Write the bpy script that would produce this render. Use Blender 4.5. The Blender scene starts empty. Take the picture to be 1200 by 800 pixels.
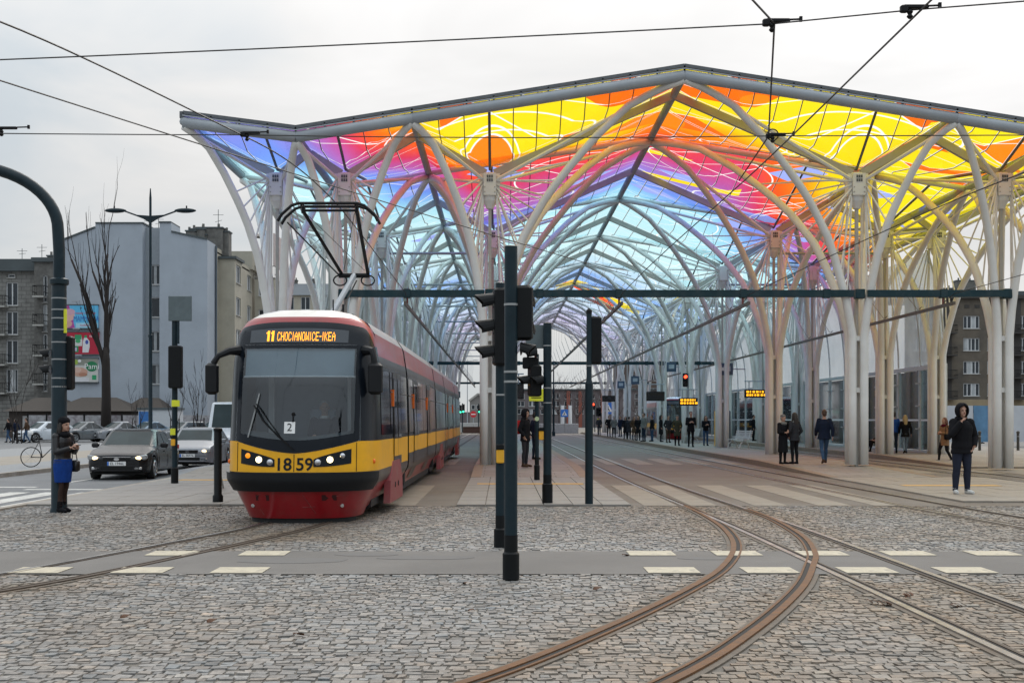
import bpy, math, random
import numpy as np
from mathutils import Vector, Matrix, kdtree

scene = bpy.context.scene
R = math.radians
random.seed(7)
rng = np.random.default_rng(11)

# ------------------------------------------------------------------ camera
F = 1410.0; PX, PY, CH = 588.0, 491.0, 1.62      # focal length in px, vanishing point, eye height
cam_d = bpy.data.cameras.new('camera')
cam_d.lens = 36.0 * F / 1200.0
cam_d.sensor_width = 36.0
cam_d.shift_x = (600 - PX) / 1200.0
cam_d.shift_y = (PY - 400) / 1200.0
cam_d.clip_end = 3000.0
cam_d.clip_start = 0.1
cam = bpy.data.objects.new('camera', cam_d)
cam.location = (0, 0, CH)
cam.rotation_euler = (R(90), 0, 0)
scene.collection.objects.link(cam)
scene.camera = cam

# ------------------------------------------------------------------ sky, sun, exposure
SUN_EL, SUN_AZ = R(42), R(8)                      # azimuth from +Y towards +X
world = bpy.data.worlds.new('World'); scene.world = world
world.use_nodes = True
wn = world.node_tree.nodes; wl = world.node_tree.links
wn.clear()
w_out = wn.new('ShaderNodeOutputWorld')
w_sky = wn.new('ShaderNodeTexSky'); w_sky.sky_type = 'NISHITA'; w_sky.sun_disc = False
w_sky.sun_elevation = SUN_EL; w_sky.sun_rotation = SUN_AZ
w_bg1 = wn.new('ShaderNodeBackground'); w_bg1.inputs['Strength'].default_value = 0.08
wl.new(w_sky.outputs[0], w_bg1.inputs[0])
w_tc = wn.new('ShaderNodeTexCoord')
w_dot = wn.new('ShaderNodeVectorMath'); w_dot.operation = 'DOT_PRODUCT'
wl.new(w_tc.outputs['Generated'], w_dot.inputs[0])
w_dot.inputs[1].default_value = (math.sin(R(24)) * math.cos(SUN_EL), math.cos(R(24)) * math.cos(SUN_EL), math.sin(SUN_EL))
w_map = wn.new('ShaderNodeMapping'); w_map.inputs['Scale'].default_value = (1.0, 1.0, 3.6)
wl.new(w_tc.outputs['Generated'], w_map.inputs[0])
w_noise = wn.new('ShaderNodeTexNoise'); w_noise.inputs['Scale'].default_value = 2.1
w_noise.inputs['Detail'].default_value = 5; w_noise.inputs['Roughness'].default_value = 0.55
w_noise.inputs['Distortion'].default_value = 0.6
wl.new(w_map.outputs[0], w_noise.inputs['Vector'])
w_mr = wn.new('ShaderNodeMapRange'); w_mr.inputs[1].default_value = 0.35; w_mr.inputs[2].default_value = 0.93
w_mr.inputs[3].default_value = 0.0; w_mr.inputs[4].default_value = 1.0
wl.new(w_dot.outputs['Value'], w_mr.inputs[0])
w_add = wn.new('ShaderNodeMath'); w_add.operation = 'MULTIPLY_ADD'
wl.new(w_noise.outputs[0], w_add.inputs[0]); w_add.inputs[1].default_value = 1.5; w_add.inputs[2].default_value = -0.82
w_sum = wn.new('ShaderNodeMath'); w_sum.operation = 'ADD'; w_sum.use_clamp = True
wl.new(w_mr.outputs[0], w_sum.inputs[0]); wl.new(w_add.outputs[0], w_sum.inputs[1])
w_ramp = wn.new('ShaderNodeValToRGB')
wr = w_ramp.color_ramp
wr.elements[0].position = 0.0; wr.elements[0].color = (0.60, 0.66, 0.71, 1)
wr.elements[1].position = 1.0; wr.elements[1].color = (1.0, 0.985, 0.97, 1)
e = wr.elements.new(0.35); e.color = (0.655, 0.705, 0.74, 1)
e = wr.elements.new(0.7); e.color = (0.85, 0.84, 0.825, 1)
wl.new(w_sum.outputs[0], w_ramp.inputs[0])
w_sep = wn.new('ShaderNodeSeparateXYZ'); wl.new(w_tc.outputs['Generated'], w_sep.inputs[0])
w_zen = wn.new('ShaderNodeMapRange'); w_zen.inputs[1].default_value = 0.0; w_zen.inputs[2].default_value = 1.0   # overcast sky: zenith brighter than horizon
w_zen.interpolation_type = 'SMOOTHERSTEP'; w_zen.inputs[3].default_value = 0.89; w_zen.inputs[4].default_value = 2.3
wl.new(w_sep.outputs[2], w_zen.inputs[0])
w_bg2 = wn.new('ShaderNodeBackground'); wl.new(w_zen.outputs[0], w_bg2.inputs['Strength'])
wl.new(w_ramp.outputs[0], w_bg2.inputs[0])
w_mix = wn.new('ShaderNodeMixShader'); w_mix.inputs[0].default_value = 0.93
wl.new(w_bg1.outputs[0], w_mix.inputs[1]); wl.new(w_bg2.outputs[0], w_mix.inputs[2])
wl.new(w_mix.outputs[0], w_out.inputs['Surface'])

sun_d = bpy.data.lights.new('sun', 'SUN'); sun_d.energy = 1.0; sun_d.angle = R(25); sun_d.color = (1.0, 0.95, 0.88)
sun = bpy.data.objects.new('sun', sun_d)
sv = Vector((math.sin(SUN_AZ) * math.cos(SUN_EL), math.cos(SUN_AZ) * math.cos(SUN_EL), math.sin(SUN_EL)))
sun.rotation_euler = (-sv).to_track_quat('-Z', 'Y').to_euler()
sun.location = (20, 60, 60)
scene.collection.objects.link(sun)
scene.view_settings.view_transform = 'Standard'
scene.view_settings.look = 'None'
scene.view_settings.exposure = 0.0
scene.view_settings.gamma = 1.0
scene.view_settings.use_curve_mapping = False
try:
    scene.cycles.transparent_max_bounces = 24
    scene.cycles.max_bounces = 8
except Exception:
    pass

# ------------------------------------------------------------------ helpers
C = scene.collection
TMP = bpy.data.scenes.new('tmp_eval')

def lin(r, g, b):
    f = lambda c: (c / 255 / 12.92) if c / 255 <= 0.04045 else ((c / 255 + 0.055) / 1.055) ** 2.4
    return (f(r), f(g), f(b))

class MB:
    def __init__(self): self.v = []; self.f = []
    def add(self, vs, fs):
        n = len(self.v); self.v.extend([tuple(p) for p in vs]); self.f.extend([tuple(i + n for i in q) for q in fs]); return self
    def box(self, x0, x1, y0, y1, z0, z1):
        if x0 > x1: x0, x1 = x1, x0
        if y0 > y1: y0, y1 = y1, y0
        if z0 > z1: z0, z1 = z1, z0
        return self.add([(x0,y0,z0),(x1,y0,z0),(x1,y1,z0),(x0,y1,z0),(x0,y0,z1),(x1,y0,z1),(x1,y1,z1),(x0,y1,z1)],
                 [(0,3,2,1),(4,5,6,7),(0,1,5,4),(1,2,6,5),(2,3,7,6),(3,0,4,7)])
    def cbox(self, c, s, rz=0.0, b=0.0):
        hx, hy, hz = s[0]/2, s[1]/2, s[2]/2
        if b <= 0:
            pts = [(-hx,-hy,-hz),(hx,-hy,-hz),(hx,hy,-hz),(-hx,hy,-hz),(-hx,-hy,hz),(hx,-hy,hz),(hx,hy,hz),(-hx,hy,hz)]
            fs = [(0,3,2,1),(4,5,6,7),(0,1,5,4),(1,2,6,5),(2,3,7,6),(3,0,4,7)]
        else:                                         # rounded in plan, chamfered above and below
            pts = []; fs = []
            lv = [(-hz, b), (-hz + b, 0), (hz - b, 0), (hz, b)]
            for z, ins in lv:
                ex, ey = hx - ins, hy - ins
                r = b
                for k, (sx, sy) in enumerate(((1,1),(-1,1),(-1,-1),(1,-1))):
                    for a in (0, 45, 90):
                        t = R(a + 90 * k)
                        pts.append((sx*(ex - r) + r*math.cos(t), sy*(ey - r) + r*math.sin(t), z))
            m = 12
            for l in range(3):
                for i in range(m):
                    j = (i + 1) % m
                    fs.append((l*m+i, l*m+j, (l+1)*m+j, (l+1)*m+i))
            fs.append(tuple(range(m - 1, -1, -1))); fs.append(tuple(range(3*m, 4*m)))
        ca, sa = math.cos(rz), math.sin(rz)
        return self.add([(c[0] + x*ca - y*sa, c[1] + x*sa + y*ca, c[2] + z) for x, y, z in pts], fs)
    def tube(self, pts, r, n=8, cap=True, ry=None):
        pts = [Vector(p) for p in pts]; m = len(pts)
        rad = [r]*m if not hasattr(r, '__len__') else list(r)
        vs = []; fs = []
        up = None
        for i, p in enumerate(pts):
            d = (pts[min(i+1, m-1)] - pts[max(i-1, 0)])
            if d.length < 1e-9: d = Vector((0,0,1))
            d.normalize()
            if up is None:
                a = Vector((0,0,1)) if abs(d.z) < 0.9 else Vector((0,1,0))
                up = d.cross(a).normalized()
            else:
                up = (up - d*up.dot(d))
                up = up.normalized() if up.length > 1e-6 else d.orthogonal().normalized()
            s = d.cross(up)
            for k in range(n):
                t = 2*math.pi*k/n
                vs.append(p + up*(math.cos(t)*rad[i]) + s*(math.sin(t)*(rad[i] if ry is None else ry[i])))
        for i in range(m-1):
            for k in range(n):
                j = (k+1) % n
                fs.append((i*n+k, i*n+j, (i+1)*n+j, (i+1)*n+k))
        if cap:
            fs.append(tuple(range(n-1, -1, -1))); fs.append(tuple(range((m-1)*n, m*n)))
        return self.add(vs, fs)
    def cyl(self, p0, p1, r, n=12, r1=None):
        return self.tube([p0, p1], [r, r if r1 is None else r1], n)
    def bar(self, p0, p1, w, h):                     # rectangular beam between two points
        p0 = Vector(p0); p1 = Vector(p1); d = (p1-p0).normalized()
        s = d.cross(Vector((0,0,1)))
        s = s.normalized() if s.length > 1e-6 else Vector((1,0,0))
        u = s.cross(d)
        vs = []
        for p in (p0, p1):
            for a, b in ((-1,-1),(1,-1),(1,1),(-1,1)): vs.append(p + s*(a*w/2) + u*(b*h/2))
        return self.add(vs, [(3,2,1,0),(4,5,6,7),(0,1,5,4),(1,2,6,5),(2,3,7,6),(3,0,4,7)])
    def lathe(self, prof, n=16, c=(0,0,0), axis='z', cap=True):
        vs = []; fs = []; m = len(prof)
        for r, h in prof:
            for k in range(n):
                t = 2*math.pi*k/n; a, b = r*math.cos(t), r*math.sin(t)
                p = {'z': (a, b, h), 'y': (a, h, b), 'x': (h, a, b)}[axis]
                vs.append((p[0]+c[0], p[1]+c[1], p[2]+c[2]))
        for i in range(m-1):
            for k in range(n):
                j = (k+1) % n
                fs.append((i*n+k, i*n+j, (i+1)*n+j, (i+1)*n+k))
        if cap: fs.append(tuple(range(n-1,-1,-1))); fs.append(tuple(range((m-1)*n, m*n)))
        return self.add(vs, fs)
    def ell(self, c, r, nu=12, nv=8):
        vs = []; fs = []
        for i in range(nv+1):
            t = math.pi*i/nv
            for k in range(nu):
                a = 2*math.pi*k/nu
                s = max(math.sin(t), 0.02)
                vs.append((c[0]+r[0]*s*math.cos(a), c[1]+r[1]*s*math.sin(a), c[2]-r[2]*math.cos(t)))
        for i in range(nv):
            for k in range(nu):
                j = (k+1) % nu
                fs.append((i*nu+k, i*nu+j, (i+1)*nu+j, (i+1)*nu+k))
        fs.append(tuple(range(nu-1,-1,-1))); fs.append(tuple(range(nv*nu, (nv+1)*nu)))
        return self.add(vs, fs)
    def grid(self, fn, nu, nv):
        vs = [fn(i/nu, j/nv) for j in range(nv+1) for i in range(nu+1)]
        fs = [(j*(nu+1)+i, j*(nu+1)+i+1, (j+1)*(nu+1)+i+1, (j+1)*(nu+1)+i) for j in range(nv) for i in range(nu)]
        return self.add(vs, fs)
    def rings(self, rings, cap=True):
        n = len(rings[0]); vs = [p for r in rings for p in r]; fs = []
        for i in range(len(rings)-1):
            for k in range(n):
                j = (k+1) % n
                fs.append((i*n+k, i*n+j, (i+1)*n+j, (i+1)*n+k))
        if cap: fs.append(tuple(range(n-1,-1,-1))); fs.append(tuple(range((len(rings)-1)*n, len(rings)*n)))
        return self.add(vs, fs)
    def prism(self, poly, d0, d1, axis='y'):          # poly of (a, b) extruded along axis
        n = len(poly)
        P = (lambda a, b, d: (a, d, b)) if axis == 'y' else ((lambda a, b, d: (d, a, b)) if axis == 'x' else (lambda a, b, d: (a, b, d)))
        vs = [P(a, b, d0) for a, b in poly] + [P(a, b, d1) for a, b in poly]
        fs = [tuple(range(n-1,-1,-1)), tuple(range(n, 2*n))] + [(i, (i+1) % n, n+(i+1) % n, n+i) for i in range(n)]
        return self.add(vs, fs)
    def xf(self, fn): self.v = [tuple(fn(*p)) for p in self.v]; return self
    def mesh(self, name, smooth=False):
        me = bpy.data.meshes.new(name)
        me.from_pydata(self.v, [], self.f)
        if smooth: me.polygons.foreach_set('use_smooth', [True]*len(me.polygons))
        me.update()
        return me

def link(name, me, mat=None, parent=None, off=None):
    o = bpy.data.objects.new(name, me); C.objects.link(o)
    if mat is not None and me is not None and not len(me.materials): me.materials.append(mat)
    if parent is not None: o.parent = parent
    return o
def obj(name, mb, mat, parent=None, smooth=False, off=None):
    """one mesh object; off = world position of the parent root when mb holds world coordinates"""
    if off is not None: mb.v = [(p[0]-off[0], p[1]-off[1], p[2]-off[2]) for p in mb.v]
    me = mb.mesh(name, smooth)
    return link(name, me, mat, parent)
def smooth_angle(o, deg=40):
    me = o.data
    me.polygons.foreach_set('use_smooth', [True]*len(me.polygons))
    try: me.set_sharp_from_angle(angle=R(deg))
    except Exception: pass
    return o
def tag(o, label=None, cat=None, group=None, kind=None):
    if label: o['label'] = label
    if cat: o['category'] = cat
    if group: o['group'] = group
    if kind: o['kind'] = kind
    return o
def root(name, label, cat, loc=(0,0,0), rz=0.0, group=None):
    o = bpy.data.objects.new(name, None); C.objects.link(o)
    o.location = loc; o.rotation_euler = (0,0,rz); o.empty_display_size = 0.2
    return tag(o, label, cat, group)
def copy_tree(o, parent=None):
    c = o.copy(); C.objects.link(c); c.parent = parent
    for ch in list(o.children): copy_tree(ch, c)
    return c
_txt = {}
def text_polys(s, size=1.0, align='CENTER', bold=0.0):
    """triangulated flat lettering: (verts, faces) in the xy plane, centred"""
    k = (s, align, bold)
    if k not in _txt:
        cu = bpy.data.curves.new('t', 'FONT'); cu.body = s; cu.align_x = align; cu.align_y = 'CENTER'; cu.size = 1.0
        cu.resolution_u = 3; cu.offset = bold
        o = bpy.data.objects.new('t', cu); TMP.collection.objects.link(o)
        TMP.view_layers[0].update(); dg = TMP.view_layers[0].depsgraph
        me = bpy.data.meshes.new_from_object(o.evaluated_get(dg))
        _txt[k] = ([tuple(v.co) for v in me.vertices], [tuple(p.vertices) for p in me.polygons])
        bpy.data.objects.remove(o); bpy.data.meshes.remove(me); bpy.data.curves.remove(cu)
    v, f = _txt[k]
    return [(a*size, b*size) for a, b, _ in v], f
def text_mb(s, size, fn, sx=1.0, bold=0.0):
    v, f = text_polys(s, size, 'CENTER', bold)
    return MB().add([fn(a*sx, b) for a, b in v], f)

def cat_rom(pts, step=0.3):
    P = [np.array(p, float) for p in pts]
    P = [2*P[0]-P[1]] + P + [2*P[-1]-P[-2]]
    out = []
    for i in range(1, len(P)-2):
        p0, p1, p2, p3 = P[i-1], P[i], P[i+1], P[i+2]
        n = max(2, int(np.linalg.norm(p2-p1)/step))
        n = min(n, 60)
        for k in range(n):
            t = k/n
            out.append(0.5*((2*p1) + (p2-p0)*t + (2*p0-5*p1+4*p2-p3)*t*t + (3*p1-p0-3*p2+p3)*t**3))
    out.append(P[-2])
    return out
def offset_path(pts, d):
    out = []
    for i, p in enumerate(pts):
        a = pts[max(i-1,0)]; b = pts[min(i+1,len(pts)-1)]
        t = (b-a)/np.linalg.norm(b-a)
        out.append(p + np.array([t[1], -t[0]])*d)
    return out

# ------------------------------------------------------------------ materials
MATS = {}
def mat(name, col, rough=0.6, metal=0.0, var=0.15, scale=6.0, bump=0.0, bscale=60.0, spec=0.5, emit=None, estr=0.0, stain=None, sscale=1.2, samt=0.5, coat=0.0):
    if name in MATS: return MATS[name]
    m = bpy.data.materials.new(name); m.use_nodes = True
    nt = m.node_tree; n = nt.nodes; l = nt.links
    b = n['Principled BSDF']
    b.inputs['Roughness'].default_value = rough; b.inputs['Metallic'].default_value = metal
    if 'Specular IOR Level' in b.inputs: b.inputs['Specular IOR Level'].default_value = spec
    if coat and 'Coat Weight' in b.inputs: b.inputs['Coat Weight'].default_value = coat; b.inputs['Coat Roughness'].default_value = 0.06
    tc = n.new('ShaderNodeTexCoord')
    nz = n.new('ShaderNodeTexNoise'); nz.inputs['Scale'].default_value = scale; nz.inputs['Detail'].default_value = 6
    nz.inputs['Roughness'].default_value = 0.6
    l.new(tc.outputs['Object'], nz.inputs['Vector'])
    rp = n.new('ShaderNodeValToRGB')
    rp.color_ramp.elements[0].position = 0.28; rp.color_ramp.elements[1].position = 0.72
    rp.color_ramp.elements[0].color = tuple(c*(1-var) for c in col) + (1,)
    rp.color_ramp.elements[1].color = tuple(min(1, c*(1+var)) for c in col) + (1,)
    l.new(nz.outputs[0], rp.inputs[0])
    src = rp.outputs[0]
    if stain is not None:
        n2 = n.new('ShaderNodeTexNoise'); n2.inputs['Scale'].default_value = sscale; n2.inputs['Detail'].default_value = 8
        n2.inputs['Roughness'].default_value = 0.65; n2.inputs['Distortion'].default_value = 0.4
        l.new(tc.outputs['Object'], n2.inputs['Vector'])
        r2 = n.new('ShaderNodeValToRGB'); r2.color_ramp.elements[0].position = 0.47; r2.color_ramp.elements[1].position = 0.68
        r2.color_ramp.elements[0].color = (0,0,0,1); r2.color_ramp.elements[1].color = (samt,)*3 + (1,)
        l.new(n2.outputs[0], r2.inputs[0])
        mx = n.new('ShaderNodeMix'); mx.data_type = 'RGBA'
        l.new(r2.outputs[0], mx.inputs[0]); l.new(src, mx.inputs[6]); mx.inputs[7].default_value = tuple(stain) + (1,)
        src = mx.outputs[2]
    l.new(src, b.inputs['Base Color'])
    rr = n.new('ShaderNodeMapRange'); rr.inputs[3].default_value = max(0.02, rough*0.82); rr.inputs[4].default_value = min(1, rough*1.18)
    l.new(nz.outputs[0], rr.inputs[0]); l.new(rr.outputs[0], b.inputs['Roughness'])
    if bump > 0:
        n3 = n.new('ShaderNodeTexNoise'); n3.inputs['Scale'].default_value = bscale; n3.inputs['Detail'].default_value = 5
        l.new(tc.outputs['Object'], n3.inputs['Vector'])
        bp = n.new('ShaderNodeBump'); bp.inputs['Strength'].default_value = bump; bp.inputs['Distance'].default_value = 0.01
        l.new(n3.outputs[0], bp.inputs['Height']); l.new(bp.outputs[0], b.inputs['Normal'])
    if emit is not None:
        b.inputs['Emission Color'].default_value = tuple(emit) + (1,); b.inputs['Emission Strength'].default_value = estr
    MATS[name] = m
    return m
def glass(name, tint=(0.75,0.85,0.88), trans=0.7, rough=0.03, refl=0.12):
    m = bpy.data.materials.new(name); m.use_nodes = True; n = m.node_tree.nodes; l = m.node_tree.links
    n.clear()
    out = n.new('ShaderNodeOutputMaterial'); tr = n.new('ShaderNodeBsdfTransparent'); gl = n.new('ShaderNodeBsdfGlossy')
    tc = n.new('ShaderNodeTexCoord'); nz = n.new('ShaderNodeTexNoise'); nz.inputs['Scale'].default_value = 2.0
    l.new(tc.outputs['Object'], nz.inputs['Vector'])
    rp = n.new('ShaderNodeValToRGB')
    rp.color_ramp.elements[0].color = tuple(c*trans*0.9 for c in tint)+(1,); rp.color_ramp.elements[1].color = tuple(min(1,c*trans*1.06) for c in tint)+(1,)
    l.new(nz.outputs[0], rp.inputs[0]); l.new(rp.outputs[0], tr.inputs[0])
    gl.inputs['Roughness'].default_value = rough; gl.inputs[0].default_value = (0.95,0.97,1,1)
    lw = n.new('ShaderNodeFresnel'); lw.inputs[0].default_value = 1.5
    ad = n.new('ShaderNodeMath'); ad.operation = 'ADD'; ad.use_clamp = True; ad.inputs[1].default_value = refl
    l.new(lw.outputs[0], ad.inputs[0])
    mx = n.new('ShaderNodeMixShader'); l.new(ad.outputs[0], mx.inputs[0]); l.new(tr.outputs[0], mx.inputs[1]); l.new(gl.outputs[0], mx.inputs[2])
    l.new(mx.outputs[0], out.inputs[0])
    return m

M_steel_white = mat('painted_white_steel', (0.74,0.735,0.71), 0.5, var=0.05, scale=1.5, stain=(0.55,0.52,0.47), sscale=0.8, samt=0.35)
M_edge_grey = mat('painted_grey_steel', (0.33,0.36,0.39), 0.45, var=0.08, scale=2)
M_frame_dark = mat('dark_roof_frame', (0.10,0.11,0.12), 0.5, var=0.2)
M_beam_taupe = mat('painted_beam', (0.40,0.39,0.36), 0.5, var=0.1, scale=2)
M_teal = mat('teal_painted_steel', (0.010,0.036,0.046), 0.45, spec=0.25, var=0.15, scale=3, stain=(0.06,0.075,0.08), sscale=2.5, samt=0.4)
M_pole = mat('dark_teal_pole_paint', (0.007,0.020,0.028), 0.42, spec=0.25, var=0.2, scale=5, stain=(0.03,0.04,0.045), sscale=4, samt=0.35)
M_black = mat('black_plastic', (0.006,0.007,0.008), 0.5, spec=0.2, var=0.2)
M_blackm = mat('black_metal', (0.005,0.005,0.006), 0.5, spec=0.25, var=0.2)
M_strap = mat('galvanised_strap', (0.34,0.35,0.35), 0.45, 0.5, var=0.1)
M_yellow_btn = mat('yellow_plastic', (0.75,0.38,0.02), 0.4)
M_sign_back = mat('sign_back_grey', (0.10,0.13,0.14), 0.5, stain=(0.06,0.08,0.085), samt=0.5)
M_sign_yellow = mat('lime_sign', (0.70,0.72,0.03), 0.5)
M_wire = mat('contact_wire', (0.012,0.010,0.010), 0.5)
M_bar = mat('bronze_conductor', (0.12,0.095,0.075), 0.5, 0.3)
M_lamp_red = mat('lit_red_lamp', (0.9,0.05,0.02), 0.4, emit=(1.0,0.06,0.02), estr=5)
M_lamp_green = mat('lit_green_lamp', (0.1,0.8,0.5), 0.4, emit=(0.05,0.9,0.5), estr=2.5)
M_led = mat('amber_led', (0.9,0.35,0.02), 0.5, emit=(1.0,0.33,0.015), estr=2.2)
M_led2 = mat('amber_led_board', (0.9,0.45,0.02), 0.5, emit=(1.0,0.42,0.01), estr=1.6)
M_headlamp = mat('lit_headlamp', (0.95,0.85,0.6), 0.3, emit=(1.0,0.82,0.45), estr=4)
M_headlamp2 = mat('lit_car_headlamp', (0.9,0.8,0.6), 0.3, emit=(1.0,0.72,0.36), estr=2.6)
M_chrome = mat('lamp_reflector', (0.6,0.6,0.62), 0.15, 0.9)
M_indic = mat('amber_lens', (0.8,0.25,0.01), 0.3, emit=(1.0,0.3,0.01), estr=0.8)
M_white = mat('white_paint', (0.78,0.78,0.77), 0.5, var=0.06)
M_dkglass = mat('dark_glass', (0.012,0.015,0.018), 0.06, var=0.3, spec=0.8)
M_dkglass2 = mat('house_window_glass', (0.025,0.032,0.04), 0.12, var=0.4, scale=0.5)
M_pvc = mat('white_window_frame', (0.62,0.63,0.64), 0.5, var=0.05)
M_blue_sign = mat('blue_sign', (0.03,0.16,0.55), 0.5)
M_red_sign = mat('red_sign', (0.55,0.02,0.03), 0.5)
# ================================================================== GROUND
def node_asphalt(name, c1, c2, speck=0.25, tint=None, rough=0.85):
    m = mat(name, tuple((a+b)/2 for a, b in zip(c1, c2)), rough, var=0.22, scale=0.9, bump=0.35, bscale=130, stain=tint, sscale=0.35, samt=0.75)
    return m
M_asph = node_asphalt('asphalt_lane', (0.125,0.116,0.106), (0.15,0.14,0.13), tint=(0.105,0.098,0.09))
M_asph_t = node_asphalt('track_bed_asphalt', (0.135,0.118,0.098), (0.165,0.145,0.125), tint=(0.115,0.088,0.062))
M_road = node_asphalt('road_asphalt', (0.14,0.143,0.146), (0.17,0.172,0.176), tint=(0.11,0.113,0.118))
M_ground = node_asphalt('far_ground', (0.14,0.135,0.128), (0.165,0.158,0.15), tint=(0.13,0.125,0.115))
M_paint = mat('road_paint', (0.55,0.54,0.50), 0.7, var=0.12, scale=8, stain=(0.28,0.26,0.24), sscale=5, samt=0.8, bump=0.2)
M_paint_c = mat('cream_paint', (0.47,0.42,0.315), 0.75, var=0.14, scale=8, stain=(0.26,0.23,0.19), sscale=7, samt=0.8, bump=0.25)
M_paint_b = mat('worn_beige_paint', (0.25,0.222,0.18), 0.8, var=0.12, scale=5, stain=(0.20,0.17,0.14), sscale=1.5, samt=0.9, bump=0.2)
M_slab = mat('concrete_slab', (0.245,0.232,0.213), 0.8, var=0.14, scale=2.5, bump=0.15, bscale=150, stain=(0.19,0.168,0.145), sscale=0.7, samt=0.7)
M_slab_b = mat('beige_concrete_slab', (0.265,0.235,0.195), 0.8, var=0.14, scale=2.5, bump=0.15, bscale=150, stain=(0.22,0.185,0.145), sscale=0.8, samt=0.6)
M_kerb = mat('kerb_stone', (0.30,0.27,0.23), 0.8, var=0.18, scale=4, bump=0.2, stain=(0.18,0.145,0.11), sscale=2, samt=0.7)
M_kerb_r = mat('brown_platform_kerb', (0.23,0.175,0.125), 0.8, var=0.18, scale=4, bump=0.2)
M_tactile = mat('ochre_tactile_strip', (0.50,0.30,0.10), 0.8, var=0.15, scale=8, bump=0.3)
M_joint = mat('sett_joint_sand', (0.125,0.112,0.095), 0.95, var=0.35, scale=20, bump=0.4)
M_farsett = mat('distant_setts', (0.23,0.235,0.24), 0.85, var=0.2, scale=7, bump=0.4, bscale=25)
M_rust = mat('rusty_rail', (0.135,0.062,0.024), 0.7, 0.0, spec=0.25, var=0.35, scale=9, stain=(0.085,0.045,0.022), sscale=4, samt=0.7)
M_railst = mat('polished_rail', (0.34,0.32,0.30), 0.30, 0.85, var=0.2, scale=4)
M_raildk = mat('rail_side', (0.075,0.055,0.040), 0.7, 0.0, spec=0.25, var=0.3, scale=9)
M_groove = mat('rail_groove_dark', (0.016,0.014,0.012), 0.9, var=0.5, scale=30)  # near-black strip laid in place of an open groove
M_bed = mat('rail_mortar', (0.13,0.108,0.085), 0.9, var=0.3, scale=12, bump=0.4, bscale=80, stain=(0.13,0.09,0.06), sscale=3, samt=0.7)

def sheet(name, x0, x1, y0, y1, z, m, parent=None, nx=1, ny=1):
    g = MB().grid(lambda u, v: (x0+(x1-x0)*u, y0+(y1-y0)*v, z), nx, ny)
    o = obj(name, g, m, parent)
    if parent is None: tag(o, kind='structure')
    return o

sheet('ground', -1200, 1200, -300, 1800, -0.16, M_ground)
sheet('road', -14.9, -9.1, -40, 260, -0.12, M_road)
PAVE_Y0, LANE0, LANE1, SETT1 = 3.0, 12.6, 14.8, 22.5
sheet('cycle_lane', -16, 22, LANE0, LANE1, 0.0, M_asph)
sheet('tram_bed', -4.6, 15.4, SETT1, 200, -0.004, M_asph_t)
sheet('far_plaza', -60, 60, 150, 420, -0.02, M_ground)

# ------------------------------------------------------------------ tram tracks
G = 0.5
T1 = cat_rom([(-11.5,1.0),(-7.9,6.0),(-6.6,8.3),(-5.6,10.6),(-4.75,12.55),(-3.83,15.86),(-3.3,18.1),(-3.06,21),(-3,25),(-3,34),(-3,60),(-3,110),(-3,190)])
T2 = cat_rom([(3.98,1),(3.98,12),(3.97,18),(3.9,22),(3.78,28),(3.72,36),(3.7,60),(3.7,110),(3.7,190)])
T3 = cat_rom([(9.6,1),(8.75,12),(8.3,18),(8.05,21),(7.9,25),(7.75,34),(7.5,60),(7.45,110),(7.45,190)])
T4 = cat_rom([(14,16),(14,30),(14,60),(14,110),(14,190)])
CL = cat_rom([(-3.6,3.0),(-1.6,5.5),(-0.225,7.39),(0.73,9.17),(1.70,11.3),(2.39,13.1),(2.95,15.3),(3.27,17.7),(3.40,20.2),(3.41,22.5)], 0.2)
CR = cat_rom([(-2.6,2.6),(-0.6,4.9),(1.03,7.39),(1.98,9.3),(2.87,11.5),(3.46,13.35),(3.80,14.6),(4.16,16.6),(4.40,19.4),(4.42,21.6)], 0.2)
TRACKS = [(T1, 'track'), (T2, 'track'), (T3, 'track'), (T4, 'track')]
def strip(path, half, z0, z1):
    a = offset_path(path, half); b = offset_path(path, -half); n = len(path)
    vs = []
    for p, q in zip(a, b): vs += [(p[0],p[1],z0),(q[0],q[1],z0),(q[0],q[1],z1),(p[0],p[1],z1)]
    fs = []
    for i in range(n-1):
        k = 4*i
        fs += [(k+3,k+2,k+6,k+7),(k,k+3,k+7,k+4),(k+2,k+1,k+5,k+6)]
    return MB().add(vs, fs)
RAILPTS = []
def rail(path, parent, side, m, dz=0.0):
    """grooved rail: running head, groove on the inner side, guard lip; bedded in mortar"""
    RAILPTS.extend([(p[0],p[1]) for p in path])
    hd = obj('rail', strip(path, 0.033, -0.05, 0.011+dz), m, parent)
    obj('groove', strip(offset_path(path, side*0.055), 0.026, -0.05, 0.001+dz), M_groove, hd)
    obj('guard_lip', strip(offset_path(path, side*0.092), 0.012, -0.05, 0.008+dz), M_raildk if m is M_railst else m, hd)
    obj('rail_bed', strip(offset_path(path, side*0.03), 0.115, -0.06, -0.003+dz*0.5), M_bed, hd)
for k, (T, _) in enumerate(TRACKS):
    tr = bpy.data.objects.new('tram_track', None); C.objects.link(tr); tag(tr, kind='structure')
    rail(offset_path(T, -G), tr, 1, M_railst, 0.0006*k)
    rail(offset_path(T, G), tr, -1, M_railst if k != 0 else M_raildk, 0.0006*k)
tr = bpy.data.objects.new('curved_track', None); C.objects.link(tr); tag(tr, kind='structure')
rail(CL, tr, 1, M_rust, 0.0032); rail(CR, tr, -1, M_rust, 0.0038)
RP = np.array(RAILPTS)
RP = RP[RP[:,1] < 40]

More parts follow.
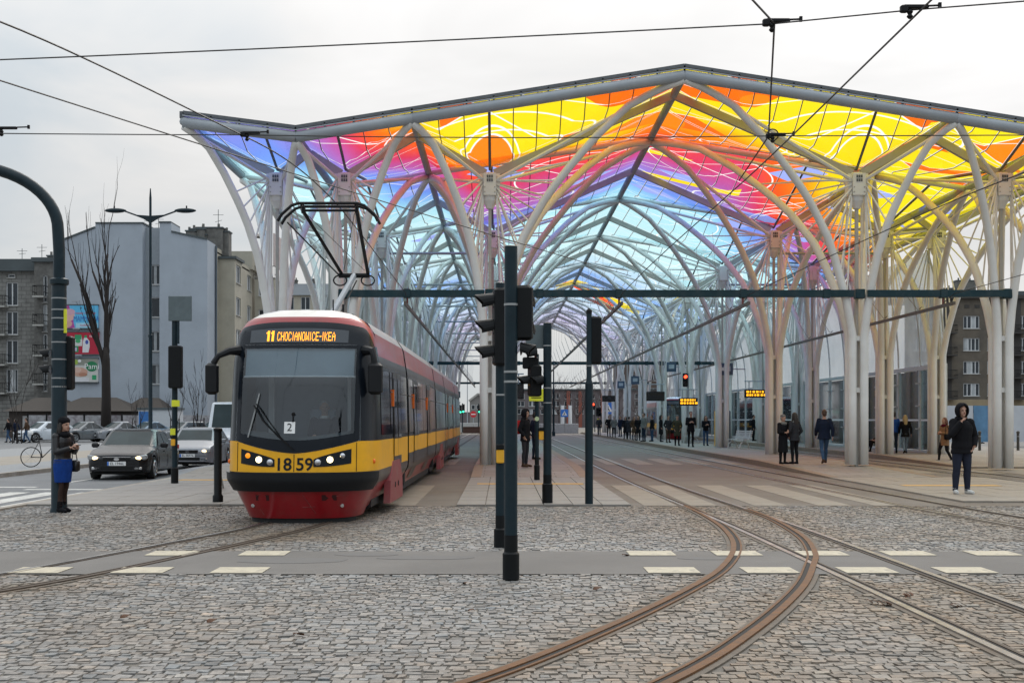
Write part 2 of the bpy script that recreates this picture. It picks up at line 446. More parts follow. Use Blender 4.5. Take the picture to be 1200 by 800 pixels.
# ------------------------------------------------------------------ setts
def sett_field(x0, x1, y0, y1):
    cells = []
    y = y0
    while y < y1 - 0.05:
        h = rng.uniform(0.07, 0.11)
        if y + h > y1 - 0.03: h = y1 - y
        x = x0 + rng.uniform(-0.1, 0)
        wob = rng.uniform(-0.01, 0.01)
        while x < x1:
            w = rng.uniform(0.06, 0.13)
            cells.append((x, y + wob*0.5, w, h)); x += w
        y += h
    return np.array(cells)
sa = sett_field(-8.5, 9.0, 3.6, LANE0)
sb = sett_field(-14.5, 14.5, LANE1, SETT1)
cells = np.vstack([sa, sb])
ctr = cells[:, :2] + cells[:, 2:]/2
dmin = np.full(len(cells), 9.0)
for i in range(0, len(cells), 2000):
    d = np.sqrt(((ctr[i:i+2000, None, :] - RP[None, :, :])**2).sum(-1)); dmin[i:i+2000] = d.min(1)
keep = (dmin > 0.135) & ~((ctr[:,0] < -9.0) & (ctr[:,1] > 21.3))
cells = cells[keep]; ctr = ctr[keep]; dmin = dmin[keep]
NS = len(cells)
gap = rng.uniform(0.0008, 0.0045, (NS, 4))
xa = cells[:,0]+gap[:,0]; xb = cells[:,0]+cells[:,2]-gap[:,1]; ya = cells[:,1]+gap[:,2]; yb = cells[:,1]+cells[:,3]-gap[:,3]
V = np.zeros((NS, 8, 3))
jit = rng.normal(0, 0.0055, (NS, 4, 2))
for k, (X, Y) in enumerate(((xa,ya),(xb,ya),(xb,yb),(xa,yb))):
    V[:,k,0] = X+jit[:,k,0]; V[:,k,1] = Y+jit[:,k,1]; V[:,k,2] = -0.045
ins = 0.006
sx = (1,-1,-1,1); sy = (1,1,-1,-1)
hh = rng.normal(0, 0.0032, NS) - 0.006; tilt = rng.normal(0, 0.0018, (NS, 4))
for k in range(4):
    V[:,4+k,0] = V[:,k,0]+sx[k]*ins; V[:,4+k,1] = V[:,k,1]+sy[k]*ins; V[:,4+k,2] = hh+tilt[:,k]
FQ = np.array([(4,5,6,7),(0,1,5,4),(1,2,6,5),(2,3,7,6),(3,0,4,7)])
# colour of each stone: grey granite of many shades, browned by brake dust along the rails and on the right
g = np.clip(rng.normal(0.185, 0.026, NS), 0.09, 0.30)
warm = rng.normal(0.02, 0.045, NS)
tone = np.stack([g*(1.02+warm), g*(1.0), g*(0.965-warm*0.8)], 1)
odd = rng.random(NS); tone[odd < 0.05] *= 0.62; tone[odd > 0.93] *= np.array([1.32,1.27,1.2])
low = 0.5+0.5*np.sin(ctr[:,0]*1.1+np.sin(ctr[:,1]*0.8)*1.7)*np.cos(ctr[:,1]*0.9-ctr[:,0]*0.35)
dust = np.clip(0.85*np.exp(-dmin/0.40) + 0.30*np.clip((ctr[:,0]-0.2)/3.0, 0, 1)*np.clip((13-ctr[:,1])/3.0,0,1) + 0.42*(low**2)*(ctr[:,1] < 12) + 0.45*((ctr[:,1] > 16)*low), 0, 0.85)[:,None]
tone = tone*(1-dust) + tone*np.array([0.86,0.66,0.46])*dust
tone = np.clip(tone, 0.03, 0.7)

m = bpy.data.materials.new('granite_sett'); m.use_nodes = True; MATS['granite_sett'] = m; M_sett = m
n_ = m.node_tree.nodes; l_ = m.node_tree.links; b_ = n_['Principled BSDF']
at = n_.new('ShaderNodeAttribute'); at.attribute_name = 'Col'
tc_ = n_.new('ShaderNodeTexCoord')
nz1 = n_.new('ShaderNodeTexNoise'); nz1.inputs['Scale'].default_value = 24; nz1.inputs['Detail'].default_value = 6; nz1.inputs['Roughness'].default_value = 0.7
l_.new(tc_.outputs['Object'], nz1.inputs['Vector'])
mr = n_.new('ShaderNodeMapRange'); mr.inputs[1].default_value = 0.3; mr.inputs[2].default_value = 0.7; mr.inputs[3].default_value = 0.60; mr.inputs[4].default_value = 1.38
l_.new(nz1.outputs[0], mr.inputs[0])
vm = n_.new('ShaderNodeVectorMath'); vm.operation = 'SCALE'
l_.new(at.outputs['Color'], vm.inputs[0]); l_.new(mr.outputs[0], vm.inputs['Scale'])
l_.new(vm.outputs[0], b_.inputs['Base Color']); b_.inputs['Roughness'].default_value = 0.62
nz2 = n_.new('ShaderNodeTexNoise'); nz2.inputs['Scale'].default_value = 28; nz2.inputs['Detail'].default_value = 6
l_.new(tc_.outputs['Object'], nz2.inputs['Vector'])
bp_ = n_.new('ShaderNodeBump'); bp_.inputs['Strength'].default_value = 0.8; bp_.inputs['Distance'].default_value = 0.012
l_.new(nz2.outputs[0], bp_.inputs['Height']); l_.new(bp_.outputs[0], b_.inputs['Normal'])

def sett_mesh(name, idx):
    n = len(idx); vs = V[idx].reshape(-1,3)
    fs = (FQ[None] + 8*np.arange(n)[:,None,None]).reshape(-1,4)
    me = bpy.data.meshes.new(name); me.from_pydata(vs.tolist(), [], fs.tolist())
    ca = me.color_attributes.new('Col', 'FLOAT_COLOR', 'POINT')
    cc = np.ones((n,8,4)); cc[:,:,:3] = tone[idx][:,None,:]
    ca.data.foreach_set('color', cc.reshape(-1))
    me.materials.append(M_sett); me.update()
    return me
pave = MB()
for (x0,x1,y0,y1) in ((-16,20,PAVE_Y0,LANE0-0.003),(-16,20,LANE1+0.003,SETT1)):
    pave.grid(lambda u, v: (x0+(x1-x0)*u, y0+(y1-y0)*v, -0.0145), 4, 4)
paving = tag(obj('sett_paving', pave, M_joint), kind='structure')
Yc = ctr[:,1]; pxx = PX + ctr[:,0]*F/Yc; pyy = PY + CH*F/Yc
vis = (pxx > 0) & (pxx < 1200) & (pyy < 803)
order = np.argsort(np.where(vis, Yc, 1e9))
big = order[:300]; rest = np.setdiff1d(np.arange(NS), big)
for i in big: link('sett', sett_mesh('sett', np.array([i])), None, paving)
tag(link('setts', sett_mesh('setts', rest), None, paving), kind='stuff')

# lane edges: thin kerb stones flush with the lane
for y in (LANE0-0.04, LANE1+0.0):
    pass
# cream blocks beside the lane
M_bl = MB().box(-0.275,0.275,-0.24,0.24,0,0.004).mesh('crossing_block'); M_bl.materials.append(M_paint_c)
lane = bpy.data.objects['cycle_lane']
for row, (yy, xs) in enumerate(((14.52, [-3.97,-2.86] + [1.80+1.03*k for k in range(9)]), (12.9, [-4.95,-3.85,-2.80] + [1.82+1.045*k for k in range(9)]))):
    for x in xs:
        if min(abs(x+0.1-2.55), 9) < 0.2 and row: continue
        o = link('crossing_block', M_bl, None, lane); o.location = (x, yy, 0.004)
# cracks / tar patches on the lane
for (cx, cy, w, h) in ((-0.9,14.1,0.55,0.2),(-1.6,14.4,0.35,0.14),(-2.4,13.8,0.6,0.25),(2.4,14.0,0.3,0.12)):
    pts = [(cx+w*math.cos(t)*(1+0.2*random.random()), cy+h*math.sin(t)*(1+0.2*random.random())) for t in np.linspace(0,2*math.pi,15)[:-1]]
    obj('tar_patch', MB().prism(pts, 0.001, 0.003, 'z'), mat('tar_patch', (0.115,0.11,0.105), 0.8), lane)

# ------------------------------------------------------------------ crossing stripes over the tracks
bed = bpy.data.objects['tram_bed']
def stripe_row(y0, y1, xs, w, slant=0.0):
    for x in xs:
        o = obj('crossing_stripe', MB().add([(x,y0,0.002),(x+w,y0,0.002),(x+w+slant,y1,0.002),(x+slant,y1,0.002),(x,y0,-0.003),(x+w,y0,-0.003),(x+w+slant,y1,-0.003),(x+slant,y1,-0.003)],
            [(0,1,2,3),(0,4,5,1),(1,5,6,2),(2,6,7,3),(3,7,4,0)]), M_paint_b, bed)
stripe_row(22.6, 29.5, [-4.3,-2.25, 2.52+0.15, 4.75, 5.95, 7.0], 0.62)
stripe_row(22.6, 29.5, [3.55], 0.5)
stripe_row(43, 49.5, [-2.3, 2.6, 3.75, 4.85, 5.9, 6.9, 8.0], 0.62)
stripe_row(36, 40, [12.6, 14.6], 0.55)

# ------------------------------------------------------------------ islands and platforms
def slabbed_island(name, x0, x1, y0, y1, sw, sl, m, seed, kerb=True, tact=None):
    base = tag(obj(name, MB().box(x0+0.02, x1-0.02, y0+0.02, y1, -0.14, 0.0), M_kerb), kind='structure')
    rr_ = random.Random(seed)
    me = MB().cbox((0,0,0), (sw-0.012, sl-0.012, 0.045), 0, 0.005).mesh('slab'); me.materials.append(m)
    nx = int(round((x1-x0)/sw)); ny = int(round((y1-y0)/sl)); w = (x1-x0)/nx; l = (y1-y0)/ny
    me.transform(Matrix.Diagonal((w/sw, l/sl, 1, 1)))
    for i in range(nx):
        for j in range(ny):
            o = link('slab', me, None, base)
            o.location = (x0+w*(i+0.5), y0+l*(j+0.5), 0.012+rr_.uniform(-0.003,0.003))
            o.rotation_euler = (rr_.uniform(-0.002,0.002), rr_.uniform(-0.002,0.002), 0)
    if tact:
        obj('tactile_strip', MB().box(tact[0], tact[1], tact[2], tact[3], 0.0, 0.041), M_tactile, base)
    return base
slabbed_island('platform_end', -0.85, 2.42, 22.45, 33.0, 0.545, 1.06, M_slab, 1, tact=(-0.6,2.0,29.3,29.75))
slabbed_island('crossing_island', 8.98, 13.0, 23.4, 33.0, 0.575, 1.2, M_slab_b, 2, tact=(9.6,11.9,28.6,29.05))
slabbed_island('side_pavement', -8.9, -4.65, 22.52, 33.0, 0.61, 1.05, M_slab, 3, tact=(-8.4,-5.0,31.2,31.65))

m = mat('platform_paving', (0.27,0.248,0.22), 0.8, var=0.12, scale=2.5, bump=0.15, stain=(0.19,0.16,0.13), sscale=0.6, samt=0.6)
# brick texture joints on platform paving
n_ = m.node_tree.nodes; l_ = m.node_tree.links; b_ = n_['Principled BSDF']
br = n_.new('ShaderNodeTexBrick'); br.inputs['Scale'].default_value = 1.0; br.inputs['Mortar Size'].default_value = 0.012
br.inputs['Brick Width'].default_value = 1.0; br.inputs['Row Height'].default_value = 0.5
br.inputs['Color1'].default_value = (1,1,1,1); br.inputs['Color2'].default_value = (0.86,0.86,0.86,1); br.inputs['Mortar'].default_value = (0.45,0.43,0.4,1)
tc_ = n_.new('ShaderNodeTexCoord'); l_.new(tc_.outputs['Object'], br.inputs['Vector'])
mx = n_.new('ShaderNodeMix'); mx.data_type = 'RGBA'; mx.blend_type = 'MULTIPLY'; mx.inputs[0].default_value = 1.0
src = b_.inputs['Base Color'].links[0].from_socket
l_.new(src, mx.inputs[6]); l_.new(br.outputs[0], mx.inputs[7]); l_.new(mx.outputs[2], b_.inputs['Base Color'])
M_plat = m
PZ = 0.17
def platform(name, x0, x1, y0, y1, ramp, kl=True, kr=True):
    b = MB()
    kw = 0.28
    prof = [(y0, 0.034), (y0+ramp, PZ), (y1-3, PZ), (y1, 0.03)]
    def deck(xa, xb, dz):
        vs = []
        for y, z in prof: vs += [(xa,y,-0.14),(xa,y,z+dz),(xb,y,z+dz),(xb,y,-0.14)]
        fs = []
        for i in range(len(prof)-1):
            k = 4*i; fs += [(k+1,k,k+4,k+5),(k+2,k+1,k+5,k+6),(k+3,k+2,k+6,k+7)]
        fs += [(0,1,2,3), (4*len(prof)-1,4*len(prof)-2,4*len(prof)-3,4*len(prof)-4)]
        return vs, fs
    v, f = deck(x0+(kw if kl else 0), x1-(kw if kr else 0), 0)
    base = tag(obj(name, MB().add(v, f), M_plat), kind='structure')
    for on, xa in ((kl, x0), (kr, x1-kw)):
        if on:
            v, f = deck(xa+0.002, xa+kw-0.002, 0.004); obj('kerb', MB().add(v, f), M_kerb_r, base)
    return base
platform('tram_platform', -0.85, 2.42, 33.01, 138, 4.0)
platform('tram_platform', 8.98, 12.1, 33.01, 138, 9.0)
platform('station_pavement', 15.4, 26.0, 40.0, 150, 9.0, True, False)
platform('station_pavement', -9.0, -4.65, 33.01, 138, 3.0, False, True)
sheet('side_crossing', 13.0, 40, SETT1, 39.99, -0.008, M_slab_b)
obj('kerb', MB().box(13.0,13.2,23.4,33,-0.14,0.03), M_kerb, bpy.data.objects['crossing_island'])

# ------------------------------------------------------------------ left street
kb = tag(obj('road_kerb', MB().tube([], 0.1) if False else MB().box(-9.1,-8.92,21.4,33,-0.14,0.028), M_kerb), kind='structure')
obj('kerb', MB().add([(-9.1,33.0,-0.14),(-9.1,33.0,0.028),(-8.9,33.0,0.028),(-8.9,33.0,-0.14),(-10.2,38,-0.14),(-10.2,38,0.028),(-8.9,38,0.028),(-8.9,38,-0.14),(-10.0,60,-0.14),(-10.0,60,0.028),(-8.9,60,0.028),(-8.9,60,-0.14)],
    [(1,0,4,5),(2,1,5,6),(5,4,8,9),(6,5,9,10),(0,1,2,3),(11,10,9,8)]), M_farsett, kb)
rd = bpy.data.objects['road']
for x in (-9.75,-10.6,-11.45,-12.3,-13.15,-14.0):
    o = link('zebra_stripe', MB().box(x-0.25,x+0.25,23.0,28.6,-0.119,-0.114).mesh('zebra_stripe'), M_paint, rd)
for (x0,x1,y0,y1) in ((-13.9,-11.9,30.6,30.95),(-11.8,-9.9,29.6,29.95),(-12.0,-11.86,33,36),(-12.0,-11.86,39,42),(-12.0,-11.86,45,48),(-12.0,-11.86,52,55)):
    obj('lane_marking', MB().box(x0,x1,y0,y1,-0.119,-0.114), M_paint, rd)
fp = tag(obj('far_pavement', MB().box(-15.1,-14.9,-20,150,-0.14,0.01), M_kerb), kind='structure')
for nm, xa, xb, mm in (('sett_band',-17.6,-15.1,M_farsett),('slab_band',-21.5,-17.6,M_slab_b),('sett_band',-27,-21.5,M_farsett),('asphalt_band',-60,-27,M_road)):
    obj(nm, MB().grid(lambda u, v: (xa+(xb-xa)*u, -20+125*v, 0.0), 1, 1), mm, fp)
# ================================================================== STATION CANOPY
class E:                                             # tiny node-expression builder
    nt = None
    def __init__(s, sock): s.s = sock
    @staticmethod
    def m(op, *a, clamp=False):
        nd = E.nt.nodes.new('ShaderNodeMath'); nd.operation = op; nd.use_clamp = clamp
        for i, x in enumerate(a):
            if isinstance(x, E): E.nt.links.new(x.s, nd.inputs[i])
            else: nd.inputs[i].default_value = x
        return E(nd.outputs[0])
    def __add__(s, o): return E.m('ADD', s, o)
    __radd__ = __add__
    def __sub__(s, o): return E.m('SUBTRACT', s, o)
    def __rsub__(s, o): return E.m('SUBTRACT', o, s)
    def __mul__(s, o): return E.m('MULTIPLY', s, o)
    __rmul__ = __mul__
    def __truediv__(s, o): return E.m('DIVIDE', s, o)
    def lt(s, o): return E.m('LESS_THAN', s, o)
    def gt(s, o): return E.m('GREATER_THAN', s, o)
    def abs(s): return E.m('ABSOLUTE', s)
    def max(s, o): return E.m('MAXIMUM', s, o)
    def min(s, o): return E.m('MINIMUM', s, o)
    def sqrt(s): return E.m('SQRT', s)
    def mod(s, o): return E.m('FLOORED_MODULO', s, o)
def emix(fac, a, b):
    nd = E.nt.nodes.new('ShaderNodeMix'); nd.data_type = 'RGBA'; nd.clamp_factor = True
    E.nt.links.new(fac.s, nd.inputs[0])
    for i, x in ((6, a), (7, b)):
        if isinstance(x, E): E.nt.links.new(x.s, nd.inputs[i])
        else: nd.inputs[i].default_value = tuple(x) + (1,)
    return E(nd.outputs[2])

Y0C, DY, NPL = 38.6, 11.75, 9
HUB = [-7.2, -5.01, -0.38, 11.38, 16.01, 18.2]
RDG = [(-9.59,10.67), (-6.2,10.23), (-2.7,10.79), (5.5,12.08), (13.7,10.79), (17.2,10.23), (20.59,10.67)]
HZ = 9.6
PLY = [Y0C + DY*k for k in range(NPL)]
YF, YB = 36.25, PLY[-1] + 2.35
EDGE = [YF] + [PLY[k] + DY/2 for k in range(NPL-1)] + [YB]
RX = np.array([r[0] for r in RDG]); RZ = np.array([r[1] for r in RDG])
def zline(x): return float(np.interp(x, RX, RZ))
def zroof(x, y, k, ye):
    """height of the folded roof at (x, y) in the half bay between column plane k and the straight line at ye"""
    j = int(np.clip(np.searchsorted(RX, x) - 1, 0, len(HUB)-1))
    hx = HUB[j]; rx, rz = RDG[j] if x < hx else RDG[j+1]
    u = abs(x-hx)/abs(rx-hx); v = abs(y-PLY[k])/abs(ye-PLY[k])
    if v <= u: return HZ + (rz-HZ)*u
    xx = hx + (x-hx)/max(v,1e-6)
    return HZ + v*(zline(xx)-HZ)

# ---- stained glass
m = bpy.data.materials.new('coloured_roof_glass'); m.use_nodes = True; M_pane = m
nt = m.node_tree; nt.nodes.clear(); E.nt = nt
geo = nt.nodes.new('ShaderNodeNewGeometry'); sp = nt.nodes.new('ShaderNodeSeparateXYZ'); nt.links.new(geo.outputs['Position'], sp.inputs[0])
x, y = E(sp.outputs[0]), E(sp.outputs[1])
nz = nt.nodes.new('ShaderNodeTexNoise'); nz.inputs['Scale'].default_value = 0.22; nz.inputs['Detail'].default_value = 1.5
nt.links.new(geo.outputs['Position'], nz.inputs['Vector']); nv = E(nz.outputs[0]) - 0.5
yp = y + (2.5*((-1.2) - x).max(0.0)).min(15.0) - 1.9*(x - 9.0).max(0.0)*(y - 38.0).max(0.0).min(9.0)/9.0 + nv*4.0
ramp = nt.nodes.new('ShaderNodeValToRGB'); cr = ramp.color_ramp
stops = [(36,(1,.80,.015)),(40.5,(1,.70,.01)),(42.4,(1,.24,.01)),(44.6,(.98,.10,.02)),(46.2,(.74,.05,.12)),(48.2,(.50,.12,.44)),(50.2,(.32,.24,.74)),(52.6,(.17,.32,.88)),(55.5,(.36,.72,.92)),(59,(.55,.88,.94)),(74,(.66,.89,.93)),(81,(.55,.76,.93)),(86,(.24,.44,.90)),(93,(.40,.62,.92)),(100,(.62,.82,.93)),(110,(.60,.66,.90)),(125,(.64,.58,.80)),(140,(.6,.75,.85))]
while len(cr.elements) < len(stops): cr.elements.new(0.5)
for el, (yy, c) in zip(cr.elements, stops): el.position = (yy-30)/115; el.color = c + (1,)
fac = (yp - 30.0)/115.0; nt.links.new(fac.s, ramp.inputs[0])
base = E(ramp.outputs[0])
xm = (x - 5.5).abs()
ym = (y - (Y0C - DY/2)).mod(DY) - DY/2
def ring(cx, cy, sx, sy):
    a = (xm - cx)*sx; b = (ym - cy)*sy
    return (a*a + b*b).sqrt()
h1 = ring(5.87, 0.0, 0.95, 0.62); h2 = ring(5.87, 0.0, 0.52, 0.95); d3 = ring(1.9, 1.5, 0.6, 1.0); d4 = ring(4.2, 4.4, 0.42, 0.8)
d5 = ring(2.6, -3.6, 0.5, 0.8)
front = y.lt(45.2)
# orange / cyan / yellow fields bounded by the white lines
q1 = ((xm*0.62 + ym*0.8 + 40.0).mod(3.1) - 1.55)
q2 = ((xm*0.42 - ym*0.9 + 40.0).mod(4.3) - 2.15)
q3 = ((xm*0.30 + ym*1.0 + 40.0).mod(2.7) - 1.35)
pat2 = (q1.gt(0.25)*q2.gt(-0.6)*h2.gt(1.2))
org = emix(nv.gt(-0.02), (1.0,.26,.012), (1.0,.17,.01))
left = x.lt(-1.9)
col = emix(pat2*front*(1.0 - left), base, org)
col = emix(h1.lt(0.72)*front*x.lt(2.0)*(1.0-left), col, org)
col = emix(h1.lt(0.72)*front*left, col, (.35,.80,.90))
# light-blue lozenge fields further in
col = emix(q1.gt(0.7)*q2.gt(0.7)*y.gt(45.0)*y.lt(60.0), col, (.36,.44,.92))
col = emix(q1.lt(-1.1)*y.gt(46.0)*y.lt(52.0)*x.gt(5.6)*x.lt(9.5), col, (1.0,.74,.02))
# red and yellow flashes in the far blue bay
col = emix(((y-93.0) - (x-5.0)*0.9).abs().lt(1.9)*x.gt(4.6)*x.lt(9.0), col, (1.0,.10,.02))
col = emix(((y-91.0) - (x-5.0)*0.9).abs().lt(0.7)*x.gt(4.0)*x.lt(11.0), col, (1.0,.75,.03))
col = emix(((y-99.0) + (x-5.0)*1.6).abs().lt(1.6)*x.gt(9.5)*x.lt(13.5), col, (1.0,.7,.03))
# white line work
def ln(e, w): return e.abs().lt(w)
lines = ln(h1-0.72, .022); lines = lines.max(ln(h1-0.9, .022)); lines = lines.max(ln(h2-1.2, .020)); lines = lines.max(ln(h2-1.75, .020)); lines = lines.max(ln(d3-1.25, .014)); lines = lines.max(ln(d3-1.4, .012))
lines = lines.max(ln(d4-1.1, .014)); lines = lines.max(ln(d5-1.2, .016)); lines = lines.max(ln(q1-0.25, .020)); lines = lines.max(ln(q2+0.6, .020)); lines = lines.max(ln(q3, .014)*y.lt(62.0))
col = emix(lines, col, (1.0,.98,.94))
tr = nt.nodes.new('ShaderNodeBsdfTransparent'); tl = nt.nodes.new('ShaderNodeBsdfTranslucent'); gl = nt.nodes.new('ShaderNodeBsdfGlossy')
gl.inputs['Roughness'].default_value = 0.08
nt.links.new(col.s, tr.inputs[0]); nt.links.new(col.s, tl.inputs[0])
mx1 = nt.nodes.new('ShaderNodeMixShader'); mx1.inputs[0].default_value = 0.45
nt.links.new(tr.outputs[0], mx1.inputs[1]); nt.links.new(tl.outputs[0], mx1.inputs[2])
mx2 = nt.nodes.new('ShaderNodeMixShader'); mx2.inputs[0].default_value = 0.05
nt.links.new(mx1.outputs[0], mx2.inputs[1]); nt.links.new(gl.outputs[0], mx2.inputs[2])
out = nt.nodes.new('ShaderNodeOutputMaterial'); nt.links.new(mx2.outputs[0], out.inputs[0])

CO = (5.5, Y0C, 0.0)
canopy = root('station_canopy', 'huge vaulted tram stop canopy of white branching steel columns and rainbow coloured glass roof', 'canopy', CO)
def cobj(name, mb, m, parent=None, smooth=False):
    return obj(name, mb, m, parent or canopy, smooth, off=CO)

# strips between glazing bars: cut at hubs and ridges
cuts = []
keyx = sorted(list(RX) + HUB)
for a, b in zip(keyx[:-1], keyx[1:]):
    n = max(1, int(round((b-a)/0.76)))
    cuts += [a + (b-a)*i/n for i in range(n)]
cuts.append(keyx[-1])
halves = []
for k in range(NPL):
    halves.append((k, EDGE[k], PLY[k])); halves.append((k, PLY[k], EDGE[k+1]))
npane = 0
rest_p = MB(); rest_b = MB()
def surf(xa, xb, k, ya, yb, ye, nx, ny, dz=0.0):
    return lambda u, v: (xa+(xb-xa)*u, ya+(yb-ya)*v, zroof(xa+(xb-xa)*u, ya+(yb-ya)*v, k, ye)+dz)
for h, (k, ya, yb) in enumerate(halves):
    ye = ya if abs(ya-PLY[k]) > 1e-6 else yb
    for a, b in zip(cuts[:-1], cuts[1:]):
        mb = MB(); mb.grid(surf(a+0.012, b-0.012, k, ya+0.02, yb-0.02, ye, 2, 6, 0.10), 2, 6 if h < 6 else 4)
        if npane < 300: cobj('glass_pane', mb, M_pane); npane += 1
        else: rest_p.add(mb.v, mb.f)
    for c in cuts:
        pts = [(c, ya+(yb-ya)*t, zroof(min(max(c, RX[0]+1e-4), RX[-1]-1e-4), ya+(yb-ya)*t, k, ye)+0.075) for t in np.linspace(0,1,7 if h < 6 else 5)]
        mb = MB().tube(pts, 0.016, 4)
        if h < 4: cobj('glazing_bar', mb, M_frame_dark)
        else: rest_b.add(mb.v, mb.f)
tag(cobj('glass_panes', rest_p, M_pane), kind='stuff')
tag(cobj('glazing_bars', rest_b, M_frame_dark), kind='stuff')

# branching columns
FU = [0, .037, .10, .16, .27, .36, .54, .71, .86, 1.0]; FZ = [0, .14, .30, .42, .56, .65, .80, .915, .97, 1.0]
def branch_path(hx, py, sx, sy, rx, rz, yt, base_z):
    x0, y0 = hx+0.19*sx, py+0.19*sy
    zt = rz - 0.24; zb = 4.3
    pts = [(x0,y0,base_z), (x0,y0,zb*0.5), (x0,y0,zb-0.4)]
    for t in np.linspace(0, 1, 17):
        u = t**1.6
        pts.append((x0+(rx-x0)*u, y0+(yt-y0)*u, zb+(zt-zb)*float(np.interp(u, FU, FZ))))
    return pts
def at_u(p, u): return (p[0], p[1])
for k, py in enumerate(PLY):
    for j, hx in enumerate(HUB):
        near = k < 2
        nn = 12 if k == 0 else (9 if k < 3 else 6)
        bz = PZ if j in (1,2,3) else 0.05
        hub = MB().lathe([(0.10,8.35),(0.24,8.6),(0.27,8.75),(0.27,9.42),(0.20,9.5)], 12, (hx,py,0))
        for s in (-1,1):
            hub.cbox((hx+s*0.26,py,9.1),(0.12,0.4,0.7)); hub.cbox((hx,py+s*0.26,9.1),(0.4,0.12,0.7))
        colm = cobj('column', hub, M_steel_white)
        if k < 2:
            gv = MB()
            for gx_ in (-.07,.0,.07):
                for gz_ in (-.06,.06): gv.cbox((hx+gx_,py-.33,9.28+gz_),(.05,.02,.09))
            cobj('vent_grille', gv, M_frame_dark, colm)
            for bx_ in (-.16,.16):
                for bz_ in (8.85,9.0): cobj('bolt', MB().lathe([(.022,0),(.022,-.02)], 8, (hx+bx_,py-.32,bz_), 'y'), M_beam_taupe, colm)
        cobj('downpipe', MB().cbox((hx,py,4.3),(0.10,0.10,8.4)), M_beam_taupe, colm)
        for zc in ((2.55,) if k > 2 else (2.55, 4.2)):
            cobj('tie_plate', MB().cbox((hx,py,zc),(0.34,0.34,0.16)), M_steel_white, colm)
        for sy in (-1, 1):
            yt = EDGE[k] if sy < 0 else EDGE[k+1]
            for sx in (-1, 1):
                rx, rz = RDG[j] if sx < 0 else RDG[j+1]
                bp = branch_path(hx, py, sx, sy, rx, rz, yt, bz)
                r0, r1 = 0.135, 0.115
                br_ = cobj('branch', MB().tube(bp, [r0]*4+list(np.linspace(r0,r1,len(bp)-4)), nn), M_steel_white, colm, True)
                fan = MB()
                for q in range(7):
                    i = 5 + q*1.25
                    i0 = int(i); f_ = i-i0
                    p1 = Vector(bp[i0]).lerp(Vector(bp[i0+1]), f_)
                    p0 = Vector((hx+sx*0.22, py+sy*0.22, 8.62+0.12*q))
                    if near: cobj('strut', MB().tube([p0,p1], 0.028, 6), M_steel_white, colm)
                    else: fan.tube([p0,p1], 0.03, 4, False)
                if not near: cobj('strut_fan', fan, M_steel_white, colm)
                cobj('ridge_strut', MB().tube([(hx+sx*.2,py+sy*.2,9.25),(rx-(rx-hx)*.06, yt-(yt-py)*.06, rz-.34)], 0.06, 6), M_steel_white, colm)
        for sx, (rx, rz) in ((-1, RDG[j]), (1, RDG[j+1])):
            cobj('valley_beam', MB().bar((hx+sx*.15,py,HZ-.10),(rx-sx*.06,py,rz-.10), 0.16, 0.24), M_beam_taupe, colm)
        for yt in (EDGE[k], EDGE[k+1]):
            cobj('purlin', MB().tube([(hx,py,HZ+.02),(hx,yt,zline(hx)+.02)], 0.045, 6), M_frame_dark, colm)
# ridges along the hall, straight ribs across it
for (rx, rz) in RDG:
    cobj('ridge_tube', MB().tube([(rx,YF,rz-.09),(rx,YB,rz-.09)], 0.125, 10), M_edge_grey, None, True)
for i, ye in enumerate(EDGE):
    pts = [(rx,ye,rz-.10) for rx, rz in RDG]
    ends = i in (0, len(EDGE)-1)
    for a, b in zip(pts[:-1], pts[1:]):
        if abs(a[0]+2.7) < .1 or abs(b[0]-13.7) < .1: pass
        mb = MB()
        if ends: mb.tube([(a[0],a[1],a[2]-.02),(b[0],b[1],b[2]-.02)], 0.17, 14)
        else: mb.tube([a,b], 0.105, 8)
        cobj('edge_tube' if ends else 'cross_rib', mb, M_edge_grey if ends else M_steel_white, None, True)
    if ends:
        s = -1 if i == 0 else 1
        for a, b in zip(pts[:-1], pts[1:]):
            cobj('roof_rail', MB().bar((a[0],a[1]+s*.02,a[2]+.27),(b[0],b[1]+s*.02,b[2]+.27), 0.14, 0.10), M_frame_dark)
            cobj('roof_rail', MB().bar((a[0],a[1]+s*.10,a[2]+.17),(b[0],b[1]+s*.10,b[2]+.17), 0.05, 0.035), M_edge_grey)
            n = max(2, int(abs(b[0]-a[0])/0.75)); br_ = MB()
            for q in range(n+1):
                t = q/n; br_.cbox((a[0]+(b[0]-a[0])*t, a[1]+s*.04, a[2]+(b[2]-a[2])*t+.19),(.05,.10,.14))
            cobj('rail_bracket', br_, M_frame_dark)
for s, i in ((-1,0),(1,6)):                                   # outer eaves
    cobj('eaves_rail', MB().bar((RDG[i][0]+s*.05,YF,RDG[i][1]+.12),(RDG[i][0]+s*.05,YB,RDG[i][1]+.12), .14,.2), M_frame_dark)
# cross ties between the hubs of the inner planes
for k in range(1, NPL):
    for a, b in ((1,2),(3,4)):
        cobj('tie_tube', MB().tube([(HUB[a]+.2,PLY[k],8.55),(HUB[b]-.2,PLY[k],8.55)], 0.06, 6), M_edge_grey)
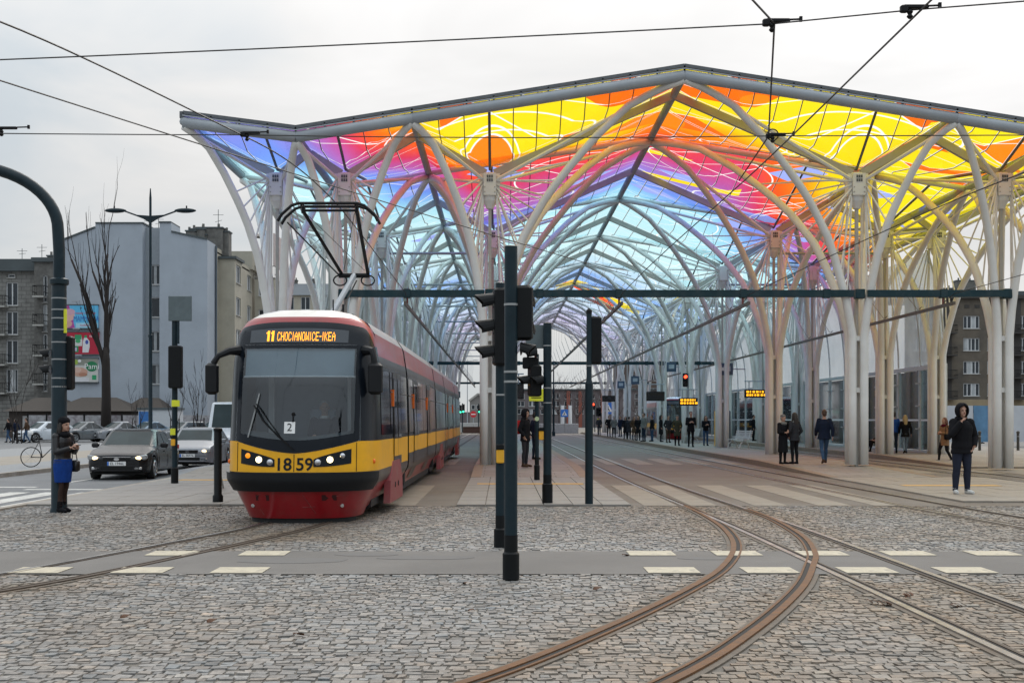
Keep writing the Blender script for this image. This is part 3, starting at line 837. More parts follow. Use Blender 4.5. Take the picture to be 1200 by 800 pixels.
# teal portal beams that carry the overhead line, hangers and conductor bars
TRK = [-3.0, 3.72, 7.65, 14.0]
for k in (0, 4, 8):
    py = PLY[k]-0.42 if k == 0 else PLY[k]
    for (a, b) in ((-5.05,-0.55),(-0.2,11.15),(11.6,16.05)):
        cobj('portal_beam', MB().cbox(((a+b)/2,py,5.6),(b-a,0.2,0.22)), M_teal)
    for xx in (-5.05,-0.38,11.38,16.05):
        pc = cobj('beam_clamp', MB().cbox((xx,py+.12,5.6),(0.30,0.30,0.30),0,0.02), M_teal)
    for xx in TRK + [1.2, 10.3]:
        cobj('beam_clamp', MB().cbox((xx,py,5.6),(0.22,0.26,0.28),0,0.015), M_teal)
for xx in TRK:
    cobj('conductor_bar', MB().box(xx-.035,xx+.035,37.2,PLY[-1]+3,5.16,5.26), M_bar)
    for k in range(NPL):
        for d in ((0,) if k in (0,4,8) else ()):
            cobj('insulator_hanger', MB().tube([(xx,PLY[k]-(.42 if k==0 else 0),5.5),(xx,PLY[k]-(.42 if k==0 else 0),5.24)], 0.03, 6), mat('red_insulator',(0.22,0.04,0.03),0.5))
    for q in range(26):
        yq = 40.5+q*3.6
        cobj('bar_hanger', MB().tube([(xx-.22,yq+1.1,6.15),(xx,yq,5.3),(xx+.02,yq-.35,5.36),(xx+.02,yq-.1,5.30)], 0.012, 4).tube([(xx-.22,yq+1.1,6.15),(xx-.1,yq+2.6,8.3)],0.006,3), M_frame_dark)

# side walls of the station: glazed base, translucent panels leaning in above
M_wallglass = glass('station_wall_glass', (0.72,0.88,0.90), 0.92, 0.06, 0.14)
M_upper = bpy.data.materials.new('translucent_wall_panel'); M_upper.use_nodes = True
nt = M_upper.node_tree; nt.nodes.clear(); E.nt = nt
tcx = nt.nodes.new('ShaderNodeTexCoord'); nz = nt.nodes.new('ShaderNodeTexNoise'); nz.inputs['Scale'].default_value = 0.8; nz.inputs['Detail'].default_value = 5
nt.links.new(tcx.outputs['Object'], nz.inputs['Vector'])
rp = nt.nodes.new('ShaderNodeValToRGB'); rp.color_ramp.elements[0].color = (0.52,0.56,0.59,1); rp.color_ramp.elements[1].color = (0.72,0.75,0.77,1)
rp.color_ramp.elements[0].position = .3; rp.color_ramp.elements[1].position = .7
nt.links.new(nz.outputs[0], rp.inputs[0])
a_ = nt.nodes.new('ShaderNodeBsdfTransparent'); a_.inputs[0].default_value = (.8,.84,.88,1)
b_ = nt.nodes.new('ShaderNodeBsdfTranslucent'); c_ = nt.nodes.new('ShaderNodeBsdfPrincipled'); c_.inputs['Roughness'].default_value = .25
nt.links.new(rp.outputs[0], b_.inputs[0]); nt.links.new(rp.outputs[0], c_.inputs['Base Color'])
x1 = nt.nodes.new('ShaderNodeMixShader'); x1.inputs[0].default_value = .45; nt.links.new(b_.outputs[0], x1.inputs[1]); nt.links.new(c_.outputs[0], x1.inputs[2])
x2 = nt.nodes.new('ShaderNodeMixShader'); x2.inputs[0].default_value = .62; nt.links.new(a_.outputs[0], x2.inputs[1]); nt.links.new(x1.outputs[0], x2.inputs[2])
o_ = nt.nodes.new('ShaderNodeOutputMaterial'); nt.links.new(x2.outputs[0], o_.inputs[0])
M_wallgrey = mat('wall_post_grey', (0.50,0.52,0.52), 0.5, var=0.08)
for s, xw, lab in ((1, 18.55, 'glazed side wall with milky upper panels on the right of the tram stop'), (-1, -7.55, 'glazed side wall with milky upper panels on the left behind the tram')):
    w = root('glazed_wall', lab, 'wall', (xw, PLY[1], 0))
    off = (xw, PLY[1], 0)
    zb = PZ if s > 0 else 0.1
    for k in range(1, NPL-1):
        for q in range(4):
            ya = PLY[k]+DY*q/4; yb = ya+DY/4
            fr = obj('wall_post', MB().cbox((xw,ya,2.0),(0.14,0.16,3.9)), M_wallgrey, w, off=off)
            for zc in (1.2, 2.2, 3.2):
                obj('bracket', MB().cbox((xw-s*.12,ya,zc),(.14,.3,.05)), M_wallgrey, fr, off=off)
            obj('glass_pane', MB().box(xw-.01,xw+.01,ya+.1,yb-.1,1.62,3.75), M_wallglass, w, off=off)
            obj('glass_pane', MB().box(xw-.01,xw+.01,ya+.1,yb-.1,zb+.1,1.54), M_wallglass, w, off=off)
            obj('glass_pane', MB().box(xw-.02,xw+.02,ya+.1,yb-.1,1.54,1.62), M_white, w, off=off)
            # leaning upper panel
            xt = xw - s*0.75
            def up(t): return xw - s*0.75*t*t
            for (t0, t1) in ((0.0,0.5),(0.5,1.0)):
                mb = MB().grid(lambda u, v: (up(t0+(t1-t0-.012)*v), ya+.04+(yb-ya-.08)*u, 3.98+4.7*(t0+(t1-t0-.012)*v)), 1, 4)
                obj('upper_panel', mb, M_upper, w, off=off)
            obj('upper_rib', MB().tube([(up(t),ya,3.98+4.7*t) for t in np.linspace(0,1,6)], 0.045, 6), M_wallgrey, w, off=off)
        obj('wall_rail', MB().box(xw-.08,xw+.08,PLY[k]+.01,PLY[k+1]-.01,3.78,3.96), M_wallgrey, w, off=off)
        obj('wall_rail', MB().cbox((xw-s*.19,(PLY[k]+PLY[k+1])/2,6.32),(.05,DY-.02,.06)), M_wallgrey, w, off=off)
    for k in range(1, 5):
        obj('base_rail', MB().box(xw-.1,xw+.1,PLY[k]+.01,PLY[k+1]-.01,zb-.02,zb+.09), M_wallgrey, w, off=off)
# ================================================================== TRAM
M_tr_red = mat('tram_red', (0.30,0.006,0.012), 0.32, var=0.14, scale=2.0, coat=0.3, stain=(0.16,0.035,0.03), sscale=2.5, samt=0.5)
M_tr_redd = mat('tram_dusty_red', (0.26,0.045,0.05), 0.5, var=0.2, scale=3.0, stain=(0.22,0.12,0.10), sscale=3, samt=0.7)
M_tr_yel = mat('tram_yellow', (0.83,0.41,0.006), 0.35, var=0.06, scale=2.5, spec=.35, stain=(0.60,0.30,0.02), sscale=3, samt=0.35)
M_tr_white = mat('tram_cream_white', (0.62,0.60,0.55), 0.3, var=0.06, scale=2, coat=0.3)
M_tr_roof = mat('tram_roof_grey', (0.33,0.35,0.36), 0.4, var=0.12, scale=3, stain=(0.22,0.22,0.22), sscale=2, samt=0.6)
M_tr_dk = mat('tram_dark_grey', (0.03,0.029,0.031), 0.3, var=0.2, scale=2, spec=.35, stain=(0.10,0.08,0.07), sscale=2.5, samt=0.5)
M_tr_blk = mat('tram_gloss_black', (0.006,0.009,0.014), 0.22, var=0.2, spec=0.22)
M_tr_bump = mat('bumper_plastic', (0.009,0.010,0.012), 0.5, spec=.25, var=0.15, bump=0.1)
M_tr_rub = mat('gangway_rubber', (0.010,0.010,0.011), 0.7)
M_ws = glass('windscreen_glass', (0.84,0.93,0.97), 0.95, 0.02, 0.03)
M_sideg = mat('tram_side_glass', (0.020,0.025,0.030), 0.05, var=0.4, scale=1.0, spec=0.9)
M_blind = mat('sun_blind', (0.27,0.33,0.37), 0.7, var=0.05)
M_cab = mat('cab_lining', (0.17,0.22,0.27), 0.7, var=0.15, scale=3)
M_cabg = mat('dashboard', (0.15,0.17,0.18), 0.6, var=0.12)
M_orange = mat('orange_marker', (0.85,0.16,0.01), 0.4)

WZ = [.07,.53,.66,.8,1.28,2.55,3.02,3.2,3.33,3.39]; WW = [.90,1.11,1.19,1.2,1.2,1.165,1.09,.97,.76,.5]
SZ = [.07,.53,.66,.8,1.28,2.2,2.8,3.1,3.25,3.33,3.39]; SS = [.26,.05,.0,.0,.05,.24,.42,.56,.70,.86,1.02]
CAPD, NEXP = 1.25, 2.9
def tw(z): return float(np.interp(z, WZ, WW))
def tset(z): return float(np.interp(z, SZ, SS))
TY0 = 18.55
def xc(Y): return float(np.interp(Y, [18.0,24.2,33.3,60], [-3.22,-3.08,-3.02,-3.0]))
def TP(x, y, z): return (x + xc(TY0+y) - xc(TY0), y, z)      # root-local
def cap_pt(phi, z, off=0.0):
    w = tw(z)+off; d = CAPD - tset(z)+off
    s, c = math.sin(phi), math.cos(phi)
    x = w*math.copysign(abs(s)**(2/NEXP), s); yy = d*max(c,0)**(2/NEXP)
    return (x, CAPD-yy, z)
def cap_xz(x, z, off=0.0):
    w = tw(z); t = min(1.0, (abs(x)/w))**(NEXP/2)
    p = math.asin(min(1,t)); c = math.cos(p)
    d = CAPD - tset(z)+off
    return TP(x, CAPD-d*max(c,0)**(2/NEXP), z)
def phi_of(x, z):
    t = min(1.0, abs(x)/tw(z))**(NEXP/2); return math.copysign(math.asin(t), x)
def zone(lo, hi, p0=-math.pi/2, p1=math.pi/2, nu=40, nv=6, off=0.0):
    """grid on the nose between two height curves given as functions of the angle"""
    def fn(u, v):
        p = p0+(p1-p0)*u; a, b = lo(p), hi(p)
        return TP(*cap_pt(p, a+(b-a)*v, off))
    return MB().grid(fn, nu, nv)
K = lambda c: (lambda p: c)
yel_top = lambda p: 1.09 + 0.19*min(1, abs(math.sin(p))**(2/NEXP)/0.8)**1.5
blk_top = lambda p: 3.17 - 0.10*abs(math.sin(p))**2.2 - 0.42*max(0, abs(p)-1.15)/0.42
red_top = lambda p: 3.26 - 0.02*abs(math.sin(p))**2
def tram(loc, label, full=True):
    t = root('tram', label, 'tram', loc)
    o = lambda name, mb, m, par=None, sm=True: (smooth_angle(obj(name, mb, m, par or t), 35) if sm else obj(name, mb, m, par or t))
    # ---- nose
    o('nose_apron', zone(K(.07), K(.53), nv=5), M_tr_red)
    o('nose_apron_edge', zone(K(-.03), K(.09), -1.3, 1.3, nv=2, off=-.04), M_tr_rub)
    o('bumper', zone(K(.50), K(.79), -1.33, 1.33, nv=8, off=.05), M_tr_bump)
    o('bumper_back', zone(K(.53), K(.8)), M_tr_dk)
    yb = o('nose_panel', zone(K(.8), yel_top, nv=6), M_tr_yel)
    for x in (-.93, 0, .93):
        o('panel_gap', MB().tube([cap_xz(x, z, .003) for z in np.linspace(.81, yel_top(phi_of(x,1.2))-.01, 6)], .006, 4), M_tr_blk, yb, False)
    PA = phi_of(.965, 2.2)
    o('windscreen', zone(yel_top, K(2.80), -PA, PA, 30, 14), M_ws)
    for s in (-1, 1):
        o('corner_pillar', zone(yel_top, K(2.80), s*PA if s > 0 else -math.pi/2, math.pi/2 if s > 0 else -PA, 10, 12), M_tr_blk)
    # dark printed border round the windscreen
    for s in (-1, 1):
        o('windscreen_border', MB().grid(lambda u, v: cap_xz(s*(.965-.07*u), yel_top(phi_of(.96,1.25))+.02+(2.78-yel_top(1.0))*v, .006), 2, 12), M_tr_blk)
    o('windscreen_border', MB().grid(lambda u, v: cap_xz(-.95+1.9*u, 2.79-.05*v, .006), 20, 1), M_tr_blk)
    o('windscreen_border', MB().grid(lambda u, v: cap_xz(-.95+1.9*u, yel_top(phi_of(-.95+1.9*u,1.2)) + .004 + (.20-.06*abs(-1+2*u))*v, .006), 24, 3), M_tr_blk)
    o('destination_hood', zone(K(2.80), blk_top, nv=5), M_tr_blk)
    dp = o('destination_display', MB().grid(lambda u, v: cap_xz(-.80+1.56*u, 2.83+.235*v - .035*abs(-1+2*u)**2*v, .007), 20, 3), mat('display_glass',(0.035,0.042,0.052),0.2,var=0.1))
    o('brow', zone(blk_top, red_top, nv=4), M_tr_red)
    o('roof_front', zone(red_top, K(3.39), nv=6), M_tr_white)
    o('roof_front_top', MB().grid(lambda u, v: TP(*(lambda p: (p[0]*(1-v), p[1]+(CAPD-p[1])*v*.6, 3.39+.02*v))(cap_pt(-math.pi/2+math.pi*u, 3.39))), 30, 3), M_tr_white)
    # destination in LED dots
    FONT = {'1':"011 111 011 011 011 011 011",'C':"01110 10001 10000 10000 10000 10001 01110",'H':"10001 10001 10001 11111 10001 10001 10001",
            'O':"01110 10001 10001 10001 10001 10001 01110",'I':"010 010 010 010 010 010 010",'A':"00100 01010 10001 11111 10001 10001 10001",
            'N':"10001 11001 11001 10101 10011 10011 10001",'W':"10001 10001 10001 10101 10101 11011 10001",'E':"11111 10000 10000 11110 10000 10000 11111",
            '-':"000 000 000 111 000 000 000",'K':"10001 10010 10100 11000 10100 10010 10001"}
    led = MB()
    def put(s, x, z, dx, dz):
        for ch in s:
            if ch == ' ': x += dx*4; continue
            rows = FONT[ch].split()
            for r, row in enumerate(rows):
                for c_, bit in enumerate(row):
                    if bit == '1':
                        a, b = x+c_*dx, z-r*dz
                        led.add([cap_xz(a,b-dz*.95,.013), cap_xz(a+dx*.95,b-dz*.95,.013), cap_xz(a+dx*.95,b,.013), cap_xz(a,b,.013)], [(0,1,2,3)])
            x += dx*(len(rows[0])+1)
        return x
    if full:
        x = put('11', -.53, 3.02, .0180, .0245); put('CHOCIANOWICE-IKEA', x+.035, 3.00, .0098, .0205)
        o('display_text', led, M_led, dp, False)
    # headlamps: dark wedge with three lamps each
    for s in (-1, 1):
        def wedge(u, v):
            x = .30+.56*u; lo = .885+.05*u**2; hi = 1.0+.16*u**.8+.0*u
            return cap_xz(s*x, lo+(hi-lo)*v, .008)
        hw = o('headlamp_unit', MB().grid(wedge, 14, 6), M_tr_blk, None)
        for (lx, lz, rr, mm, nm) in ((.37,.955,.05,M_chrome,'lamp'),(.55,.995,.050,M_headlamp,'dipped_lamp'),(.735,1.055,.042,M_indic if s < 0 else M_chrome,'indicator')):
            c = cap_xz(s*lx, lz, .012)
            o(nm, MB().lathe([(rr,.0),(rr*.95,-.015),(rr*.5,-.028),(0.002,-.03)], 14, c, 'y'), mm, hw)
        o('side_marker', MB().ell(cap_xz(s*1.15,.95,.0), (.03,.03,.04)), M_orange, None)
        # tow covers and bolts low on the apron
        q = [cap_xz(s*.52+a, .40+b, .006) for a, b in ((-.11,-.045),(.11,-.045),(.11,.045),(-.11,.045))]
        o('tow_cover', MB().add(q, [(0,1,2,3)]), mat('dark_red_recess',(0.05,0.006,0.008),0.5), None, False)
        c = cap_xz(s*.70, .27, .01); o('jacking_bolt', MB().lathe([(.03,.01),(.03,-.012)], 8, c, 'y'), M_chrome)
    if full:
        for sgn, st in ((-1,'18'),(1,'59')):
            o('fleet_number', text_mb(st, .27, lambda a, b: cap_xz(a+sgn*.165, .915+b, .006), 1.0, .018), M_tr_blk, yb, False)
        # scratches on the apron
        for (a0, b0, a1, b1) in ((.12,.45,.30,.15),(-.58,.22,-.52,.12),(.62,.42,.74,.44),(-.62,.43,-.54,.46),(.9,.32,.98,.36),(.1,.25,.3,.26)):
            o('scratch', MB().tube([cap_xz(a0+(a1-a0)*q, b0+(b1-b0)*q, .002) for q in (0,.5,1)], .004, 4), M_tr_redd, None, False)
        # wiper, route plate
        wp = o('wiper', MB().tube([cap_xz(-.02,1.16,.04), cap_xz(-.25,1.36,.05), cap_xz(-.50,1.60,.05), cap_xz(-.66,1.84,.04)], .014, 5), M_blackm)
        o('wiper_blade', MB().tube([cap_xz(-.74,1.34,.02), cap_xz(-.66,1.66,.025), cap_xz(-.58,2.02,.02)], .012, 5), M_strap, wp)
        o('wiper_arm', MB().tube([cap_xz(.0,1.14,.04), cap_xz(-.22,1.36,.06), cap_xz(-.62,1.86,.05)], .009, 5), M_blackm, wp)
        pl = o('route_plate', MB().add([cap_xz(-.08+a, 1.49+b, .012) for a, b in ((-.085,-.09),(.085,-.09),(.085,.09),(-.085,.09))], [(0,1,2,3)]), M_white, None, False)
        o('plate_digit', text_mb('2', .17, lambda a, b: cap_xz(-.08+a, 1.49+b, .016)), M_tr_blk, pl, False)
        o('aerial', MB().tube([cap_xz(-.03,1.58,.02), cap_xz(-.03,1.72,.02)], .012, 5).ell(cap_xz(-.03,1.70,.02),(.03,.02,.03),6,5), M_blackm)
        # cab interior
        o('cab_bulkhead', MB().grid(lambda u, v: (-1.05+2.1*u, 2.3, 1.0+2.1*v), 1, 1), M_cab, None, False)
        o('sun_blind', MB().grid(lambda u, v: cap_xz(-.86+1.72*u, 2.30+.47*v, -.06), 16, 4), M_blind)
        o('blind_rail', MB().tube([cap_xz(-.88+1.76*u, 2.29, -.06) for u in np.linspace(0,1,12)], .014, 5), M_white)
        o('dashboard', MB().grid(lambda u, v: TP((-.95+1.9*u)*(1-.05*v), cap_xz((-.95+1.9*u)*.95, 1.25, -.05)[1]+.12+.55*v, 1.18+.22*math.sin(math.pi*(.2+.6*v))+.05*math.cos(6*u)), 16, 5), M_cabg)
        o('driver_seat', MB().cbox((.20,1.75,1.35),(.46,.14,.95),0,.05), M_cab)
        o('cab_post', MB().cbox((.62,1.9,2.0),(.06,.06,1.5)).cbox((-.72,2.0,2.0),(.10,.06,1.5)), M_white)
    # mirrors
    for s in (-1, 1):
        b0 = cap_xz(s*1.0, 2.72, .0)
        mr_ = o('mirror_arm', MB().tube([b0, (b0[0]+s*.14,b0[1]-.12,2.70), (b0[0]+s*(.30 if s < 0 else .16),b0[1]-.16,2.62), (b0[0]+s*(.38 if s < 0 else .18),b0[1]-.16,2.50)], [.085,.06,.045,.05], 8), M_tr_bump)
        c = (b0[0]+s*(.40 if s < 0 else .19), b0[1]-.16, 2.26)
        o('mirror', MB().cbox(c, (.20 if s < 0 else .23,.17,.50), 0, .045), M_tr_bump, mr_)
    # ---- body sections
    segs = [(CAPD, 5.55), (5.80, 14.65), (14.90, 20.4), (20.65, 28.9), (29.15, 33.6)] if full else [(CAPD, 5.55), (5.80, 14.65)]
    ZN = [('skirt',.20,.58,M_tr_red),('lower_panel',.58,.94,M_tr_dk),('waist_band',.94,1.28,M_tr_yel),('window_band',1.28,2.50,M_tr_blk),('upper_panel',2.50,2.66,M_tr_dk),('cantrail',2.66,3.03,M_tr_red)]
    for i, (a, b) in enumerate(segs):
        for s in (-1, 1):
            for nm, z0, z1, mm in ZN:
                if i == 0 and nm == 'waist_band': z0 = .80
                if i == 0 and nm == 'lower_panel': z1 = .80
                o(nm, MB().grid(lambda u, v: TP(s*tw(z0+(z1-z0)*v), a+(b-a)*u, z0+(z1-z0)*v), 4, 4), mm)
        rp = [(-tw(3.03),3.03),(-.97,3.2),(-.76,3.33),(-.5,3.39),(0,3.41),(.5,3.39),(.76,3.33),(.97,3.2),(tw(3.03),3.03)]
        o('roof', MB().grid(lambda u, v: TP(rp[int(round(u*8))][0], a+(b-a)*v, rp[int(round(u*8))][1]), 8, 3), M_tr_roof if i or not full else M_tr_white if False else M_tr_roof)
        o('end_wall', MB().prism([(-1.0,.3),(1.0,.3),(1.0,2.9),(.8,3.25),(-.8,3.25),(-1.0,2.9)], b-.03, b-.01).xf(lambda x,y,z: TP(x,y,z)), M_tr_rub, None, False)
        if i+1 < len(segs):
            n2 = segs[i+1][0]
            for q in range(3):
                yq = b+.02+(n2-b-.04)*q/2; o('bellows', MB().prism([(-1.12,.3),(1.12,.3),(1.14,2.5),(1.02,3.0),(.7,3.28),(-.7,3.28),(-1.02,3.0),(-1.14,2.5)], yq-.045, yq+.045).xf(lambda x,y,z: TP(x,y,z)), M_tr_rub, None, False)
        # windows and doors
        L = b-a
        if i == 0: items = [('cab', .05, 1.55), ('door', 1.72, 3.0), ('win', 3.1, 3.9)] if False else [('cab', -.25, 1.25), ('win', 1.38, 1.68), ('door', 1.78, 3.05), ('win', 3.13, L-.1)]
        elif L > 7: items = [('win',.12,1.15),('door',1.25,2.6),('win',2.7,4.0),('win',4.06,5.3),('door',5.42,6.75),('win',6.85,L-.12)]
        else: items = [('win',.12,L*.33),('win',L*.33+.06,L*.66),('win',L*.66+.06,L-.12)]
        for s in (-1, 1):
            for kind, p, q in items:
                def pane(y0, y1, z0, z1, nm='window', par=None, off=.008, m_=M_sideg):
                    return o(nm, MB().grid(lambda u, v: TP(s*(tw(z0+(z1-z0)*v)+off), a+y0+(y1-y0)*u, z0+(z1-z0)*v), 2, 5), m_, par, False)
                if kind == 'cab':
                    pane(.02, q, 1.36, 2.44, 'cab_side_window')
                elif kind == 'win':
                    wv = pane(p, q, 1.36, 2.44)
                    fr = MB()
                    fr.tube([TP(s*(tw(2.1)+.012), a+p, 2.1), TP(s*(tw(2.1)+.012), a+q, 2.1)], .012, 4)
                    o('window_bar', fr, M_tr_dk, wv, False)
                else:
                    h = (p+q)/2
                    for y0, y1 in ((p, h-.015), (h+.015, q)):
                        dl = o('door_leaf', MB().grid(lambda u, v: TP(s*(tw(.36+2.1*v)+.012), a+y0+(y1-y0)*u, .36+2.1*v), 2, 6), M_tr_dk, None, False)
                        pane(y0+.07, y1-.07, 1.30, 2.36, 'door_window', dl, .02); pane(y0+.05, y1-.05, 1.01, 1.27, 'door_panel', dl, .016, M_tr_yel)
                        pane(y0+.0, y1-.0, .955, 1.01, 'door_stripe', dl, .017, M_tr_yel); pane(y0+.0, y0+.06, 1.01, 1.27, 'door_stripe', dl, .017, M_tr_yel); pane(y1-.06, y1, 1.01, 1.27, 'door_stripe', dl, .017, M_tr_yel)
                    o('door_marker', MB().cbox(TP(s*(tw(2.0)+.02), a+p-.05, 2.0), (.03,.07,.30)), M_orange, None, False)
        # bogie fairings
        if L < 7:
            ym = a+L*.52 if i else a+L*.50
            for s in (-1, 1):
                poly = [(ym-1.05,.16),(ym+1.05,.16),(ym+1.0,.52),(ym+.55,.88),(ym-.55,.88),(ym-.95,.55)]
                bf = o('bogie_fairing', MB().prism(poly, s*1.10, s*1.215, 'x').xf(lambda x,y,z: TP(x,y,z)), M_tr_redd, None, False)
                for dy in (-.5,.5):
                    o('wheel', MB().lathe([(.28,-.06),(.30,-.05),(.30,.04),(.26,.06)], 18, TP(s*.5, ym+dy*1.8, .30), 'x'), M_raildk)
                    o('fairing_bolt', MB().lathe([(.05,0),(.05,s*.012)], 10, TP(s*1.216, ym+dy*.5, .45), 'x'), M_tr_blk, bf, False)
            o('bogie', MB().cbox(TP(0,ym,.30),(1.5,2.2,.3)), M_tr_rub, None, False)
        o('underframe', MB().box(-1.0,1.0,a+.2,b-.2,.16,.40).xf(lambda x,y,z: TP(x,y,z)), M_tr_rub, None, False)
    # roof gear
    o('roof_box', MB().cbox(TP(-.1,8.5,3.42),(1.1,2.2,.12),0,.02).cbox(TP(-.1,12.3,3.42),(1.1,2.6,.12),0,.02), M_tr_roof, None, False)
    # pantograph: base frame, single lower arm, V-shaped upper frame, collector head
    if full:
        py_ = 3.0
        pg = o('pantograph', MB().box(-.45,.45,py_+.2,py_+.32,3.46,3.52).box(-.45,.45,py_+1.5,py_+1.62,3.46,3.52).box(-.40,-.32,py_+.2,py_+1.62,3.46,3.52).box(.32,.40,py_+.2,py_+1.62,3.46,3.52).cyl((-.3,py_+.26,3.4),(-.3,py_+.26,3.47),.06).cyl((.3,py_+.26,3.4),(.3,py_+.26,3.47),.06).cyl((-.3,py_+1.56,3.4),(-.3,py_+1.56,3.47),.06).cyl((.3,py_+1.56,3.4),(.3,py_+1.56,3.47),.06).xf(lambda x,y,z: TP(x,y,z)), M_blackm, None, False)
        kn = TP(.22,py_+1.9,4.42)
        o('lower_arm', MB().tube([TP(-.02,py_+.6,3.52), kn], .055, 8), M_edge_grey, pg)
        o('guide_rod', MB().tube([TP(.16,py_+.45,3.52), (kn[0]+.05,kn[1],kn[2]-.1)], .014, 5), M_blackm, pg)
        kb_ = MB().cyl((kn[0]-.30,kn[1],kn[2]),(kn[0]+.30,kn[1],kn[2]), .05, 8)
        for s in (-1,1): kb_.tube([(kn[0]+s*.27+.13*math.cos(q_), kn[1]-.02, kn[2]-.10+.10*math.sin(q_)) for q_ in np.linspace(0,2*math.pi,15)], .016, 5)
        o('knuckle', kb_, M_blackm, pg)
        hy, hz = py_+.15, 5.38
        HL, HR = TP(-.45,hy,hz), TP(.52,hy,hz)
        o('upper_arm', MB().tube([(kn[0]-.24,kn[1],kn[2]+.03), HL], .034, 6).tube([(kn[0]+.27,kn[1],kn[2]+.03), HR], .034, 6).tube([(kn[0]-.27,kn[1],kn[2]-.02), TP(-.75,hy+.1,hz-.2)], .014, 5), M_blackm, pg)
        hd = MB().tube([HL, HR], .025, 6)
        for dy in (-.17,.17):
            hd.tube([TP(-.87,hy+dy,hz-.22),TP(-.80,hy+dy,hz-.10),TP(-.62,hy+dy,hz+.06),TP(-.5,hy+dy,hz+.10),TP(.55,hy+dy,hz+.10),TP(.68,hy+dy,hz+.06),TP(.86,hy+dy,hz-.10),TP(.92,hy+dy,hz-.22)], .028, 6)
        for xx in (-.45,.52): hd.tube([TP(xx,hy-.17,hz+.06),TP(xx,hy+.17,hz+.06)], .02, 5).tube([TP(xx,hy,hz-.05),TP(xx,hy,hz+.1)], .03, 5)
        o('collector_head', hd, M_blackm, pg)
        o('stay_wire', MB().tube([TP(-.40,hy,hz-.05), (kn[0]+.2,kn[1],kn[2]+.1)], .006, 4).tube([TP(.48,hy,hz-.05), (kn[0]-.2,kn[1],kn[2]+.1)], .006, 4), M_blackm, pg)
        # small roof details on the nose
        o('roof_aerial', MB().tube([TP(.35,1.6,3.38),TP(.35,1.6,3.62)], .012, 5).tube([TP(.5,1.7,3.38),TP(.5,1.7,3.55)], .02, 5), M_blackm)
    return t
tram((xc(TY0), TY0, 0.0), 'red and yellow articulated tram with raised pantograph coming down the left track')
t2 = tram((14.0, 96.0, 0.0), 'distant tram standing on the far right track behind the waiting crowd', False)
# ================================================================== OVERHEAD WIRES
def wire(name, label, pts, r=0.011, cat_='wire', m=None):
    o = obj(name, MB().tube(pts, r, 5), m or M_wire); o['label'] = label; o['category'] = cat_; return o
def sag(p, q, n=12, s=0.1):
    p = Vector(p); q = Vector(q)
    return [p.lerp(q, t) - Vector((0,0,4*s*t*(1-t))) for t in np.linspace(0,1,n)]
ZW = 5.50
CURVE_MID = []
for i in range(40, -1, -1):
    a, b = CL[int(i*(len(CL)-1)/40)], CR[int(i*(len(CR)-1)/40)]
    CURVE_MID.append(((a[0]+b[0])/2, (a[1]+b[1])/2, ZW))
def path_wire(T, y0, y1, z=ZW): return [(p[0],p[1],z) for p in T if y0 <= p[1] <= y1]
wire('contact_wire', 'contact wire curving over the left track above the tram roof', path_wire(T1, 6.0, 37.4, 5.56) + [(-3.0,38.2,5.3)])
wire('contact_wire', 'straight contact wire over the middle track rising to the upper right', path_wire(T2, 3, 37.4) + [(3.72,38.2,5.3)])
wire('contact_wire', 'contact wire that branches off and drops over the curved rails', [(3.85,19.5,5.49),(3.66,16.5,5.50),(2.72,12.0,5.56),(2.26,11.1,5.54),(1.2,9.6,5.53),(-.5,7.5,5.52),(-3,4.5,5.5)])
wire('contact_wire', 'contact wire over the third track on the right of the canopy front', path_wire(T3, 3, 37.4) + [(7.65,38.2,5.3)])
wire('contact_wire', 'contact wire over the far right track beside the last columns', path_wire(T4, 17, 37.4) + [(14,38.2,5.3)])
wire('feeder_wire', 'thin wire crossing from the upper left towards the middle track', sag((-6.4,12.4,5.5),(3.6,33.5,5.6),14,.05), .010)
wire('span_wire', 'upper span wire carrying the black insulators across the sky', sag((-13.5,13.4,5.35),(2.72,12.0,5.56),10,.05) + sag((2.72,12.0,5.56),(3.95,11.6,5.56),4,.0) + sag((3.95,11.6,5.56),(14,10.6,6.2),8,.05), .008)
wire('span_wire', 'lower span wire stretched level across the front of the canopy', sag((-14,16.9,5.75),(-3.5,16.7,5.56),8,.03)+sag((-3.5,16.7,5.56),(3.75,16.5,5.50),8,.03)+sag((3.75,16.5,5.5),(16,16.4,5.6),8,.03), .008)
def fitting(x, y, z, label, ring=False, s=1.0):
    f = root('wire_fitting', label, 'insulator', (x,y,z)); f.scale = (.72,.72,.72)
    obj('body', MB().cbox((.10,0,.03),(.34*s,.07,.05),0,.01).cbox((-.06,0,.0),(.10,.08,.10),0,.015), M_blackm, f)
    obj('arm', MB().tube([(.2,0,.04),(.42*s,0,.05)], .014, 6).cbox((.42*s,0,.05),(.04,.04,.07)), M_blackm, f)
    obj('clip', MB().lathe([(.02,-.13),(.045,-.10),(.025,-.07),(.045,-.04),(.02,0)], 8, (.02,0,0)), M_blackm, f)
    if ring: obj('ring', MB().tube([(.02+.11*math.cos(t),0,.02+.11*math.sin(t)) for t in np.linspace(0,2*math.pi,17)], .012, 5), M_blackm, f)
fitting(2.68,12.0,5.57,'black insulator where the span wire meets the vertical looking branch wire')
fitting(3.92,11.6,5.57,'black insulator at the upper right where span and straight wire cross')
fitting(3.70,16.5,5.50,'ringed black fitting where two contact wires part in front of the yellow glass', True)
fitting(-3.55,16.7,5.57,'black fitting on the lower span wire above the pantograph')
fitting(-7.0,16.8,5.66,'black insulator on the lower span wire at the left edge of the sky', False, 1.3)

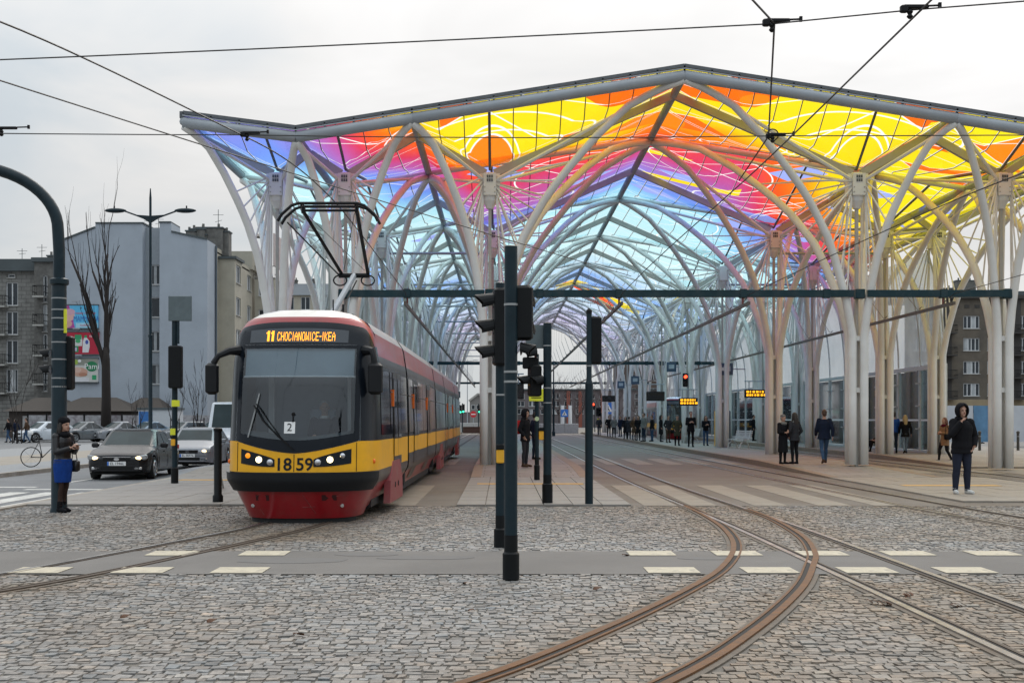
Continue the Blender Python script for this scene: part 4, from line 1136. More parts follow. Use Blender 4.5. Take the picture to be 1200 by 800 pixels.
# ================================================================== POLES, SIGNALS, SIGNS
def strap_ring(par, z, r): obj('strap', MB().lathe([(r+.005,z-.011),(r+.005,z+.011)], 24), M_strap, par)
def pole_root(name, label, cat_, x, y, z=0.0, group=None): return root(name, label, cat_, (x,y,z), 0, group)
def shaft(p, h, r, base_r=None, base_h=0.0, dark=0.0):
    s_ = obj('shaft', MB().lathe([(r,base_h*.95),(r,h-.01),(r*.6,h)], 20), M_pole, p, True); smooth_angle(s_, 40)
    if base_h: smooth_angle(obj('base_sleeve', MB().lathe([(base_r,0),(base_r,base_h-.02),(r+.002,base_h)], 20), M_black, p, True), 40)
    if dark: smooth_angle(obj('dark_collar', MB().lathe([(r+.003,base_h),(r+.003,base_h+dark)], 20), M_black, p), 40)
def hood(p, c, rz, r=0.105, lit=None, length=0.24):
    """one lens with its visor; rz turns it, 0 = facing the camera (-y)"""
    ca, sa = math.cos(rz), math.sin(rz)
    X = lambda x, y, z: (c[0]+x*ca-y*sa, c[1]+x*sa+y*ca, c[2]+z)
    vis = MB()
    for k in range(10):
        t0, t1 = math.pi*(-.12+1.24*k/10), math.pi*(-.12+1.24*(k+1)/10)
        l0 = length*(.55+.45*max(0,math.sin(t0))); l1 = length*(.55+.45*max(0,math.sin(t1)))
        vis.add([X(r*math.cos(t0),0,r*math.sin(t0)), X(r*math.cos(t1),0,r*math.sin(t1)), X(r*math.cos(t1)*1.02,-l1,r*math.sin(t1)*1.02-.03), X(r*math.cos(t0)*1.02,-l0,r*math.sin(t0)*1.02-.03)], [(0,1,2,3)])
    v = obj('visor', vis, M_black, p)
    md = v.modifiers.new('s', 'SOLIDIFY'); md.thickness = 0.012
    obj('lens', MB().lathe([(r*.95,0),(r*.7,-.012),(.003,-.018)], 14, (0,0,0), 'y').xf(X), lit or mat('unlit_lens',(0.03,0.03,0.035),0.2), v)
def signal(p, x, z0, z1, n, rz, w=.24, d=.16, y=0.0, lit=None, r=.105):
    """signal head box at offset x with n hooded lenses facing rz"""
    b = obj('signal_head', MB().cbox((0,0,0),(w,d,z1-z0),0,.03).xf(lambda a,b,c: (x+a*math.cos(rz)-b*math.sin(rz), y+a*math.sin(rz)+b*math.cos(rz), c+(z0+z1)/2)), M_black, p)
    for k in range(n):
        zc = z1-(k+.5)*(z1-z0)/n
        fx, fy = math.sin(rz)*d/2, -math.cos(rz)*d/2
        hood(b, (x+fx, y+fy, zc), rz, r, (lit or {}).get(k))
    return b
def button(p, x, z, y=-.08):
    b = obj('push_button', MB().cbox((x,y,z),(.10,.06,.17),0,.012), M_yellow_btn, p)
    obj('button_cap', MB().cbox((x,y,z+.12),(.10,.07,.07),0,.01), M_black, b)
def pmark(py): return CH*F/(py-PY)
# foremost signal post
p = pole_root('signal_post', 'foremost dark signal post standing by the cycle lane edge', 'signal post', .093, 12.2, 0, 'signal posts at the crossing')
shaft(p, 3.38, .066, .085, .28, .17)
for z in (2.78, 2.10, 2.0): strap_ring(p, z, .066)
signal(p, .125, 2.42, 2.98, 2, R(172), .20, .11, .04)
hood(p, (.10,.02,2.33), R(80), .07, None, .16)
# second post just behind it
p = pole_root('signal_post', 'dark signal post half hidden behind the foremost one with yellow button', 'signal post', -.02, 15.3, 0, 'signal posts at the crossing')
shaft(p, 3.36, .058, .08, .24, .16)
strap_ring(p, 1.93, .058); strap_ring(p, 2.9, .058)
signal(p, .0, 2.30, 3.28, 3, R(-82), .26, .18, .0)
button(p, .0, 1.15)
# centre island post with sign back
p = pole_root('signal_post', 'dark post on the platform end with grey square sign back and two hoods', 'signal post', .865, 22.8, 0.03, 'signal posts at the crossing')
shaft(p, 3.42, .078, .10, .38, .16)
for z in (2.98, 2.18, 1.9): strap_ring(p, z, .078)
obj('sign_back', MB().cbox((-.20,.10,3.16),(.42,.03,.45),0,.012), M_sign_back, p)
signal(p, -.24, 2.02, 2.62, 1, R(-75), .26, .22, .1)
hood(p, (-.22,.02,2.84), R(-75), .12, None, .26); hood(p, (-.10,-.05,2.32), R(-75), .10, None, .24)
obj('counter_box', MB().cbox((-.32,.12,2.66),(.30,.12,.22),0,.02), M_black, p)
button(p, -.11, 1.28, 0)
# lime sign post on the platform
p = pole_root('sign_post', 'thin dark post with lime yellow plate on the centre platform', 'sign post', .92, 31.5, 0.03)
shaft(p, 3.3, .055, .075, .40, .2)
obj('lime_plate', MB().cbox((-.02,-.09,2.22),(.38,.02,.32),0,.006), M_sign_yellow, p)
for dz in (-.07,.0,.07): obj('plate_line', MB().cbox((-.02,-.103,2.22+dz),(.26,.004,.022)), M_tr_blk, p)
obj('sticker', MB().lathe([(.06,-.058),(.06,-.062)], 10, (0,0,1.6), 'y'), mat('pale_sticker',(.5,.6,.35),.5), p)
button(p, .10, 1.20, -.03)
# right hand post with black signal back
p = pole_root('signal_post', 'slim dark post with tall black signal box standing clear right of the platform end', 'signal post', 1.64, 22.6, 0.0, 'signal posts at the crossing')
shaft(p, 2.30, .075); smooth_angle(obj('upper_shaft', MB().lathe([(.076,2.28),(.05,2.36),(.05,3.60),(.03,3.62)], 18), M_pole, p, True), 40)
strap_ring(p, 2.62, .05)
obj('finial', MB().lathe([(.055,3.6),(.055,3.66),(.02,3.70)], 12), M_black, p)
signal(p, .11, 2.66, 3.55, 3, R(178), .26, .14, .06)
# left post with sign back, black signal back, yellow tags
p = pole_root('signal_post', 'dark post left of the tram with square sign back, signal box and yellow tags', 'signal post', -8.10, 29.8, 0.03)
shaft(p, 4.55, .07, .09, .4, .0)
obj('sign_back', MB().cbox((.16,-.10,4.32),(.58,.03,.62),0,.015), M_sign_back, p)
obj('sign_bracket', MB().cbox((.10,-.06,4.0),(.06,.05,1.1)), M_pole, p)
signal(p, .06, 2.35, 3.40, 3, R(175), .34, .16, -.14)
obj('yellow_tag', MB().cbox((.05,-.10,1.98),(.20,.03,.16),0,.004).cbox((-.02,-.10,1.28),(.12,.05,.16),0,.004), M_sign_yellow, p)
button(p, -.02, 1.02)
# black bollard with two steel cables
p = pole_root('bollard_post', 'black round post with steel cables beside the tram nose', 'post', -5.45, 23.1, 0.03)
smooth_angle(obj('shaft', MB().lathe([(.10,0),(.10,.12),(.075,.15),(.075,1.36),(.05,1.40)], 18), M_black, p), 40)
obj('cap', MB().lathe([(.085,1.36),(.085,1.41),(.04,1.43)], 16), M_black, p)
obj('cable', MB().tube([(-.02,0,.98),(-1.15,5,-.02)], .02, 5).tube([(-.02,0,.86),(-1.05,5,-.02)], .02, 5), M_strap, p)
# tall arched pole at the left
p = pole_root('arched_pole', 'tall dark teal arched mast at the left edge beside the woman', 'mast', -7.78, 21.15, -0.01)
sh = MB().lathe([(.155,0),(.15,.05),(.135,.08),(.125,4.05),(.12,4.08)], 20)
smooth_angle(obj('shaft', sh, M_pole, p), 40)
arc = [(0,0,4.05),(0,0,4.6),(-.02,0,4.95)] + [(-1.9+1.88*math.cos(t)**.9, 0, 4.95+1.15*math.sin(t)) for t in np.linspace(.1,1.45,14)] + [(-3.2,0,6.2),(-6,0,6.3)]
smooth_angle(obj('arch', MB().tube(arc, .10, 16), M_pole, p), 50)
obj('collar', MB().lathe([(.135,3.98),(.165,4.0),(.165,4.08),(.11,4.11)], 20), M_pole, p)
for z in (3.75,3.55,3.4,3.2,2.98,2.68,2.35,2.2): strap_ring(p, z, .125)
obj('yellow_tag', MB().cbox((.13,-.06,3.35),(.05,.02,.42)), M_sign_yellow, p)
for z in (2.78, 2.50): hood(p, (-.16,0,z), R(-85), .09, None, .2)
obj('signal_head', MB().cbox((.15,.1,2.62),(.14,.2,.95),0,.03), M_black, p)

# double street lamp
p = pole_root('street_lamp', 'double armed street lamp in front of the pale blank gable', 'street lamp', -14.6, 50, 0.0)
smooth_angle(obj('shaft', MB().lathe([(.12,0),(.12,1.2),(.085,1.25),(.075,5),(.095,5.02),(.095,5.12),(.06,5.14),(.05,10.8),(.02,11.2)], 14), M_pole, p), 40)
for s in (-1,1):
    arm = obj('lamp_arm', MB().tube([(0,0,9.85),(s*.5,0,10.05),(s*1.05,0,10.25)], .035, 6), M_pole, p)
    obj('lamp_head', MB().ell((s*1.45,0,10.28),(.46,.16,.10)), M_pole, p, True)
    obj('photocell', MB().cyl((s*1.5,0,10.35),(s*1.5,0,10.48),.03,6), M_black, p)
obj('arm_bracket', MB().prism([(-.55,10.1),(0,9.75),(.55,10.1),(0,10.06)], -.03, .03), M_pole, p)

# ================================================================== STOP FURNITURE
def board(name, label, x, y, z, w, h, lit):
    b = root(name, label, 'display board', (x,y,z))
    obj('case', MB().cbox((0,0,0),(w,.22,h),0,.02), M_blackm, b)
    obj('hanger', MB().tube([(-w*.3,0,h/2),(-w*.3,0,h/2+.5)], .03, 6).tube([(w*.3,0,h/2),(w*.3,0,h/2+.5)], .03, 6), M_edge_grey, b)
    obj('rail', MB().tube([(-w*.5,0,h/2+.5),(w*.5,0,h/2+.5)], .035, 6), M_edge_grey, b)
    obj('screen', MB().cbox((0,-.112,0),(w*.94,.006,h*.86)), mat('dark_screen',(0.012,0.012,0.013),0.25), b)
    if lit:
        rr_ = random.Random(int(x*10))
        tx = MB()
        for r_ in range(2):
            xx = -w*.43
            while xx < w*.40:
                l_ = rr_.uniform(.05,.16); tx.cbox((xx+l_/2,-.118,h*.22-r_*h*.4),(l_,.006,h*.26)); xx += l_+rr_.uniform(.03,.09)
        obj('led_text', tx, M_led2, b)
board('departure_board', 'lit amber departure board hanging left of the wide column pair', 15.2, 72.0, 3.15, 1.35, .48, True)
board('departure_board', 'lit amber departure board hanging above the crowd on the right platform', 11.0, 71.0, 2.65, 1.1, .45, True)
board('departure_board', 'dark departure board above the middle of the waiting crowd', 10.6, 83.0, 3.2, 1.25, .65, False)
board('departure_board', 'small dark departure board nearest the far end of the platform', 10.3, 116, 3.6, 1.25, .60, False)
board('departure_board', 'dark departure board hanging behind the centre platform poles', .45, 60.0, 3.0, 1.3, .75, False)
def bench(x, y, label, rz=0):
    b = root('bench', label, 'bench', (x,y,PZ), rz, 'white platform benches')
    M_b = mat('bench_white', (0.55,0.55,0.53), .5)
    for k in range(6): obj('seat_slat', MB().cbox((0,-.2+k*.075,.44),(1.5,.055,.03)), M_b, b)
    for k in range(5): obj('back_slat', MB().cbox((0,.27+k*.02,.52+k*.085),(1.5,.03,.06)), M_b, b)
    for s in (-1,1):
        obj('leg', MB().tube([(s*.55,-.28,0),(s*.55,-.2,.25),(s*.55,0,.42),(s*.55,.2,.25),(s*.55,.28,0)], .03, 6), M_b, b)
        obj('back_support', MB().tube([(s*.55,.15,.42),(s*.55,.27,.5),(s*.55,.36,.92)], .025, 6), M_b, b)
    return b
bench(11.7, 59.5, 'white slatted bench beside the column at the end of the right platform', R(-70))
bench(11.4, 72.5, 'white bench half hidden behind the standing crowd', R(-80))
p = root('ticket_machine', 'dark blue ticket machine with yellow edge between white columns', 'ticket machine', (11.75,64.0,PZ))
obj('cabinet', MB().cbox((0,0,.95),(.75,.55,1.9),0,.03), mat('navy_cabinet',(0.02,0.035,0.07),.4), p)
obj('yellow_edge', MB().cbox((-.40,-.1,.95),(.06,.4,1.85)), M_yellow_btn, p)
obj('screen', MB().cbox((0,-.285,1.35),(.4,.01,.35)), M_dkglass, p)
p = pole_root('tram_signal', 'lit red signal hanging over the platform crowd', 'traffic light', 10.9, 71.5, 0)
obj('shaft', MB().lathe([(.05,PZ),(.05,4.35)], 10, (.2,.15,0)), M_edge_grey, p)
signal(p, 0, 3.55, 4.35, 2, 0, .3, .18, 0, {0: M_lamp_red}, .12)
p = pole_root('tram_signal', 'small red signal far off beside the blue crossing sign', 'traffic light', 11.6, 150, 0)
obj('shaft', MB().lathe([(.06,0),(.06,3.4)], 10), M_pole, p); signal(p, -.2, 2.8, 3.7, 2, 0, .34, .2, 0, {0: M_lamp_red}, .16)
def blue_sign(x, y, z, s, label, post=True, tri=True):
    p = root('crossing_sign', label, 'sign', (x,y,0), 0, 'blue crossing signs')
    obj('post', MB().lathe([(.05,0),(.05,z+s/2)], 8, (0,.04,0)), M_edge_grey, p)
    pl = obj('plate', MB().cbox((0,0,z),(s,.02,s),0,.008), M_blue_sign, p)
    obj('triangle', MB().prism([(-s*.34,z-s*.3),(s*.34,z-s*.3),(0,z+s*.32)], -.018, -.012), M_white, pl)
    obj('walker', MB().tube([(-.05*s,-.02,z+.05*s),(0,-.02,z-.05*s),(.10*s,-.02,z-.24*s)], .035*s, 5).tube([(0,-.02,z-.05*s),(-.12*s,-.02,z-.24*s)], .035*s, 5).ell((-.02*s,-.02,z+.14*s),(.05*s,.006,.05*s),8,5), M_tr_blk, pl)
blue_sign(12.6, 142, 2.9, 1.35, 'blue crossing sign beside the small red signal at the far end')
blue_sign(7.6, 146, 2.35, .9, 'smaller blue crossing sign between white flags at the far end')
for i, (x, y, z, lab) in enumerate(((10.2,92,4.6,'left'),(11.0,78,5.0,'middle'),(10.3,104,4.6,'far'),(11.6,62,4.2,'near'))):
    p = root('stop_flag_sign', {'left':'square blue tram sign high on columns above the crowd','middle':'largest square blue tram sign above the red signal','far':'square blue tram sign furthest along the right platform','near':'square blue tram sign beside the lit amber board'}[lab], 'sign', (x,y,z))
    obj('plate', MB().cbox((0,0,0),(.62,.05,.62),0,.01), mat('slate_blue_sign',(0.05,0.09,0.15),.5), p)
    obj('pictogram', MB().cbox((0,-.03,.02),(.36,.01,.26),0,.003), mat('pale_pictogram',(.4,.48,.55),.5), p)
    obj('bracket', MB().tube([(.3,0,0),(.95,0,0)], .03, 6), M_edge_grey, p)
# far traffic at the end of the hall
p = root('no_entry_sign', 'round red no entry sign at the far end left of the centre column', 'sign', (-3.9,165,0))
obj('post', MB().lathe([(.05,0),(.05,2.6)], 8), M_edge_grey, p)
obj('disc', MB().lathe([(.45,-.02),(.45,.02)], 18, (0,-.06,2.3), 'y'), M_red_sign, p)
obj('white_bar', MB().cbox((0,-.09,2.3),(.6,.01,.14)), M_white, p)
for i, (x, y) in enumerate(((-4.9,150),(-3.0,155),(-2.0,150),(-5.6,160))):
    p = root('far_traffic_light', ['green traffic light at the far street next to the tram rear','green traffic light behind the no entry sign','green traffic light nearest the centre column pair','tall far traffic light furthest left by the tram roof'][i], 'traffic light', (x,y,0), 0, 'far green lights')
    obj('shaft', MB().lathe([(.07,0),(.07,3.6)], 8), M_pole, p); signal(p, .12, 2.4, 3.5, 3, 0, .34, .2, -.1, {2: M_lamp_green}, .14)
p = pole_root('signal_post', 'dark signal post far inside the hall close to the tram rear', 'signal post', -4.3, 112, 0)
shaft(p, 4.2, .09); obj('sign_back', MB().cbox((0,-.1,3.9),(.9,.03,.6)), M_sign_back, p); signal(p, .15, 2.3, 3.3, 3, R(60), .3, .2, -.1)
p = pole_root('lamp_mast', 'dark mast with pointed top beyond the far platform end', 'mast', 5.0, 116, 0)
smooth_angle(obj('shaft', MB().lathe([(.16,0),(.16,.4),(.10,.45),(.085,4.2),(.11,4.25),(.07,4.3),(.06,6.2),(.02,6.9)], 12), M_pole, p), 40)
p = root('track_signal_post', 'short black signal post beside the far end of the right platform', 'signal post', (9.0,112,0))
obj('shaft', MB().lathe([(.06,0),(.06,2.7)], 8), M_pole, p); signal(p, 0, 1.9, 2.7, 2, R(20), .45, .25, -.05)
obj('yellow_plate', MB().cbox((0,-.1,1.6),(.22,.02,.16)), M_sign_yellow, p)
for i, (x, y, h) in enumerate(((-7.5,190,12),(-6.0,210,12),(-9.0,230,11))):
    p = root('far_lamp', ['slender far street lamp just right of the tram rear','far street lamp behind the gabled house','slender far lamp with one arm near the tram roof'][i], 'street lamp', (x,y,0))
    obj('shaft', MB().lathe([(.09,0),(.05,h)], 8), M_edge_grey, p)
    obj('lamp_arm', MB().tube([(-1.2,0,h-.1),(0,0,h-.3),(1.4,0,h-.1)], .05, 5), M_edge_grey, p)
    obj('lamp_head', MB().ell((1.5,0,h-.1),(.5,.2,.1),8,5).ell((-1.3,0,h-.1),(.5,.2,.1),8,5), M_edge_grey, p)
for i, (x0,x1,y) in enumerate(((-8.5,-1.5,158),(4.0,9.2,138))):
    p = root('concrete_barrier', ['low pale concrete barrier across the far street left','low pale concrete barrier behind the far mast'][i], 'barrier', ((x0+x1)/2,y,0))
    n = int((x1-x0)/1.6)
    for k in range(n): obj('block', MB().cbox((-(x1-x0)/2+(k+.5)*1.6,0,.55),(1.57,.5,1.15),0,.04), mat('pale_concrete',(.42,.42,.41),.8), p)
p = root('planter', 'dark rusty planter box on the far street near the no entry sign', 'planter', (-3.2,140,0))
obj('box', MB().cbox((0,0,.35),(2.6,.8,.7),0,.05), mat('rusty_planter',(0.10,0.05,0.035),.7), p)
obj('rim', MB().cbox((0,0,.72),(2.7,.9,.06)), mat('rusty_planter',(0.10,0.05,0.035),.7), p)
for i in range(2):
    x = 7.2 + i*.95
    p = root('banner_flag', ['left white banner flag beside the small blue sign','right white banner flag beside the small blue sign'][i], 'flag', (x,147,0))
    obj('pole', MB().lathe([(.03,0),(.03,3.4)], 6), M_edge_grey, p)
    obj('cloth', MB().grid(lambda u, v: (.03+.4*u,.05*math.sin(6*u+3*v),.7+2.6*v), 6, 8), M_white, p)
# ================================================================== CARS
M_tyre = mat('tyre_rubber', (0.012,0.012,0.012), 0.8, var=0.2)
M_rim = mat('alloy_rim', (0.42,0.43,0.44), 0.3, 0.8, var=0.1)
M_well = mat('wheel_well', (0.006,0.006,0.006), 0.9)
def car(label, loc, rz, paint, L=4.6, W=1.78, H=1.44, kind='saloon', plate=None, lights=True, group=None, detail=True, emblem=True):
    c = root('car' if kind != 'van' else 'van', label, 'car' if kind != 'van' else 'van', loc, rz, group)
    hw = W/2
    if kind == 'saloon':
        HY = [0,.05,.18,.95,1.25,L-1.0,L-.12,L]; HZ_ = [.60,.70,.76,.93,.98,1.03,.99,.86]
        ws0, ws1, rf, rb = 1.05, 1.95, L-1.75, L-.75
    elif kind == 'hatch':
        HY = [0,.05,.18,.85,1.1,L-.5,L-.1,L]; HZ_ = [.60,.70,.77,.93,.98,1.02,1.0,.80]
        ws0, ws1, rf, rb = .95, 1.75, L-.95, L-.18
    else:
        HY = [0,.05,.2,.7,1.0,L-.1,L]; HZ_ = [.85,.98,1.05,1.25,1.35,1.45,1.4]
        ws0, ws1, rf, rb = .85, 1.55, L-.12, L-.03
    belt = .92 if kind != 'van' else 1.30
    wr = .32 if kind != 'van' else .35
    wy = [.86, L-.92] if kind != 'van' else [.95, L-1.1]
    def wid(y):
        return hw*float(np.interp(y, [0,.04,.15,.45,1.2,L-.7,L-.15,L-.03,L], [.70,.80,.91,.98,1,1,.95,.88,.80]))
    def sill(y):
        z = .20 + .06*max(0, 1-y/.25)+.08*max(0, 1-(L-y)/.3)
        for w0 in wy:
            d = abs(y-w0); ra = wr+.055
            if d < ra: z = max(z, wr+math.sqrt(ra*ra-d*d))
        return z
    ys = sorted(set([0,.02,.05,.1,.16] + list(np.linspace(.22,L-.2,64)) + [L-.12,L-.05,L]))
    rings = []
    for y in ys:
        w = wid(y); zt = float(np.interp(y, HY, HZ_)); zb = sill(y)
        sh = min(zt-.02, .86 if kind != 'van' else zt-.05)
        sh = max(sh, zb+.05) if zt > zb+.08 else zb+.02
        half = [(w*.86,zb),(w*.965,zb+.01),(w*.99,zb+(sh-zb)*.3),(w,zb+(sh-zb)*.55),(w*.985,zb+(sh-zb)*.85),(w*.95,sh),(w*.86,zt-.005+.0),(w*.5,zt+.015),(0,zt+.025)]
        rings.append([(x,y,z) for x, z in half] + [(-x,y,z) for x, z in half[-2::-1]])
    b = MB(); n = len(rings[0])
    for r_ in rings: b.v.extend(r_)
    for i in range(len(rings)-1):
        for k in range(n-1): b.f.append((i*n+k,i*n+k+1,(i+1)*n+k+1,(i+1)*n+k))
    b.f.append(tuple(range(n))); b.f.append(tuple(range(len(rings)*n-1,(len(rings)-1)*n-1,-1)))
    smooth_angle(obj('body', b, paint, c), 32)
    obj('underside', MB().box(-hw*.82,hw*.82,.15,L-.15,.16,.5), M_well, c)
    # cabin: pillars and roof in body colour, panes set slightly proud
    zt0, zr = belt-.02, H
    def cab(y0, z, wfrac, yb):  return None
    wb, wt = hw*.93, hw*.74 if kind != 'van' else hw*.86
    B = [(-wb,ws0+.25),(-wb*.8,ws0+.05),(0,ws0-.03),(wb*.8,ws0+.05),(wb,ws0+.25),(wb,rb-.15),(wb*.8,rb+.02),(0,rb+.04),(-wb*.8,rb+.02),(-wb,rb-.15)]
    T = [(-wt,ws1+.10),(-wt*.85,ws1),(0,ws1-.05),(wt*.85,ws1),(wt,ws1+.10),(wt,rf-.05),(wt*.85,rf),(0,rf+.03),(-wt*.85,rf),(-wt,rf-.05)]
    zc = float(np.interp(ws0,HY,HZ_))
    cabm = MB()
    r0 = [(x,y,zt0) for x, y in B]; r1 = [(x,y,zr-.06) for x, y in T]
    r2 = [(x*.9,ws1+.12+(y-ws1-.12)*.94+.03,zr-.005) for x, y in T]; r3 = [(x*.45,(ws1+rf)/2+(y-(ws1+rf)/2)*.5,zr+.02) for x, y in T]
    cabm.rings([r0,r1,r2,r3])
    smooth_angle(obj('cabin', cabm, paint, c), 30)
    def pane(nm, q, m_=M_dkglass, off=.012, par=None):
        cx = sum(p[0] for p in q)/4; cy = sum(p[1] for p in q)/4; cz = sum(p[2] for p in q)/4
        a = Vector(q[1])-Vector(q[0]); b_ = Vector(q[3])-Vector(q[0]); nrm = a.cross(b_).normalized()
        if nrm.dot(Vector((cx,cy-(ws1+rf)/2,cz-.6))) < 0: nrm = -nrm
        return obj(nm, MB().add([Vector(p)+nrm*off for p in q], [(0,1,2,3)]), m_, par or c)
    def lerp2(i0, i1, s0, s1, t0, t1):
        """quad on the cabin skin between bottom/top loop points i0 and i1"""
        P = lambda i, t: Vector(r0[i]).lerp(Vector(r1[i]), t)
        q = []
        for s, t in ((s0,t0),(s1,t0),(s1,t1),(s0,t1)): q.append(P(i0,t).lerp(P(i1,t), s))
        return q
    wsm = MB()
    def wsp(u, v):
        idx = [1,2,3]; s = u*2; i = min(1,int(s)); f_ = s-i
        P = lambda i_, t: Vector(r0[i_]).lerp(Vector(r1[i_]), t)
        p = P(idx[i], .10+.86*v).lerp(P(idx[i+1], .10+.86*v), f_)
        return tuple(p + Vector((0,-.012,.014)))
    wsm.grid(wsp, 8, 3); obj('windscreen', wsm, mat('car_windscreen',(0.030,0.045,0.048),0.12,var=.3,scale=1,spec=.10), c)
    for s, i0, i1 in ((1,4,5),(-1,0,9)):
        for nm, s0, s1 in (('front_window',.08,.46),('rear_window',.50,.90)) if kind != 'van' else (('front_window',.03,.25),):
            pane(nm, lerp2(i0,i1,s0,s1,.12,.92))
    pane('back_window', lerp2(6,8,.05,.95,.15,.92))
    # face
    fz = HZ_[0]
    lw = W*.17
    for s in (-1,1):
        hx = s*hw*.70
        hl = obj('headlight', MB().cbox((0,0,0),(W*.22,.16,.15),0,.03).xf(lambda x,y,z: (hx+x, .10+y+.10*abs(x+s*.05)*(1 if s*x > 0 else 0), fz+.03+z+.03*s*x/(W*.1))), mat('headlight_glass',(0.35,0.36,0.37),.12,.3), c)
        obj('bulb', MB().ell((hx-s*.03,.022,fz+.03),(.085,.03,.055),10,6), M_headlamp2 if lights else M_chrome, hl)
        obj('fog_lamp', MB().cbox((s*hw*.66,.03,.34),(.22,.06,.08),0,.015), M_chrome if detail else M_well, c)
        mr_ = obj('door_mirror', MB().cbox((s*(hw+.10),ws0+.55,belt+.05),(.22,.12,.15),0,.035), paint if kind != 'van' else M_black, c)
        obj('tail_light', MB().cbox((s*hw*.78,L-.02,.85),(.25,.06,.14)), M_red_sign, c)
        for y0 in (ws0+.35, (ws0+rb)/2+.1, rb-.35):
            obj('door_seam', MB().tube([(s*(hw*1.0+.001),y0,.30),(s*(hw*1.0+.002),y0,.6),(s*hw*.95,y0,.9)], .005, 4), M_well, c)
        for y0 in (ws0+1.15, (ws0+rb)/2+.9): obj('door_handle', MB().cbox((s*(hw*.985+.01),y0,.78),(.03,.16,.03)), paint, c)
    obj('grille', MB().cbox((0,.012,fz+.0),(W*.42,.05,.10),0,.012), M_well, c)
    if emblem: obj('emblem', MB().lathe([(.06,0),(.06,-.015)], 12, (0,-.012,fz), 'y').xf(lambda x,y,z: (x*1.3,y,fz+(z-fz)*.7)), M_chrome, c)
    obj('chrome_strip', MB().cbox((0,.008,fz+.06),(W*.43,.04,.018)), M_chrome, c)
    obj('air_intake', MB().cbox((0,.015,.36),(W*.50,.06,.10),0,.01), M_well, c)
    obj('bumper_line', MB().cbox((0,.012,.46),(W*.72,.03,.012)), M_well, c)
    pl = obj('number_plate', MB().cbox((0,-.012,.475),(.52,.02,.115)), M_white, c)
    obj('plate_band', MB().cbox((-.235,-.024,.475),(.045,.006,.11)), M_blue_sign, pl)
    if plate: obj('plate_text', text_mb(plate, .105, lambda a, b: (a+.02,-.026,.475+b)), M_tr_blk, pl)
    for w0 in wy:
        for s in (-1,1):
            wl_ = obj('wheel', MB().lathe([(wr*.72,-.10),(wr*.96,-.105),(wr,-.07),(wr,.07),(wr*.96,.105),(wr*.72,.10)], 24, (s*(hw-.11),w0,wr), 'x'), M_tyre, c); smooth_angle(wl_, 40)
            rm = MB().lathe([(wr*.70,0),(wr*.66,s*.02),(wr*.60,s*.0)], 20, (s*(hw-.01),w0,wr), 'x', False)
            rm.lathe([(.06,-.02*s),(.05,.015*s)], 10, (s*(hw-.02),w0,wr), 'x')
            for k in range(7):
                t = 2*math.pi*k/7; rm.bar((s*(hw-.02),w0,wr),(s*(hw-.015),w0+wr*.64*math.cos(t),wr+wr*.64*math.sin(t)), .05, .03)
            obj('rim', rm, M_rim, wl_)
            obj('brake_disc', MB().lathe([(wr*.66,0),(wr*.66,s*.004)], 18, (s*(hw-.08),w0,wr), 'x'), M_well, wl_)
    return c
P_blk = mat('black_car_paint', (0.008,0.008,0.010), 0.22, var=0.2, spec=.4)
P_slv = mat('silver_car_paint', (0.27,0.28,0.30), 0.35, 0.4, var=0.05, spec=.4)
P_wht = mat('white_van_paint', (0.58,0.62,0.66), 0.3, var=0.05, coat=0.4)
P_blu = mat('blue_grey_car_paint', (0.13,0.19,0.25), 0.25, 0.4, var=0.05, coat=0.5)
P_gry = mat('grey_car_paint', (0.17,0.18,0.19), 0.25, 0.4, var=0.05, coat=0.5)
RZL = -0.12
car('black saloon with lit headlamps first in the queue on the left street', (-10.98,34.3,RZL), R(4), P_blk, 4.73, 1.81, 1.43, 'saloon', 'EL 1946L')
car('silver hatchback with lit headlamps waiting behind the black saloon', (-10.95,41.9,RZL), R(3), P_slv, 4.2, 1.72, 1.42, 'hatch', 'EL 06976')
car('white van queueing last behind the silver hatchback', (-11.15,48.5,RZL), R(2), P_wht, 5.4, 1.99, 2.45, 'van', None, False)
PK = [(-33.4,83.0,P_wht,'hatch','parked white car at the far left edge of the car park'),(-31.2,84.5,P_gry,'saloon','parked dark grey car second from the left edge'),(-29.2,86,P_slv,'saloon','parked silver car behind the three walkers'),
      (-27.3,87,P_blu,'saloon','parked blue grey car just left of the arched mast'),(-24.9,88,P_gry,'hatch','parked dark car partly behind the arched mast'),(-22.9,89,P_blk,'saloon','parked black and silver car behind the woman in the hat')]
for x, y, pm, kd, lab in PK:
    car(lab, (x,y,0), R(-38), pm, 4.3, 1.75, 1.45, kd, None, False, 'cars in the far car park')
# ================================================================== PEOPLE
SK = mat('skin', (0.42,0.24,0.17), 0.5, var=0.1, scale=20)
def cloth(name, c, var=0.2): return mat('cloth_'+name, c, 0.9, spec=0.12, var=var, scale=14, bump=0.25, bscale=90)
K_black = cloth('black', (0.010,0.010,0.012)); K_char = cloth('charcoal', (0.030,0.030,0.034)); K_navy = cloth('navy', (0.012,0.018,0.036))
K_jean = cloth('jeans', (0.045,0.085,0.155)); K_dkjean = cloth('dark_jeans', (0.020,0.030,0.050)); K_blue = cloth('bright_blue', (0.02,0.075,0.30))
K_grey = cloth('grey', (0.16,0.16,0.15)); K_camel = cloth('camel', (0.26,0.155,0.085)); K_wine = cloth('wine', (0.09,0.008,0.018)); K_brown = cloth('brown', (0.07,0.042,0.026))
K_ltjean = cloth('light_jeans', (0.19,0.24,0.29)); K_white = cloth('white', (0.55,0.55,0.53)); K_red = cloth('red', (0.35,0.02,0.02)); K_track = cloth('tracksuit', (0.022,0.026,0.042))
